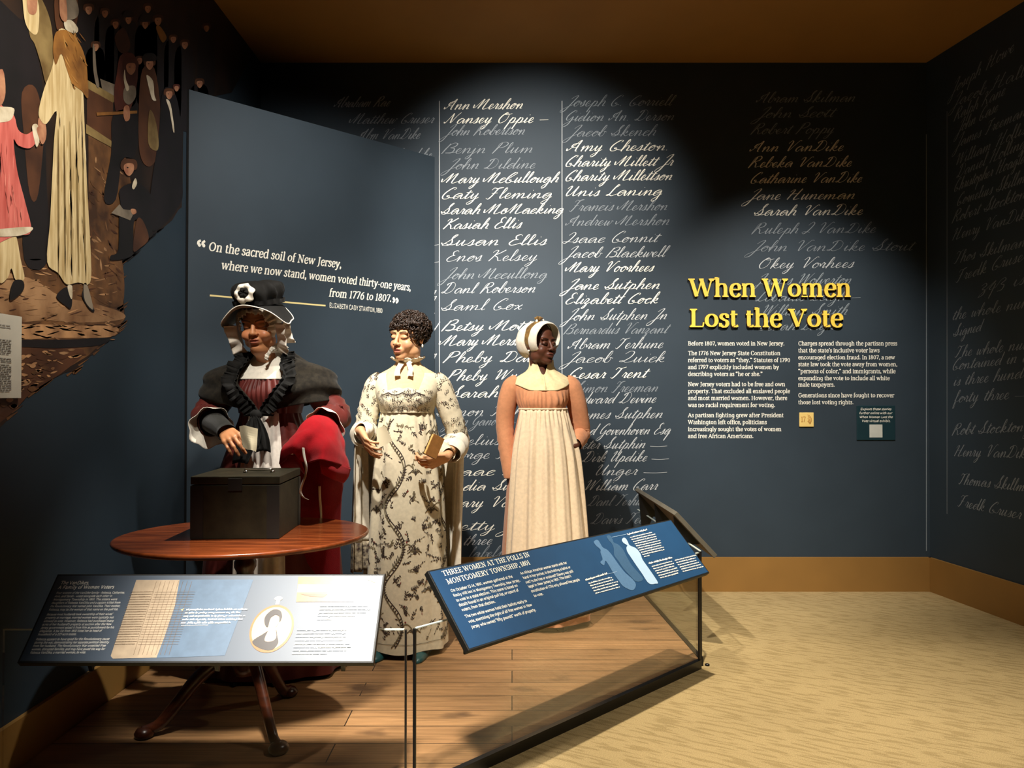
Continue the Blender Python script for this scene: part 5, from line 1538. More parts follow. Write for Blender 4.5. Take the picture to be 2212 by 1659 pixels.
def leaf(mb, c, n, ang, l, w_, m):
    """small printed leaf lying on the cloth at c with normal n"""
    n = n.normalized(); t = Vector((0, 0, 1)) - n * n.z
    if t.length < .05: t = n.orthogonal()
    t.normalize(); b_ = n.cross(t)
    d = t * math.cos(ang) + b_ * math.sin(ang); e = n.cross(d)
    k = e * (l * .10)
    mb.add([c - d * l * .5 - k, c - d * l * .15 + e * w_ * .4, c + d * l * .2 + e * w_ * .5, c + d * l * .5 - k, c + d * l * .2 - e * w_ * .4 - k * .5, c - d * l * .15 - e * w_ * .25 - k * .3], [(0, 1, 2, 3, 4, 5)], m)

def sprigs(mb, rings, count, m, mr, off=.0018, lo=.010, hi=.022, seed=3):
    rg = random.Random(seed)
    nr, n = len(rings), len(rings[0])
    for q in range(count):
        i = rg.randrange(nr - 1); j = rg.randrange(n)
        a, b_, c, d = rings[i][j], rings[i][(j + 1) % n], rings[i + 1][(j + 1) % n], rings[i + 1][j]
        nn_ = (Vector(b_) - Vector(a)).cross(Vector(d) - Vector(a))
        if nn_.length < 1e-12: continue
        nn_.normalize(); u, v = rg.random(), rg.random()
        ctr = sum((Vector(x) for x in rings[i]), Vector()) / n
        p = Vector(a).lerp(b_, u).lerp(Vector(d).lerp(c, u), v)
        if nn_.dot(p - ctr) < 0: nn_ = -nn_
        a0 = rg.uniform(0, 6.28)
        for s_ in range(rg.choice((3, 4, 5))):
            tt = Vector((0, 0, 1)) - nn_ * nn_.z; tt = tt.normalized() if tt.length > .05 else nn_.orthogonal().normalized(); bb = nn_.cross(tt); q2 = p + nn_ * off + (tt * math.cos(a0) + bb * math.sin(a0)) * (s_ * .0042 - .01) + (bb * math.cos(a0) - tt * math.sin(a0)) * (.0042 if s_ % 2 else -.0042)
            leaf(mb, q2, nn_, a0 + (.75 if s_ % 2 else -.75), rg.uniform(lo, hi) * .62, rg.uniform(.0020, .0036), mr if rg.random() < .03 else m)

def cloth(name, c, var=.06, vs=60, bump=.15, bs=500, rough=.85, sheen=.15, **k):
    return mat(name, c, rough=rough, var=var, vscale=vs, bump=bump, bscale=bs, spec=.2, sheen=sheen, **k)
M['wood_eye'] = mat('eye_white', '#d8d0c4', rough=.2, var=.02, spec=.6)
M['iris'] = mat('dark_iris', '#1a0f0a', rough=.15, var=.02, spec=.6)
def eyes(parent, h, look=0.0):
    for x in (-1, 1):
        e = MB().ell(h.w((x * .031, -.0715, .0020)), [.0122 * h.sc] * 3, 20, 14, 0)
        d = h.r @ Vector((look, -1, -.05)).normalized(); c = h.w((x * .031, -.0715, .0020))
        o = e.build('eye', [M['wood_eye'], M['iris']], parent, smooth=True)
        for p in o.data.polygons:
            if (Vector(p.center) - c).normalized().dot(d) > .80: p.material_index = 1
# ================================================================== the woman in the middle: printed cream gown, white shawl, book and ballot
VOX = .0027
M['skin2'] = skin_mat('fair_skin', '#dca67a', '#b4625a', '#1e120b', '#d08468')
W2 = Vector((-.517, 3.80, PZ))
H2 = Head((.006, -.018, 1.528), yaw=-27, pitch=7, roll=3, sc=.97)
f = Field((-.36, -.42, 0), (.36, .16, 1.67), VOX)
grow_body(f, neck=H2.w((0, .022, -.07)), sh=1.315, bust=.03, sw=.155)
H2.grow(f, 'down', 1.0, 1.05)
ELr, WRr = Vector((-.208, .0, 1.055)), Vector((-.178, -.225, 1.075))     # viewer's left
ELl, WRl = Vector((.240, .045, 1.01)), Vector((.222, -.20, .955))         # viewer's right
for shx, el, wr in ((-.165, ELr, WRr), (.165, ELl, WRl)):
    f.cap((shx, .01, 1.285), el, .034, .030, .03); f.cap(el, wr, .031, .023, .02)
# right hand pinches the ballot: fingers hang forward and down, thumb against them
hd = Vector((.45, -.45, -.62))
grow_hand(f, WRr + Vector((.003, -.006, -.004)), hd, Vector((.72, .30, .15)), -1, ((.25, .35, .2), (.3, .35, .25), (.35, .4, .25), (.4, .4, .3)), ((.036, .045, .022), (.036, .07, .034), (.028, .094, .034)))
# left hand under the book: fingers curl round its lower edge
grow_hand(f, WRl + Vector((-.004, -.008, -.004)), Vector((-.86, -.34, -.30)), Vector((.0, .75, .65)), -1, ((.45, .7, .5), (.5, .75, .5), (.5, .8, .5), (.55, .8, .5)), ((.036, .045, .004), (.046, .075, .004), (.046, .100, .010)))
person2 = body_mesh('mannequin', f, H2, M['skin2'], W2, R(-3)); del f
tag(person2, 'woman mannequin in cream vine printed gown holding a brown book', 'mannequin', 'three women mannequins')

M['print_cream'] = cloth('cream_printed_cotton', '#d9cdb0')
M['vine'] = mat('dark_brown_print', '#33251f', rough=.8, var=.15, vscale=120)
M['olive'] = mat('olive_print', '#6d6248', rough=.8, var=.15, vscale=120)
M['redprint'] = mat('red_print', '#7d2a26', rough=.8, var=.1)
M['white_cotton'] = cloth('white_cotton', '#e4dcc8')
M['sheer'] = cloth('sheer_chemisette', '#e0bd90', rough=.7)
def gather(z0, amp0, nf):
    def fo(t, z):
        u = max(0, min(1, (z0 - z) / .35))
        side = .35 + .65 * min(1, abs(math.cos(t)) * 1.2) if math.sin(t) < 0 else 1
        return (.0035 * (1 - u) * math.sin(round(nf * 2.3) * t) + amp0 * u * (math.sin(nf * t + .8 * math.sin(3 * t)) + .4 * math.sin(round(nf * 1.7) * t + 2))) * side
    return fo
SK2 = Surf([(.030, -.005, .0, .205, .20), (.2, -.003, .0, .200, .192), (.5, 0, 0, .190, .180), (.8, 0, 0, .176, .165), (1.0, 0, .0, .158, .146), (1.10, 0, 0, .140, .128), (1.165, 0, 0, .126, .112)], gather(1.16, .006, 9))
mb = MB()
SK2.sheet(mb, 0, 2 * PI, lambda t: .032 + .006 * math.sin(5 * t), 1.165, 260, 80)
# printed vines climbing the skirt
def sk(x, z, off=.002):
    th = -PI / 2 + x / SK2.row(z)[2]
    return SK2.p(th, z, off)
def sk_ribbon(pts, wd, m):
    out = []; ribbon(out, pts, wd)
    for q in out: mb.add([sk(a, b) for a, b in q], [(0, 1, 2, 3)], m)
def sk_leaf(x, z, ang, l, w_, m):
    c, s_ = math.cos(ang), math.sin(ang)
    mb.add([sk(x - c * l / 2, z - s_ * l / 2), sk(x - s_ * w_ / 2, z + c * w_ / 2), sk(x + c * l / 2, z + s_ * l / 2), sk(x + s_ * w_ / 2, z - c * w_ / 2)], [(0, 1, 2, 3)], m)
rv = random.Random(11)
PER = .37
for vx in (-.36, -.035, .27):
    def vine(z): return vx + .048 * math.cos(2 * PI * (z - .52) / PER) , z
    zz_ = [.06 + i * .012 for i in range(int(1.09 / .012))]
    sk_ribbon([vine(z) for z in zz_], .0060, 2)
    sk_ribbon([(vine(z)[0] + .013 + .006 * math.sin(z * 34), z) for z in zz_], .0042, 1)
    for i, z in enumerate(zz_):
        x, _ = vine(z); dx = -.048 * 2 * PI / PER * math.sin(2 * PI * (z - .52) / PER)
        a = math.atan2(1, dx)
        if rv.random() < .85: sk_leaf(x + .006, z, a - 1.2, .026, .0060, 1)
        if rv.random() < .25: sk_leaf(x - .012, z, a + .8, .020, .006, 1)
    for kz in range(7):
        z0 = .52 + (kz - 3) * PER / 2; sgn = 1 if kz % 2 else -1
        if not (.08 < z0 < 1.1): continue
        x0 = vine(z0)[0]
        # curled side branch that ends in a palmette
        br = [(x0 + sgn * .06 * t + .0 * t, z0 + .10 * t - .12 * t * t) for t in [i / 10 for i in range(11)]]
        sk_ribbon(br, .0036, 2)
        for (bx_, bz_) in br[1:-1:1]:
            sk_leaf(bx_, bz_, 1.2, .012, .0022, 2)
        ex_, ez_ = br[-1]
        for q in range(-3, 4):
            a = PI / 2 + q * .42
            sk_ribbon([(ex_, ez_), (ex_ + .022 * math.cos(a), ez_ + .018 * abs(math.sin(a)) + .004), (ex_ + .038 * math.cos(a), ez_ + .012 * math.sin(a) - .006)], .0042, 2 if q % 2 else 1)
        sk_leaf(ex_, ez_, PI / 2, .022, .012, 1)
        if rv.random() < .5: sk_leaf(x0 + sgn * .02, z0 + .03, .7, .010, .010, 3)
for i in range(520):
    x = rv.uniform(-.55, .55); z = rv.uniform(.07, 1.12)
    vx = min((-.36, -.035, .27), key=lambda q: abs(q - x))
    if abs(x - (vx + .048 * math.cos(2 * PI * (z - .52) / PER))) < .034: continue
    a = rv.uniform(0, 6.28); L_ = rv.uniform(.022, .045); kc = rv.uniform(-.5, .5); mm = 2 if rv.random() < .2 else 1
    st = [(x + L_ * u * math.cos(a + kc * u), z + L_ * u * math.sin(a + kc * u)) for u in (0, .25, .5, .75, 1)]
    sk_ribbon(st, .0020, mm)
    for j, (px_, pz_) in enumerate(st):
        for s_ in ((1, -1) if j < 4 else (0,)):
            if rv.random() < .3: continue
            b_ = a + kc * j / 4 + s_ * .8; l = rv.uniform(.007, .015)
            sk_leaf(px_ + math.cos(b_) * l * .6, pz_ + math.sin(b_) * l * .6, b_, l * 1.25, rv.uniform(.0036, .0062), 3 if rv.random() < .015 else mm)
for i in range(120):
    t = -PI + PI * i / 119
    mb_p = SK2.p(t, .075, .002); leaf(mb, mb_p, Vector((math.cos(t), math.sin(t), 0)), PI / 2, .010, .0022, 2)
skirt2 = mb.build('gown_skirt', [M['print_cream'], M['vine'], M['olive'], M['redprint']], person2, smooth=True, recalc=False)

def torso(rows, bx=.066, by=.05, bz=1.185, br=.055, bh=.026, fold=None):
    def bust(t, z):
        b = 0
        for s_ in (-1, 1):
            tc = -PI / 2 + s_ * .52
            d = math.atan2(math.sin(t - tc), math.cos(t - tc))
            b += bh * math.exp(-(d / .42) ** 2 - ((z - bz) / br) ** 2)
        return b + (fold(t, z) if fold else 0)
    return Surf(rows, bust)
BO2 = torso([(1.13, 0, 0, .122, .108), (1.165, 0, 0, .128, .112), (1.21, 0, 0, .142, .118), (1.26, 0, .0, .158, .112), (1.305, 0, .005, .163, .098), (1.335, 0, .01, .153, .086), (1.355, 0, .014, .126, .074), (1.375, 0, .016, .090, .064), (1.40, 0, .017, .062, .056), (1.44, 0, .014, .053, .051)], bz=1.212,
            fold=lambda t, z: (.0028 * math.sin(26 * t + 3 * math.sin(2 * t)) * math.exp(-((z - 1.175) / .022) ** 2) if math.sin(t) < 0 else 0))
dz = lambda t: abs(math.atan2(math.sin(t + PI / 2), math.cos(t + PI / 2)))
def neck2(t):
    d = dz(t)
    if d < .62: return 1.272 + .006 * math.sin(8 * d)
    if d < .95: return 1.272 + (1.343 - 1.272) * ((d - .62) / .33)
    return 1.350 if d < 2.2 else 1.335
mb = MB(); BO2.sheet(mb, 0, 2 * PI, 1.155, neck2, 110, 26, .004)
rings = []
for i in range(14):
    z = 1.165 + .10 * i / 13
    rings.append([BO2.p(-PI / 2 - 1.1 + 2.2 * j / 40, z, .0045) for j in range(41)])
sprigs(mb, rings, 95, 1, 2, .0016, .010, .020, 5)
def bo_rib(pts, wd, m):
    out = []; ribbon(out, pts, wd)
    for q in out: mb.add([BO2.p(-PI / 2 + a / .13, b, .0068) for a, b in q], [(0, 1, 2, 3)], m)
sc_ = [(-.10 + .2 * i / 40, 1.255 - .012 * abs(math.sin(PI * 1.5 * (-.10 + .2 * i / 40) / .1))) for i in range(41)]
bo_rib(sc_, .003, 1)
for a, b in sc_[::1]:
    bo_rib([(a, b), (a + .003, b - .014)], .0022, 1)
for k in range(-4, 5): bo_rib([(k * .023, 1.165), (k * .023 + .004, 1.225)], .0024, 1)
gown2 = mb.build('gown_bodice', [M['print_cream'], M['vine'], M['redprint']], person2, smooth=True, recalc=False)
mb = MB(); ruffle(mb, [BO2.p(t, 1.158, .006) for t in [2 * PI * i / 24 for i in range(24)]], lambda t, p: Vector((0, 0, 1)), .012, .001, 40, closed=True)
mb.build('waistband', M['print_cream'], person2, smooth=True)
CH2 = mb = MB(); BO2.sheet(mb, 0, 2 * PI, lambda t: 1.245 if dz(t) < 1 else 1.32, 1.425, 90, 20, .0015)
ch = mb.build('chemisette', M['sheer'], person2, smooth=True)
mb = MB(); nr_ = [Vector((.056 * math.cos(t), .010 + .054 * math.sin(t), 1.408 + .010 * math.sin(t))) for t in [2 * PI * i / 20 for i in range(20)]]
ruffle(mb, nr_, lambda t, p: Vector((p.x, p.y - .010, .050)), .034, .0055, 15, closed=True)
mb.build('neck_ruffle', M['white_cotton'], person2, smooth=True, solid=.001)
mb = MB()
for sx in (-1, 1):
    ruffle(mb, [(sx * .003, -.050, 1.402), (sx * .010, -.066, 1.385), (sx * .020, -.082, 1.362), (sx * .016, -.096, 1.335)], (sx, -.3, 0), .026, .005, 3)
mb.build('neck_bow', M['white_cotton'], person2, smooth=True)

# sleeves
mb, P_, rg_ = sleeve([(-.125, .012, 1.322), (-.158, .014, 1.285), (-.187, .016, 1.19), (-.208, .012, 1.10), ELr + Vector((0, .012, .0)), ELr + Vector((.012, -.055, .008)), ELr + Vector((.03, -.12, .012))], [.046, .058, .055, .052, .052, .050, .044], creases=((.55, .25), (.8, .15)), amp=.006, seed=1)
sprigs(mb, rg_, 300, 1, 2, .0016, .012, .024, 7)
mb.build('sleeve', [M['print_cream'], M['vine'], M['redprint']], person2, smooth=True, recalc=False)
mb, P_, rg_ = sleeve([(.125, .012, 1.322), (.158, .016, 1.285), (.194, .026, 1.19), (.228, .04, 1.09), ELl + Vector((.004, .012, 0)), ELl + Vector((-.02, -.07, -.012)), ELl + Vector((-.045, -.15, -.032)), WRl + Vector((.006, .02, .006))], [.046, .058, .055, .052, .052, .046, .038, .033], creases=((.6, .22), (.9, .1)), amp=.006, seed=4)
sprigs(mb, rg_, 320, 1, 2, .0016, .012, .024, 9)
mb.build('sleeve', [M['print_cream'], M['vine'], M['redprint']], person2, smooth=True, recalc=False)
mb, _, _ = sleeve([ELr + Vector((.02, -.10, .01)), ELr + Vector((.04, -.17, .016)), WRr + Vector((-.002, .006, .002))], [.047, .041, .031], creases=((.5, .5),), amp=.004, seed=2)
mb.build('cuff', M['white_cotton'], person2, smooth=True)

# white shawl looped over both elbows and hanging to the floor
M['shawl'] = cloth('white_shawl', '#dfd6c2'); M['paisley'] = mat('paisley_border', '#b8a98c', rough=.85, col2='#3c2f2a', vscale=46, detail=2)
shawl = MB()
def hang(x0, y0, z0, x1, y1, z1, wd, seed, dirv=(.5, .85), brd=.18):
    d = Vector((dirv[0], dirv[1], 0)).normalized(); nn_ = Vector((-d.y, d.x, 0)); rows_ = []
    N = 34
    for i in range(N + 1):
        u = i / N; z = z0 + (z1 - z0) * u; ring = []
        for j in range(29):
            s_ = j / 28 - .5
            w_ = wd * (.75 + .25 * u)
            fo = (.012 + .010 * u) * math.sin(s_ * 17 + seed + .5 * math.sin(u * 3 + seed)) + .004 * math.sin(s_ * 39 + seed)
            ring.append(Vector((x0 + (x1 - x0) * u, y0 + (y1 - y0) * u, z)) + d * (s_ * w_) + nn_ * fo)
        rows_.append(ring)
    k = int(N * (1 - brd))
    shawl.loft(rows_[:k + 1], False, False, 0); shawl.loft(rows_[k:], False, False, 1)
hang(-.222, -.02, 1.075, -.228, -.01, .375, .15, .4)
hang(.255, .03, 1.03, .232, .03, .20, .16, 2.1, (-.35, .9), .10)
# loops round the forearms
for el, wr, s_ in ((ELr, WRr, 1), (ELl, WRl, 5)):
    m2, _, _ = sleeve([el + Vector((0, .07, .02)), el + Vector((.0, .01, .0)), el.lerp(wr, .35) + Vector((.0, 0, -.008)), el.lerp(wr, .62 if s_ == 5 else .45) + Vector((0, 0, -.014))], [.040, .055, .058, .046], creases=((.4, .3), (.8, .2)), amp=.006, seed=s_, flat=1.1)
    shawl.add(m2.v, m2.f, 0)
rows_ = []
for i in range(25):   # the part that sags behind the back
    u = i / 24; x = -.23 + .48 * u; ring = []
    for j in range(13):
        z = 1.13 - .20 * math.sin(PI * u) - j * .075
        ring.append(Vector((x, .06 + .11 * math.sin(PI * u) + .012 * math.sin(j * .4 + u * 20), z)))
    rows_.append(ring)
shawl.loft(rows_, False, False, 0)
shawl.build('shawl', [M['shawl'], M['paisley']], person2, smooth=True, solid=.002)

# hair: cap of short dark curls with ringlets over the forehead
M['hair2'] = mat('dark_brown_hair', '#2c1d13', rough=.45, var=.35, vscale=70, spec=.5)
def hair_shell(h, c, r, keep, n=44, k=30, amp=.006, fr=38):
    mb = MB(); rings = []
    for i in range(k + 1):
        a = -PI / 2 + PI * i / k; cr_ = max(math.cos(a), 1e-3); ring = []
        for j in range(n):
            p = Vector((math.cos(2 * PI * j / n) * cr_ * r[0], math.sin(2 * PI * j / n) * cr_ * r[1], math.sin(a) * r[2])) + Vector(c)
            q = p + (p - Vector(c)).normalized() * amp * noise.noise(p * fr)
            ring.append(q)
        rings.append(ring)
    for i in range(k):
        for j in range(n):
            q = [rings[i][j], rings[i][(j + 1) % n], rings[i + 1][(j + 1) % n], rings[i + 1][j]]
            if keep(sum(q, Vector()) / 4): mb.add([h.w(x) for x in q], [(0, 1, 2, 3)])
    return mb
def keep2(p): return not (p.y < -.038 and p.z < .060 - .25 * abs(p.x) and abs(p.x) < .085) and p.z > -.085 and not (p.y < -.01 and p.z < -.0)
mb = hair_shell(H2, (0, .026, .038), (.089, .104, .084), keep2)
rc = random.Random(5)
def curl(mb, h, c, nrm, rad, tr, turns=1.4, drop=.012, ph=0.0):
    nrm = nrm.normalized(); a = nrm.orthogonal().normalized(); b_ = nrm.cross(a); pts = []
    N = 17
    for i in range(N + 1):
        t = ph + turns * 2 * PI * i / N
        pts.append(h.w(c + (a * math.cos(t) + b_ * math.sin(t)) * rad * (1 - .25 * i / N) + nrm * (drop * i / N)))
    mb.tube(pts, [tr * (.65 + .5 * math.sin(PI * i / N)) for i in range(N + 1)], n=5)
c0 = Vector((0, .026, .038)); cnt_ = 0
while cnt_ < 620:
    d = Vector((rc.gauss(0, 1), rc.gauss(0, 1), rc.gauss(0, 1))).normalized()
    p = c0 + Vector((d.x * .091, d.y * .106, d.z * .086))
    if not keep2(p) or p.z < -.08: continue
    nrm = (d + Vector((rc.uniform(-.7, .7), rc.uniform(-.7, .7), rc.uniform(-.7, .7)))).normalized()
    curl(mb, H2, p, nrm, rc.uniform(.007, .017), rc.uniform(.0020, .0036), rc.uniform(1.0, 1.9), rc.uniform(.004, .014), rc.uniform(0, 6)); cnt_ += 1
for x, z in ((-.046, .058), (-.030, .050), (-.012, .056), (.002, .046), (.016, .052), (.030, .044), (.044, .05), (.055, .03), (-.058, .03), (.060, .006)):
    curl(mb, H2, Vector((x, -.074 + abs(x) * .38, z + .008)), Vector((.3, -.6, -.5)), .008, .0023, 2.0, .018, x * 40)
mb.build('hair', M['hair2'], person2, smooth=True)
M['pearl'] = mat('pearl_drop', '#efe6d2', rough=.2, var=.02, spec=.7)
MB().ell(H2.w((.0845, .006, -.044)), (.0045, .0045, .009), 10, 8).build('earring', M['pearl'], person2, smooth=True)
M['tealshoe'] = mat('teal_leather', '#1f4a4c', rough=.35, var=.1)
for x in (-1, 1):
    mb = MB(); rings = []
    for i in range(12):
        u = i / 11; w_ = .042 * (1 - u ** 2.2) ** .5 + .003; hgt = .055 * (1 - u) ** .6 + .010
        c = Vector((x * .085 + (x * .015 - .01) * u, .03 - .235 * u - .03, 0))
        rings.append([c + Vector((w_ * math.cos(t), 0, .002 + hgt * max(0, math.sin(t)))) for t in [PI * j / 10 for j in range(11)]])
    mb.loft(rings, True, True)
    mb.build('shoe', M['tealshoe'], person2, smooth=True)

# ballot and book she holds (things of their own)
M['paper'] = mat('cream_paper', '#d8ccab', rough=.7, var=.04, vscale=8)
def at_person(P0, rz, v): return P0 + Matrix.Rotation(rz, 3, 'Z') @ Vector(v)
def sheet_of(name, corners, m, label, cat, curve=.004, nu=10, nv=10, wave=0.0, th=.0006):
    a, b_, c, d = [Vector(x) for x in corners]; mb = MB(); rows_ = []
    nn_ = (b_ - a).cross(d - a).normalized()
    for i in range(nv + 1):
        v = i / nv; L0, R0 = a.lerp(d, v), b_.lerp(c, v)
        rows_.append([L0.lerp(R0, j / nu) + nn_ * (curve * math.sin(PI * j / nu) + wave * v * math.sin(9 * j / nu + 1)) for j in range(nu + 1)])
    mb.loft(rows_, False, False)
    o = mb.build(name, m, smooth=False, solid=th); tag(o, label, cat); return o
YP = 3.50
pc = [at_y(821, 923, YP), at_y(833, 921, YP), at_y(848, 950, YP - .01), at_y(820, 968, YP - .01)]
pc = [at_y(812, 926, YP + .02), at_y(831, 919, YP), at_y(848, 952, YP - .012), at_y(817, 969, YP + .005)]
sheet_of('ballot_paper', pc, M['paper'], 'small plain cream ballot in the right hand of the printed gown mannequin', 'paper', .002)
M['bookcover'] = mat('tan_leather', '#a8743e', rough=.45, var=.12, vscale=40, bump=.1, bscale=200)
M['bookedge'] = mat('dark_spine_leather', '#40200f', rough=.4, var=.15)
M['pages'] = mat('gilt_page_edges', '#dcb86e', rough=.5, var=.1, vscale=5, stretch=(1, 1, 60))
bk_c = at_y(937, 964, 3.475)
book = empty('book', bk_c)
tag(book, 'small closed book with tan cover held upright in her left hand', 'book')
e1 = at_y(936, 937, 3.47) - at_y(918, 979, 3.45)          # page edge direction
ax = e1.normalized(); vw = Vector((0, -1, -.05))
wd_ = (at_y(955, 955, 3.50) - at_y(936, 938, 3.47)); wd_ = (wd_ - ax * wd_.dot(ax)).normalized(); nb = ax.cross(wd_).normalized()
if nb.y > 0: nb = -nb
rotm = Matrix((wd_, ax, nb)).transposed()
LB, WB, TB = .100, .062, .020
def bbox(c, d, nm, mt):
    o = MB().box((0, 0, 0), d, rotm).build(nm, mt, book, bevel=.0008); o.location = rotm @ Vector(c); return o
bbox((0, 0, TB / 2), (WB, LB, .0025), 'cover', M['bookcover']); bbox((0, 0, -TB / 2), (WB, LB, .0025), 'cover', M['bookedge'])
bbox((.0, 0, 0), (WB - .004, LB - .006, TB - .003), 'page_block', M['pages']); bbox((WB / 2, 0, 0), (.0025, LB, TB), 'spine', M['bookedge'])
# ================================================================== the woman on the right: orange gown, cream apron, white cap
M['skin3'] = skin_mat('dark_skin', '#553020', '#66362c', '#140b08', '#5a3220', sss=.06, rough=.5)
W3 = Vector((.166, 4.25, PZ))
H3 = Head((-.012, -.012, 1.522), yaw=36, pitch=2, roll=0, sc=.97)
f = Field((-.30, -.26, 0), (.32, .18, 1.66), VOX)
grow_body(f, neck=H3.w((0, .022, -.07)), sh=1.315, sw=.155, bust=.045)
H3.grow(f, 'open', 1.12, 1.35, cheek=1.05)
E3r, K3r = Vector((-.205, .03, 1.055)), Vector((-.180, -.03, .80))
E3l, K3l = Vector((.222, .055, 1.035)), Vector((.176, -.06, .965))
f.cap((-.15, .01, 1.28), E3r, .034, .031, .03); f.cap(E3r, K3r, .035, .023, .02)
f.cap((.15, .01, 1.28), E3l, .034, .031, .03); f.cap(E3l, K3l, .035, .024, .02)
grow_hand(f, K3r + Vector((0, -.002, -.004)), Vector((.12, -.18, -1)), Vector((.95, .25, .05)), 1, ((.25, .3, .2), (.35, .4, .3), (.4, .45, .3), (.45, .5, .3)), ((.034, .045, .012), (.036, .072, .02), (.030, .096, .026)))
grow_hand(f, K3l + Vector((-.003, -.004, -.004)), Vector((-.60, -.05, -.8)), Vector((-.8, .5, .1)), -1, ((.3, .3, .2),) * 4, ((.034, .045, .012), (.036, .072, .02), (.030, .096, .026)))
person3 = body_mesh('mannequin', f, H3, M['skin3'], W3, R(4), lash=True); del f
tag(person3, 'woman mannequin in orange gown with cream apron and white cap', 'mannequin', 'three women mannequins')
eyes(person3, H3, .25)
M['orange'] = cloth('apricot_cotton', '#cb8b63', bump=.12)
M['apron'] = cloth('cream_apron_linen', '#e0c9a8', bump=.25, bs=90)
M['kerchief'] = cloth('cream_kerchief', '#e2cfa0')
M['capwhite'] = cloth('white_cap_linen', '#e6ddca')
SK3 = Surf([(.03, .012, .0, .255, .235), (.3, .010, 0, .235, .215), (.6, .008, 0, .212, .19), (.9, .006, 0, .182, .162), (1.05, .003, 0, .150, .135), (1.165, 0, 0, .122, .108)], gather(1.165, .008, 8))
mb = MB(); SK3.sheet(mb, 0, 2 * PI, .03, 1.166, 120, 50)
mb.build('gown_skirt', M['orange'], person3, smooth=True)
BO3 = torso([(1.13, 0, 0, .119, .106), (1.165, 0, 0, .124, .110), (1.20, 0, 0, .136, .116), (1.25, 0, 0, .152, .112), (1.295, 0, .005, .160, .098), (1.325, 0, .01, .150, .084), (1.348, 0, .014, .118, .072), (1.37, 0, .016, .084, .062), (1.40, 0, .017, .062, .056), (1.43, 0, .017, .055, .052)], bz=1.205, bh=.020,
            fold=lambda t, z: (.0045 * math.sin(34 * t + 4 * math.sin(3 * t) + 12 * (z - 1.2)) * max(0, 1 - abs(z - 1.215) / .06) if math.sin(t) < 0 else 0))
mb = MB(); BO3.sheet(mb, 0, 2 * PI, 1.155, lambda t: 1.275 if dz(t) < .8 else (1.275 + .06 * min(1, (dz(t) - .8) / .4)), 200, 30, .003)
mb.build('gown_bodice', M['orange'], person3, smooth=True)
mb = MB(); ruffle(mb, [BO3.p(t, 1.158, .004) for t in [2 * PI * i / 24 for i in range(24)]], (0, 0, 1), .012, .0006, 10, closed=True)
mb.build('waistband', M['orange'], person3, smooth=True)
mb, _, _ = sleeve([(-.125, .012, 1.312), (-.162, .014, 1.285), (-.192, .02, 1.20), E3r + Vector((0, 0, .03)), E3r.lerp(K3r, .4), K3r + Vector((.002, .002, .02)), K3r + Vector((.003, -.002, -.012))], [.044, .058, .054, .050, .046, .040, .035], creases=((.62, .12),), amp=.0035, seed=3)
mb.build('sleeve', M['orange'], person3, smooth=True)
mb, _, _ = sleeve([(.125, .012, 1.312), (.162, .014, 1.285), (.196, .024, 1.20), (.220, .048, 1.10), E3l + Vector((.004, .004, -.004)), E3l.lerp(K3l, .55), K3l + Vector((.002, .01, .006))], [.044, .058, .056, .052, .052, .044, .037], creases=((.78, .16),), amp=.006, seed=6)
mb.build('sleeve', M['orange'], person3, smooth=True)
# apron over the front of the skirt
APR = Surf(list(SK3.T[::8].tolist()), lambda t, z: .0095 * min(1, (1.165 - z) / .25) * (math.sin(15 * t + .6 * math.sin(4 * t + 3 * z)) + .35 * math.sin(31 * t + 1)) + .004 * math.exp(-((z - 1.12) / .05) ** 2) * math.sin(38 * t))
mb = MB(); APR.sheet(mb, -PI / 2 - 1.12, -PI / 2 + 1.2,   .07, 1.168, 160, 46, .023, closed=False)
mb.build('apron', M['apron'], person3, smooth=True, solid=.0016)
mb = MB(); pts = [SK3.p(-PI / 2 - 1.15 + 2.36 * i / 30, 1.166, .024) for i in range(31)]
mb.tube(pts, .0055, n=8); mb.build('apron_band', M['apron'], person3, smooth=True)
# kerchief with a crossed front
mb = MB()
def kt(t):
    d = math.atan2(math.sin(t + PI / 2), math.cos(t + PI / 2))
    return 1.437 - .085 * math.exp(-(d / .42) ** 2)
KS = torso([tuple(r) for r in BO3.T[::8].tolist()], bz=1.205, bh=.020, fold=lambda t, z: .0032 * math.sin(5 * t + 60 * (z - 1.2) * (1 if math.cos(t) > 0 else -1)) + .002 * math.sin(11 * t + 30 * z))
KS.sheet(mb, 0, 2 * PI, lambda t: 1.266 + .035 * (lambda q: q * q * (3 - 2 * q))(min(1, max(0, (dz(t) - .5) / .9))), kt, 120, 26, .0085)
mb.build('kerchief', M['kerchief'], person3, smooth=True, solid=.002)
mb = MB(); mb.tube([KS.p(-PI / 2 + a, z, .010) for a, z in ((-.02, 1.352), (.03, 1.33), (.06, 1.30), (.07, 1.272))], .003, n=6, flat=1)
mb.build('kerchief_overlap', M['kerchief'], person3, smooth=True)
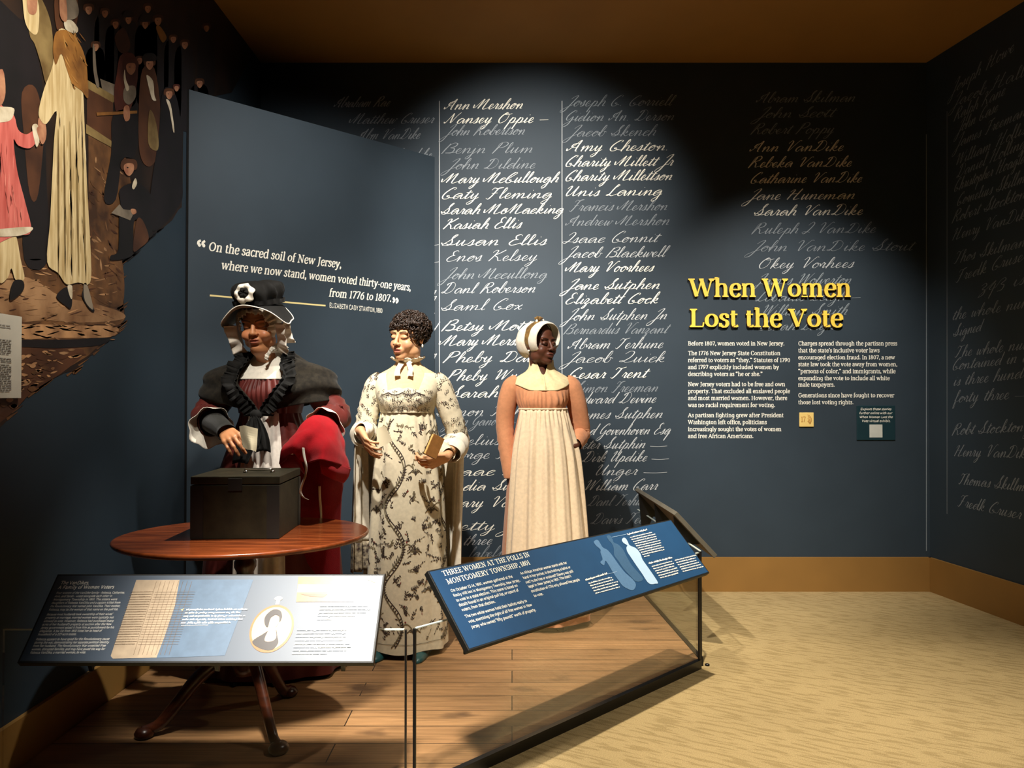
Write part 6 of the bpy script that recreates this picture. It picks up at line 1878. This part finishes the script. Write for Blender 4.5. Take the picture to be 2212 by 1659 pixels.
# head: hair edge, cap brim, gold wrap and gathered back
M['hair3'] = mat('black_hair', '#15100e', rough=.6, var=.4, vscale=120)
mb = hair_shell(H3, (0, .024, .036), (.082, .098, .088), lambda p: not (p.y < -.030 and p.z < .058 - .15 * abs(p.x)) and p.z > -.05 and not (p.y < -.01 and p.z < -.01), amp=.003, fr=90)
mb.build('hair', M['hair3'], person3, smooth=True)
def caprings(rows, a0=-40, a1=220, n=44, wob=.0, seed=0):
    out = []
    for i, (y, rx, rz, cz) in enumerate(rows):
        out.append([H3.w(((rx + wob * math.sin(9 * t + seed + i)) * math.cos(t), y + .012 * (1 - math.sin(t)) * (1 if y < .02 else 0), cz + (rz + wob * math.sin(7 * t + i)) * math.sin(t))) for t in [R(a0 + (a1 - a0) * j / n) for j in range(n + 1)]])
    return out
mb = MB().loft(caprings([(-.080, .088, .086, .030), (-.068, .094, .095, .030), (-.045, .096, .100, .030), (-.018, .092, .098, .030), (-.010, .088, .094, .030)], -48, 228, wob=.0012), False, False)
mb.build('cap_brim', M['capwhite'], person3, smooth=True, solid=.002)
M['goldwrap'] = cloth('gold_brown_wrap', '#8c6a34', col2='#3c2814', vs=22)
mb = MB().loft(caprings([(-.022, .088, .095, .030), (-.005, .091, .099, .031), (.018, .091, .099, .032), (.040, .088, .095, .032)], -42, 222, wob=.0015), False, False)
mb.build('head_wrap', M['goldwrap'], person3, smooth=True, solid=.002)
mb = MB().loft(caprings([(.030, .090, .097, .030), (.050, .098, .104, .026), (.080, .100, .104, .020), (.110, .088, .090, .014), (.130, .060, .060, .010), (.138, .006, .006, .010)], -70, 250, wob=.002, seed=2), False, False)
mb.build('cap_back', M['capwhite'], person3, smooth=True, solid=.002)
mb = MB(); kc = H3.w((-.01, .005, .134))
for a in range(6):
    d = Vector((math.cos(a * 1.05), .5 * math.sin(a * 1.05), .6 + .4 * math.sin(a * 2.1))).normalized()
    mb.tube([kc, kc + d * .016 + Vector((0, 0, .006)), kc + d * .028], [.007, .008, .002], n=8)
mb.build('wrap_knot', M['goldwrap'], person3, smooth=True)
mb = MB()
for p in ((-.034, -.006, .130), (.014, -.006, .136)):
    MB().ell(H3.w(p), (.007, .007, .009), 10, 8).build('cap_pearl', M['pearl'], person3, smooth=True)
MB().ell(H3.w((-.080, .004, -.040)), (.005, .005, .006), 10, 8).build('earring', M['pearl'], person3, smooth=True)
for x in (-1, 1):
    mb = MB(); rings = []
    for i in range(10):
        u = i / 9; w_ = .042 * (1 - u ** 2.2) ** .5 + .003; hgt = .055 * (1 - u) ** .6 + .010
        c = Vector((x * .085, -.22 * u, 0))
        rings.append([c + Vector((w_ * math.cos(t), 0, .002 + hgt * max(0, math.sin(t)))) for t in [PI * j / 10 for j in range(11)]])
    mb.loft(rings, True, True); mb.build('shoe', M['blackmatte'], person3, smooth=True)
# ================================================================== the older woman behind the table: black shawl and bonnet
M['skin1'] = skin_mat('ruddy_skin', '#c88a5e', '#9c5044', '#54392a', '#b8643e')
W1 = Vector((-1.10, 3.50, PZ))
H1 = Head((-.024, -.075, 1.555), yaw=-3, pitch=12, roll=-3, sc=.98)
f = Field((-.34, -.46, 0), (.38, .18, 1.70), VOX)
grow_body(f, neck=H1.w((0, .022, -.075)), sh=1.345, sw=.165, bust=.06, belly=.02)
H1.grow(f, 'down', 1.12, .75, old=True, cheek=1.1)
f.cap(H1.w((0, -.03, -.115)), (0, -.02, 1.40), .03, .045, .03)
E1r, K1r = Vector((-.262, -.06, 1.135)), Vector((-.115, -.258, 1.098))
E1l, K1l = Vector((.295, -.01, 1.135)), Vector((.225, -.24, 1.09))
for sx, el, wr in ((-.165, E1r, K1r), (.165, E1l, K1l)):
    f.cap((sx * .95, .01, 1.31), el, .036, .033, .03); f.cap(el, wr, .037, .025, .02)
grow_hand(f, K1r + Vector((.004, -.005, -.002)), Vector((.56, -.55, -.42)), Vector((.10, .72, -.62)), 1, ((.35, .45, .3), (.35, .45, .3), (.4, .5, .3), (.5, .55, .35)), ((.030, .045, .020), (.030, .070, .034), (.018, .092, .042)))
grow_hand(f, K1l, Vector((-.10, -.30, -1)), Vector((-.8, .5, 0)), -1, ((.3, .4, .3),) * 4, ((.034, .045, .012), (.036, .072, .02), (.030, .096, .026)))
person1 = body_mesh('mannequin', f, H1, M['skin1'], W1, 0.0); del f
tag(person1, 'older woman mannequin in black bonnet and shawl behind the round table', 'mannequin', 'three women mannequins')
M['burgundy'] = cloth('burgundy_silk', '#5a241f', rough=.45, sheen=.03, bump=.1)
M['crape'] = cloth('black_crape', '#1f1b14', rough=.95, var=.45, vs=45, sheen=.05, bump=.1, bs=300)
M['blacksilk'] = cloth('black_silk', '#11100e', rough=.8, sheen=.03)
M['linen1'] = cloth('white_linen', '#e9e2d2')
M['apron1'] = cloth('white_apron_cotton', '#ddd4c8')
M['graystraw'] = cloth('grey_brim_lining', '#8d8576', bump=.2, bs=250)
M['gauze'] = cloth('white_gauze', '#ddd3c4', rough=.8)
M['mitt'] = cloth('dark_green_black_knit', '#1b1b16', bump=.5, bs=420)
SK1 = Surf([(.02, .0, .02, .34, .235), (.4, .0, .02, .315, .215), (.72, 0, .02, .28, .195), (.9, 0, .018, .235, .175), (1.05, 0, .012, .175, .150), (1.13, 0, .008, .140, .128), (1.17, 0, .006, .130, .122)], gather(1.16, .014, 9))
mb = MB(); SK1.sheet(mb, 0, 2 * PI, .02, 1.17, 130, 44); mb.build('gown_skirt', M['burgundy'], person1, smooth=True)
BO1 = torso([(1.13, 0, .005, .132, .122), (1.18, 0, .003, .140, .124), (1.24, 0, 0, .160, .124), (1.29, 0, .002, .172, .116), (1.33, 0, .006, .170, .100), (1.36, 0, .010, .145, .085), (1.385, 0, .012, .105, .074), (1.41, 0, .012, .074, .066), (1.44, 0, .008, .062, .060), (1.46, 0, .006, .058, .056)], bz=1.245, bh=.026,
            fold=lambda t, z: (.004 * math.sin(40 * t + 5 * math.sin(3 * t) + 20 * (z - 1.2)) if dz(t) < .9 else 0))
mb = MB(); BO1.sheet(mb, 0, 2 * PI, 1.16, 1.36, 190, 28, .003); mb.build('gown_bodice', M['burgundy'], person1, smooth=True)
for nm, pth, rad, sd in (('sleeve', [(-.14, .012, 1.335), (-.185, .008, 1.30), (-.232, -.015, 1.22), E1r + Vector((-.006, .012, .012)), E1r.lerp(K1r, .22) + Vector((0, 0, .004)), E1r.lerp(K1r, .36)], [.048, .060, .068, .066, .064, .062], 2),
                         ('sleeve', [(.14, .012, 1.335), (.185, .010, 1.30), (.245, .01, 1.22), E1l + Vector((.006, .012, .012)), E1l.lerp(K1l, .22) + Vector((0, 0, .004)), E1l.lerp(K1l, .36)], [.048, .060, .068, .066, .064, .062], 5)):
    mb, _, _ = sleeve(pth, rad, creases=((.7, .25),), amp=.007, seed=sd); mb.build(nm, M['burgundy'], person1, smooth=True)
# white flared cuffs
for el, wr, s_ in ((E1r, K1r, -1), (E1l, K1l, 1)):
    ax_ = (wr - el).normalized(); c = el.lerp(wr, .30); a = Vector((0, 0, 1)); a = (a - ax_ * a.dot(ax_)).normalized(); b_ = ax_.cross(a)
    mb = MB(); rings = []
    for i in range(8):
        u = i / 7; ring = []
        for j in range(48):
            t = 2 * PI * j / 48
            r = .062 + .030 * u ** .8 + .006 * u * math.sin(7 * t + s_)
            ring.append(c + ax_ * (.055 * u * (1 + .25 * math.cos(t))) + (a * math.cos(t) * r + b_ * math.sin(t) * r) + Vector((s_ * .022 * u, 0, -.016 * u)))
        rings.append(ring)
    mb.loft(rings, False); mb.build('cuff', M['linen1'], person1, smooth=True, solid=.0015)
mb, _, _ = sleeve([E1r.lerp(K1r, .25), E1r.lerp(K1r, .6), E1r.lerp(K1r, .92), K1r + Vector((.012, -.013, -.008)), K1r + Vector((.022, -.025, -.015))], [.049, .045, .039, .037, .039], n=24, amp=.0015, seed=1)
mb.build('mitt', M['mitt'], person1, smooth=True, solid=.002)
# fichu
def ft(t):
    d = math.atan2(math.sin(t + PI / 2), math.cos(t + PI / 2))
    return 1.462 - .075 * math.exp(-((d - .05) / .25) ** 2)
mb = MB(); FI1 = torso([tuple(r) for r in BO1.T[::8].tolist()], bz=1.245, bh=.026, fold=lambda t, z: .0025 * math.sin(7 * t + 50 * (z - 1.3) * (1 if math.cos(t) > 0 else -1)))
FI1.sheet(mb, 0, 2 * PI, 1.312, ft, 110, 22, .008); mb.build('fichu', M['linen1'], person1, smooth=True, solid=.002)
mb = MB(); ruffle(mb, [Vector((.062 * math.cos(t), -.018 + .062 * math.sin(t), 1.442 + .014 * math.sin(t))) for t in [R(-75) + R(330) * i / 18 for i in range(19)]], lambda t, p: Vector((p.x, p.y + .018, .05)), .022, .004, 19)
ruffle(mb, [(.062, -.045, 1.468), (.045, -.082, 1.445), (.030, -.104, 1.420), (.024, -.118, 1.392)], (-.6, -.6, .5), .018, .005, 7)
mb.build('collar_ruffle', M['linen1'], person1, smooth=True, solid=.001)
# apron
mb = MB(); SA1 = Surf(SK1.T[::8].tolist(), lambda t, z: gather(1.16, .014, 9)(t, z) + .004 * math.sin(30 * t) * (1 if z < 1.13 else .3))
SA1.sheet(mb, -PI / 2 - .42, -PI / 2 + .55, .15, 1.168, 60, 34, .012, closed=False); mb.build('apron', M['apron1'], person1, smooth=True, solid=.0015)
# black crape shawl: a cape over both shoulders that closes in a v and ties at the waist
SHW = Surf([(1.10, 0, .01, .150, .140), (1.16, 0, .01, .185, .150), (1.20, 0, .008, .288, .148), (1.26, 0, .008, .306, .152), (1.31, 0, .008, .298, .146), (1.345, 0, .010, .272, .128), (1.375, 0, .012, .222, .108), (1.41, 0, .014, .130, .088), (1.445, 0, .014, .078, .074)],
           lambda t, z: .005 * math.sin(6 * t + 30 * z) + .010 * math.sin(70 * (z - 1.15) + 2 * math.sin(4 * t)) * abs(math.cos(t)), 2.3)
def gap(z): return max(.03, .62 * min(1, max(0, (z - 1.165) / .16)))   # half opening angle of the v
mb = MB()
for sd in (-1, 1):
    rings = []
    for i in range(37):
        z = 1.17 + (1.437 - 1.17) * i / 36; ring = []
        g_ = gap(z) * (1.0 if z < 1.37 else 1 + (z - 1.37) * 6)
        for j in range(61):
            u = j / 60; t = -PI / 2 + sd * (g_ + (PI - g_) * u)
            zz2 = z if z > 1.30 else 1.30 - (1.30 - z) * (1 - .35 * math.sin(PI * min(1, u * 1.5)) * 0)
            bustf = .028 * math.exp(-((dz(t) - .5) / .4) ** 2 - ((z - 1.25) / .06) ** 2)
            low = 1.17 + .05 * max(0, math.cos(t) * sd) ** 2
            zf = low + (1.437 - low) * i / 36
            ring.append(SHW.p(t, zf, .002 + bustf))
        rings.append(ring)
    mb.loft(rings, False, False)
mb.build('shawl', M['crape'], person1, smooth=True, solid=.002)
for sd in (-1, 1):
    mb = MB(); pts = []
    for i in range(15):
        z = 1.15 + .285 * i / 14; g_ = gap(z) * (1.0 if z < 1.37 else 1 + (z - 1.37) * 6); t = -PI / 2 + sd * (g_ + .02)
        pts.append(SHW.p(t, z, .012 + .028 * math.exp(-((dz(t) - .5) / .4) ** 2 - ((z - 1.25) / .06) ** 2)))
    ruffle(mb, pts, lambda t, p, s_=sd: Vector((s_, -.25, .15)), .052, .008, 15)
    ruffle(mb, pts, lambda t, p, s_=sd: Vector((-s_ * .6, -.8, 0)), .014, .004, 15)
    mb.build('shawl_ruffle', M['blacksilk'], person1, smooth=True, solid=.0012)
mb = MB()
kc = Vector((-.01, -.165, 1.155))
mb.ell(kc, (.026, .020, .024), 14, 10)
for dx, dz_, l in ((-.055, -.20, 1), (.045, -.15, 1), (-.01, -.13, 1)):
    rows_ = []
    for i in range(13):
        u = i / 12; ring = []
        for j in range(9):
            s_ = j / 8 - .5; w_ = .02 + .085 * u * (1.35 - u) * 1.6
            ring.append(kc + Vector((dx * u + s_ * w_, -.012 - .03 * u + .008 * math.sin(s_ * 18 + u * 3), dz_ * u - .02 * abs(s_) * u)))
        rows_.append(ring)
    mb.loft(rows_, False, False)
mb.build('shawl_knot', M['blacksilk'], person1, smooth=True, solid=.0012)
# cap ruffles framing the face, gauze lappets
def hp(p): return H1.w(p)
def frame_pt(a, r=1.0):   # angle from top, round the face
    return Vector((.094 * math.sin(a) * r, -.062 + .020 * (1 - math.cos(a)), .018 + .078 * math.cos(a) * (1 if abs(a) < 1.6 else 1.35)))
mb = MB(); pts = [hp(frame_pt(R(-138 + 276 * i / 22))) for i in range(23)]
fc = hp((0, -.03, .0)); fd = H1.r @ Vector((0, -1, 0))
ruffle(mb, pts, lambda t, p: (fc - p).normalized() * .62 + fd * .75, .044, .009, 15, rows=5)
mb.build('cap_ruffle', M['gauze'], person1, smooth=True, solid=.0012)
mb = hair_shell(H1, (0, .03, .034), (.090, .100, .092), lambda p: not (p.y < -.030 and p.z < .085) and p.z > -.10, amp=.003); mb.build('cap', M['gauze'], person1, smooth=True)
for sx in (-1, 1):
    mb = MB()
    ruffle(mb, [hp((sx * .084, -.056, .008)), hp((sx * .088, -.050, -.03)), hp((sx * .086, -.040, -.065)), hp((sx * .074, -.022, -.105)), hp((sx * .066, .0, -.125))], lambda t, p, s_=sx: (H1.r @ Vector((s_ * 1, -.4 + .3 * t, -.35 - .3 * t))), .050, .0065, 4, rows=8)
    ruffle(mb, [hp((sx * .082, -.02, -.005)), hp((sx * .090, -.01, -.04)), hp((sx * .086, .0, -.09))], lambda t, p, s_=sx: (H1.r @ Vector((s_ * .9, .3, -.45))), .056, .006, 3, rows=8)
    mb.build('cap_lappet', M['gauze'], person1, smooth=True, solid=.001)
# bonnet
mb = MB(); rings = []; rings2 = []
for i in range(9):
    u = i / 8; ring = []; r2 = []
    for j in range(72):
        t = 2 * PI * j / 72; fr = max(0, -math.sin(t))
        rx, ry = .098 + .052 * u, .112 + (.036 + .012 * fr) * u; yo = -.062 * u * math.cos(t) ** 2 * (1 if math.sin(t) < .3 else .4)
        z = .086 - u * (.078 * math.cos(t) ** 2 + .010) + .022 * fr * u + .003 * math.sin(6 * t) * u
        ring.append(hp((rx * math.cos(t), .018 + yo + ry * math.sin(t), z + .004))); r2.append(hp((rx * math.cos(t) * .995, .018 + yo + ry * math.sin(t) * .995, z)))
    rings.append(ring); rings2.append(r2)
bon = MB().loft(rings, False).build('bonnet_brim', M['blacksilk'], person1, smooth=True)
MB().loft(rings2, False).build('brim_lining', M['graystraw'], person1, smooth=True)
MB().tube(rings[-1] + [rings[-1][0]], .0028, n=6, cap=False).build('brim_binding', M['linen1'], person1, smooth=True)
mb = MB(); rings = []
for i in range(15):
    u = i / 14; ring = []
    for j in range(72):
        t = 2 * PI * j / 72
        pr = [.100, .104, .108, .112, .116, .120, .122, .121, .117, .110, .098, .082, .060, .034, .004][i]
        zz3 = .078 + [0, .012, .024, .036, .048, .058, .070, .080, .090, .099, .106, .112, .116, .118, .118][i]
        w_ = .012 * math.sin(9 * t + 2 * math.sin(2 * t) + u * 3) * math.sin(PI * u) + .006 * noise.noise(Vector((math.cos(t) * 3, math.sin(t) * 3, u * 4)))
        ring.append(hp(((pr + w_) * math.cos(t) * .88, .024 + (pr + w_) * math.sin(t) * 1.04, zz3 + .5 * w_)))
    rings.append(ring)
mb.loft(rings, True); mb.build('bonnet_crown', M['blacksilk'], person1, smooth=True)
mb = MB()
ruffle(mb, [hp((.112 * math.cos(t), .024 + .122 * math.sin(t), .094)) for t in [2 * PI * i / 20 for i in range(20)]], lambda t, p: H1.r @ Vector((0, -.1, 1)), .02, .003, 18, closed=True)
mb.build('bonnet_band', M['blacksilk'], person1, smooth=True)
fcx = hp((-.006, -.112, .150)); fn = (H1.r @ Vector((-.05, -1, .32))).normalized(); fu = (H1.r @ Vector((1, 0, 0))); fu = (fu - fn * fu.dot(fn)).normalized(); fv = fn.cross(fu)
for nm, m_, r0, r1, wv in (('bonnet_rosette', 'linen1', .016, .044, .0075), ('rosette_centre', 'blacksilk', .0, .025, .006)):
    mb = MB(); rows_ = []
    for i in range(9):
        u = i / 8; ring = []
        for j in range(60):
            t = 2 * PI * j / 60; r = r0 + (r1 - r0) * u
            ring.append(fcx + (fu * math.cos(t) + fv * math.sin(t)) * r * (1 + .07 * math.sin(6 * t) * u) + fn * (.008 + .012 * math.sin(PI * u) + wv * math.sin(6 * t + 2.5 * u) * u + (.006 if r0 == 0 else 0)))
        rows_.append(ring)
    mb.loft(rows_, False); mb.build(nm, M[m_], person1, smooth=True, solid=.0015)

# slip of paper in her right hand
YW = 3.135
def drape(rows, nu=6, nv=6):
    g = [[at_y(x, y, Y) for x, y, Y in r] for r in rows]
    cols = [cr_spline([tuple(p) for p in r], nu) for r in g]
    out = []
    for j in range(len(cols[0])):
        out.append(cr_spline([c[j] for c in cols], nv))
    return [[out[j][i] for j in range(len(out))] for i in range(len(out[0]))]
mb = MB().loft(drape([[(517, 921, YW), (528, 919, YW - .02), (540, 922, YW - .012), (557, 926, YW + .01)], [(519, 938, YW), (530, 938, YW - .015), (542, 941, YW - .008), (556, 944, YW + .008)], [(523, 956, YW), (533, 958, YW - .008), (543, 960, YW - .016), (555, 962, YW + .004)], [(525, 966, YW), (534, 971, YW - .005), (543, 972, YW - .02), (553, 976, YW)]], 4, 4), False, False)
o = mb.build('folded_paper', M['paper'], smooth=False, solid=.0006)
tag(o, 'folded cream ballot in the older mannequin\'s hand above the box', 'paper')
# red cloak over her left forearm
M['redwool'] = cloth('red_wool', '#9a0e18', rough=.95, sheen=.05, bump=.3, bs=350)
M['redlining'] = cloth('dark_red_wool', '#7a0c15', rough=.95, sheen=.05, bump=.3, bs=350)
cloak = empty('cloak', (-.83, 3.25, 1.05))
tag(cloak, 'bright red wool cloak draped over the older mannequin\'s forearm', 'cloak')
def cput(mb_, nm, m_, so):
    o = mb_.build(nm, m_, smooth=True, solid=so); o.parent = cloak; o.matrix_parent_inverse = Matrix.Translation(-cloak.location); return o
cput(MB().loft(drape([[(652, 965, 3.40), (672, 932, 3.42), (697, 915, 3.46), (722, 922, 3.50), (738, 945, 3.49)],
                      [(640, 938, 3.20), (660, 912, 3.22), (688, 899, 3.29), (715, 903, 3.35), (733, 918, 3.40)],
                      [(622, 955, 3.12), (648, 936, 3.13), (684, 926, 3.17), (718, 936, 3.22), (742, 955, 3.33)],
                      [(609, 975, 3.09), (637, 958, 3.07), (668, 966, 3.12), (706, 966, 3.10), (749, 985, 3.29)],
                      [(604, 1001, 3.12), (632, 980, 3.07), (662, 1000, 3.12), (700, 994, 3.06), (756, 1013, 3.27)]], 7, 7), False, False), 'cloak_front', M['redwool'], .004)
wrinkle(cloak.children[0], .012, 11, 3)
cput(MB().loft(drape([[(690, 992, 3.07), (720, 999, 3.13), (757, 1012, 3.26)], [(692, 1010, 3.07), (722, 1018, 3.12), (752, 1030, 3.25)], [(694, 1022, 3.10), (720, 1036, 3.14), (742, 1043, 3.26)]], 6, 6), False, False), 'turned_hem', M['redwool'], .004)
cput(MB().loft(drape([[(604, 1000, 3.13), (618, 986, 3.10), (636, 982, 3.09), (650, 992, 3.12)], [(608, 1011, 3.15), (622, 1000, 3.13), (640, 1000, 3.12), (656, 1015, 3.14)], [(618, 1016, 3.20), (630, 1010, 3.19), (646, 1012, 3.19), (662, 1030, 3.2)]], 5, 5), False, False), 'turned_edge', M['redwool'], .004)
cput(MB().loft(drape([[(612, 985, 3.22), (650, 960, 3.22), (690, 960, 3.24), (745, 985, 3.36)], [(628, 1030, 3.27), (660, 1030, 3.25), (700, 1035, 3.26), (742, 1040, 3.38)], [(640, 1075, 3.33), (668, 1078, 3.31), (704, 1080, 3.32), (738, 1076, 3.40)], [(644, 1150, 3.37), (675, 1150, 3.36), (708, 1150, 3.37), (735, 1150, 3.42)], [(644, 1260, 3.38), (675, 1260, 3.38), (708, 1260, 3.39), (735, 1260, 3.43)]], 6, 6), False, False), 'cloak_back', M['redlining'], .004)
def ribbon3(pts, wd, nm):
    P_ = [at_y(*p) for p in pts]; P_ = [Vector(p) for p in cr_spline([tuple(p) for p in P_], 6)]
    rows_ = []
    for i, p in enumerate(P_):
        tw = .5 * math.sin(i * .28); rows_.append([p + Vector((math.cos(tw), math.sin(tw), 0)) * wd * s_ for s_ in (-.5, -.17, .17, .5)])
    cput(MB().loft(rows_, False, False), nm, M['linen1'], .0008)
ribbon3([(655, 967, 3.04), (657, 985, 3.035), (661, 1005, 3.03), (660, 1025, 3.03), (652, 1048, 3.03), (649, 1063, 3.03), (655, 1074, 3.03), (665, 1079, 3.03)], .010, 'tie_ribbon')
ribbon3([(690, 1050, 3.245), (691, 1075, 3.28), (693, 1100, 3.30), (694, 1125, 3.31)], .010, 'tie_ribbon')
for x in (-1, 1):
    mb = MB(); rings = []
    for i in range(10):
        u = i / 9; w_ = .042 * (1 - u ** 2.2) ** .5 + .003; hgt = .055 * (1 - u) ** .6 + .010
        c = Vector((x * .085, -.22 * u, 0))
        rings.append([c + Vector((w_ * math.cos(t), 0, .002 + hgt * max(0, math.sin(t)))) for t in [PI * j / 10 for j in range(11)]])
    mb.loft(rings, True, True); mb.build('shoe', M['blackmatte'], person1, smooth=True)
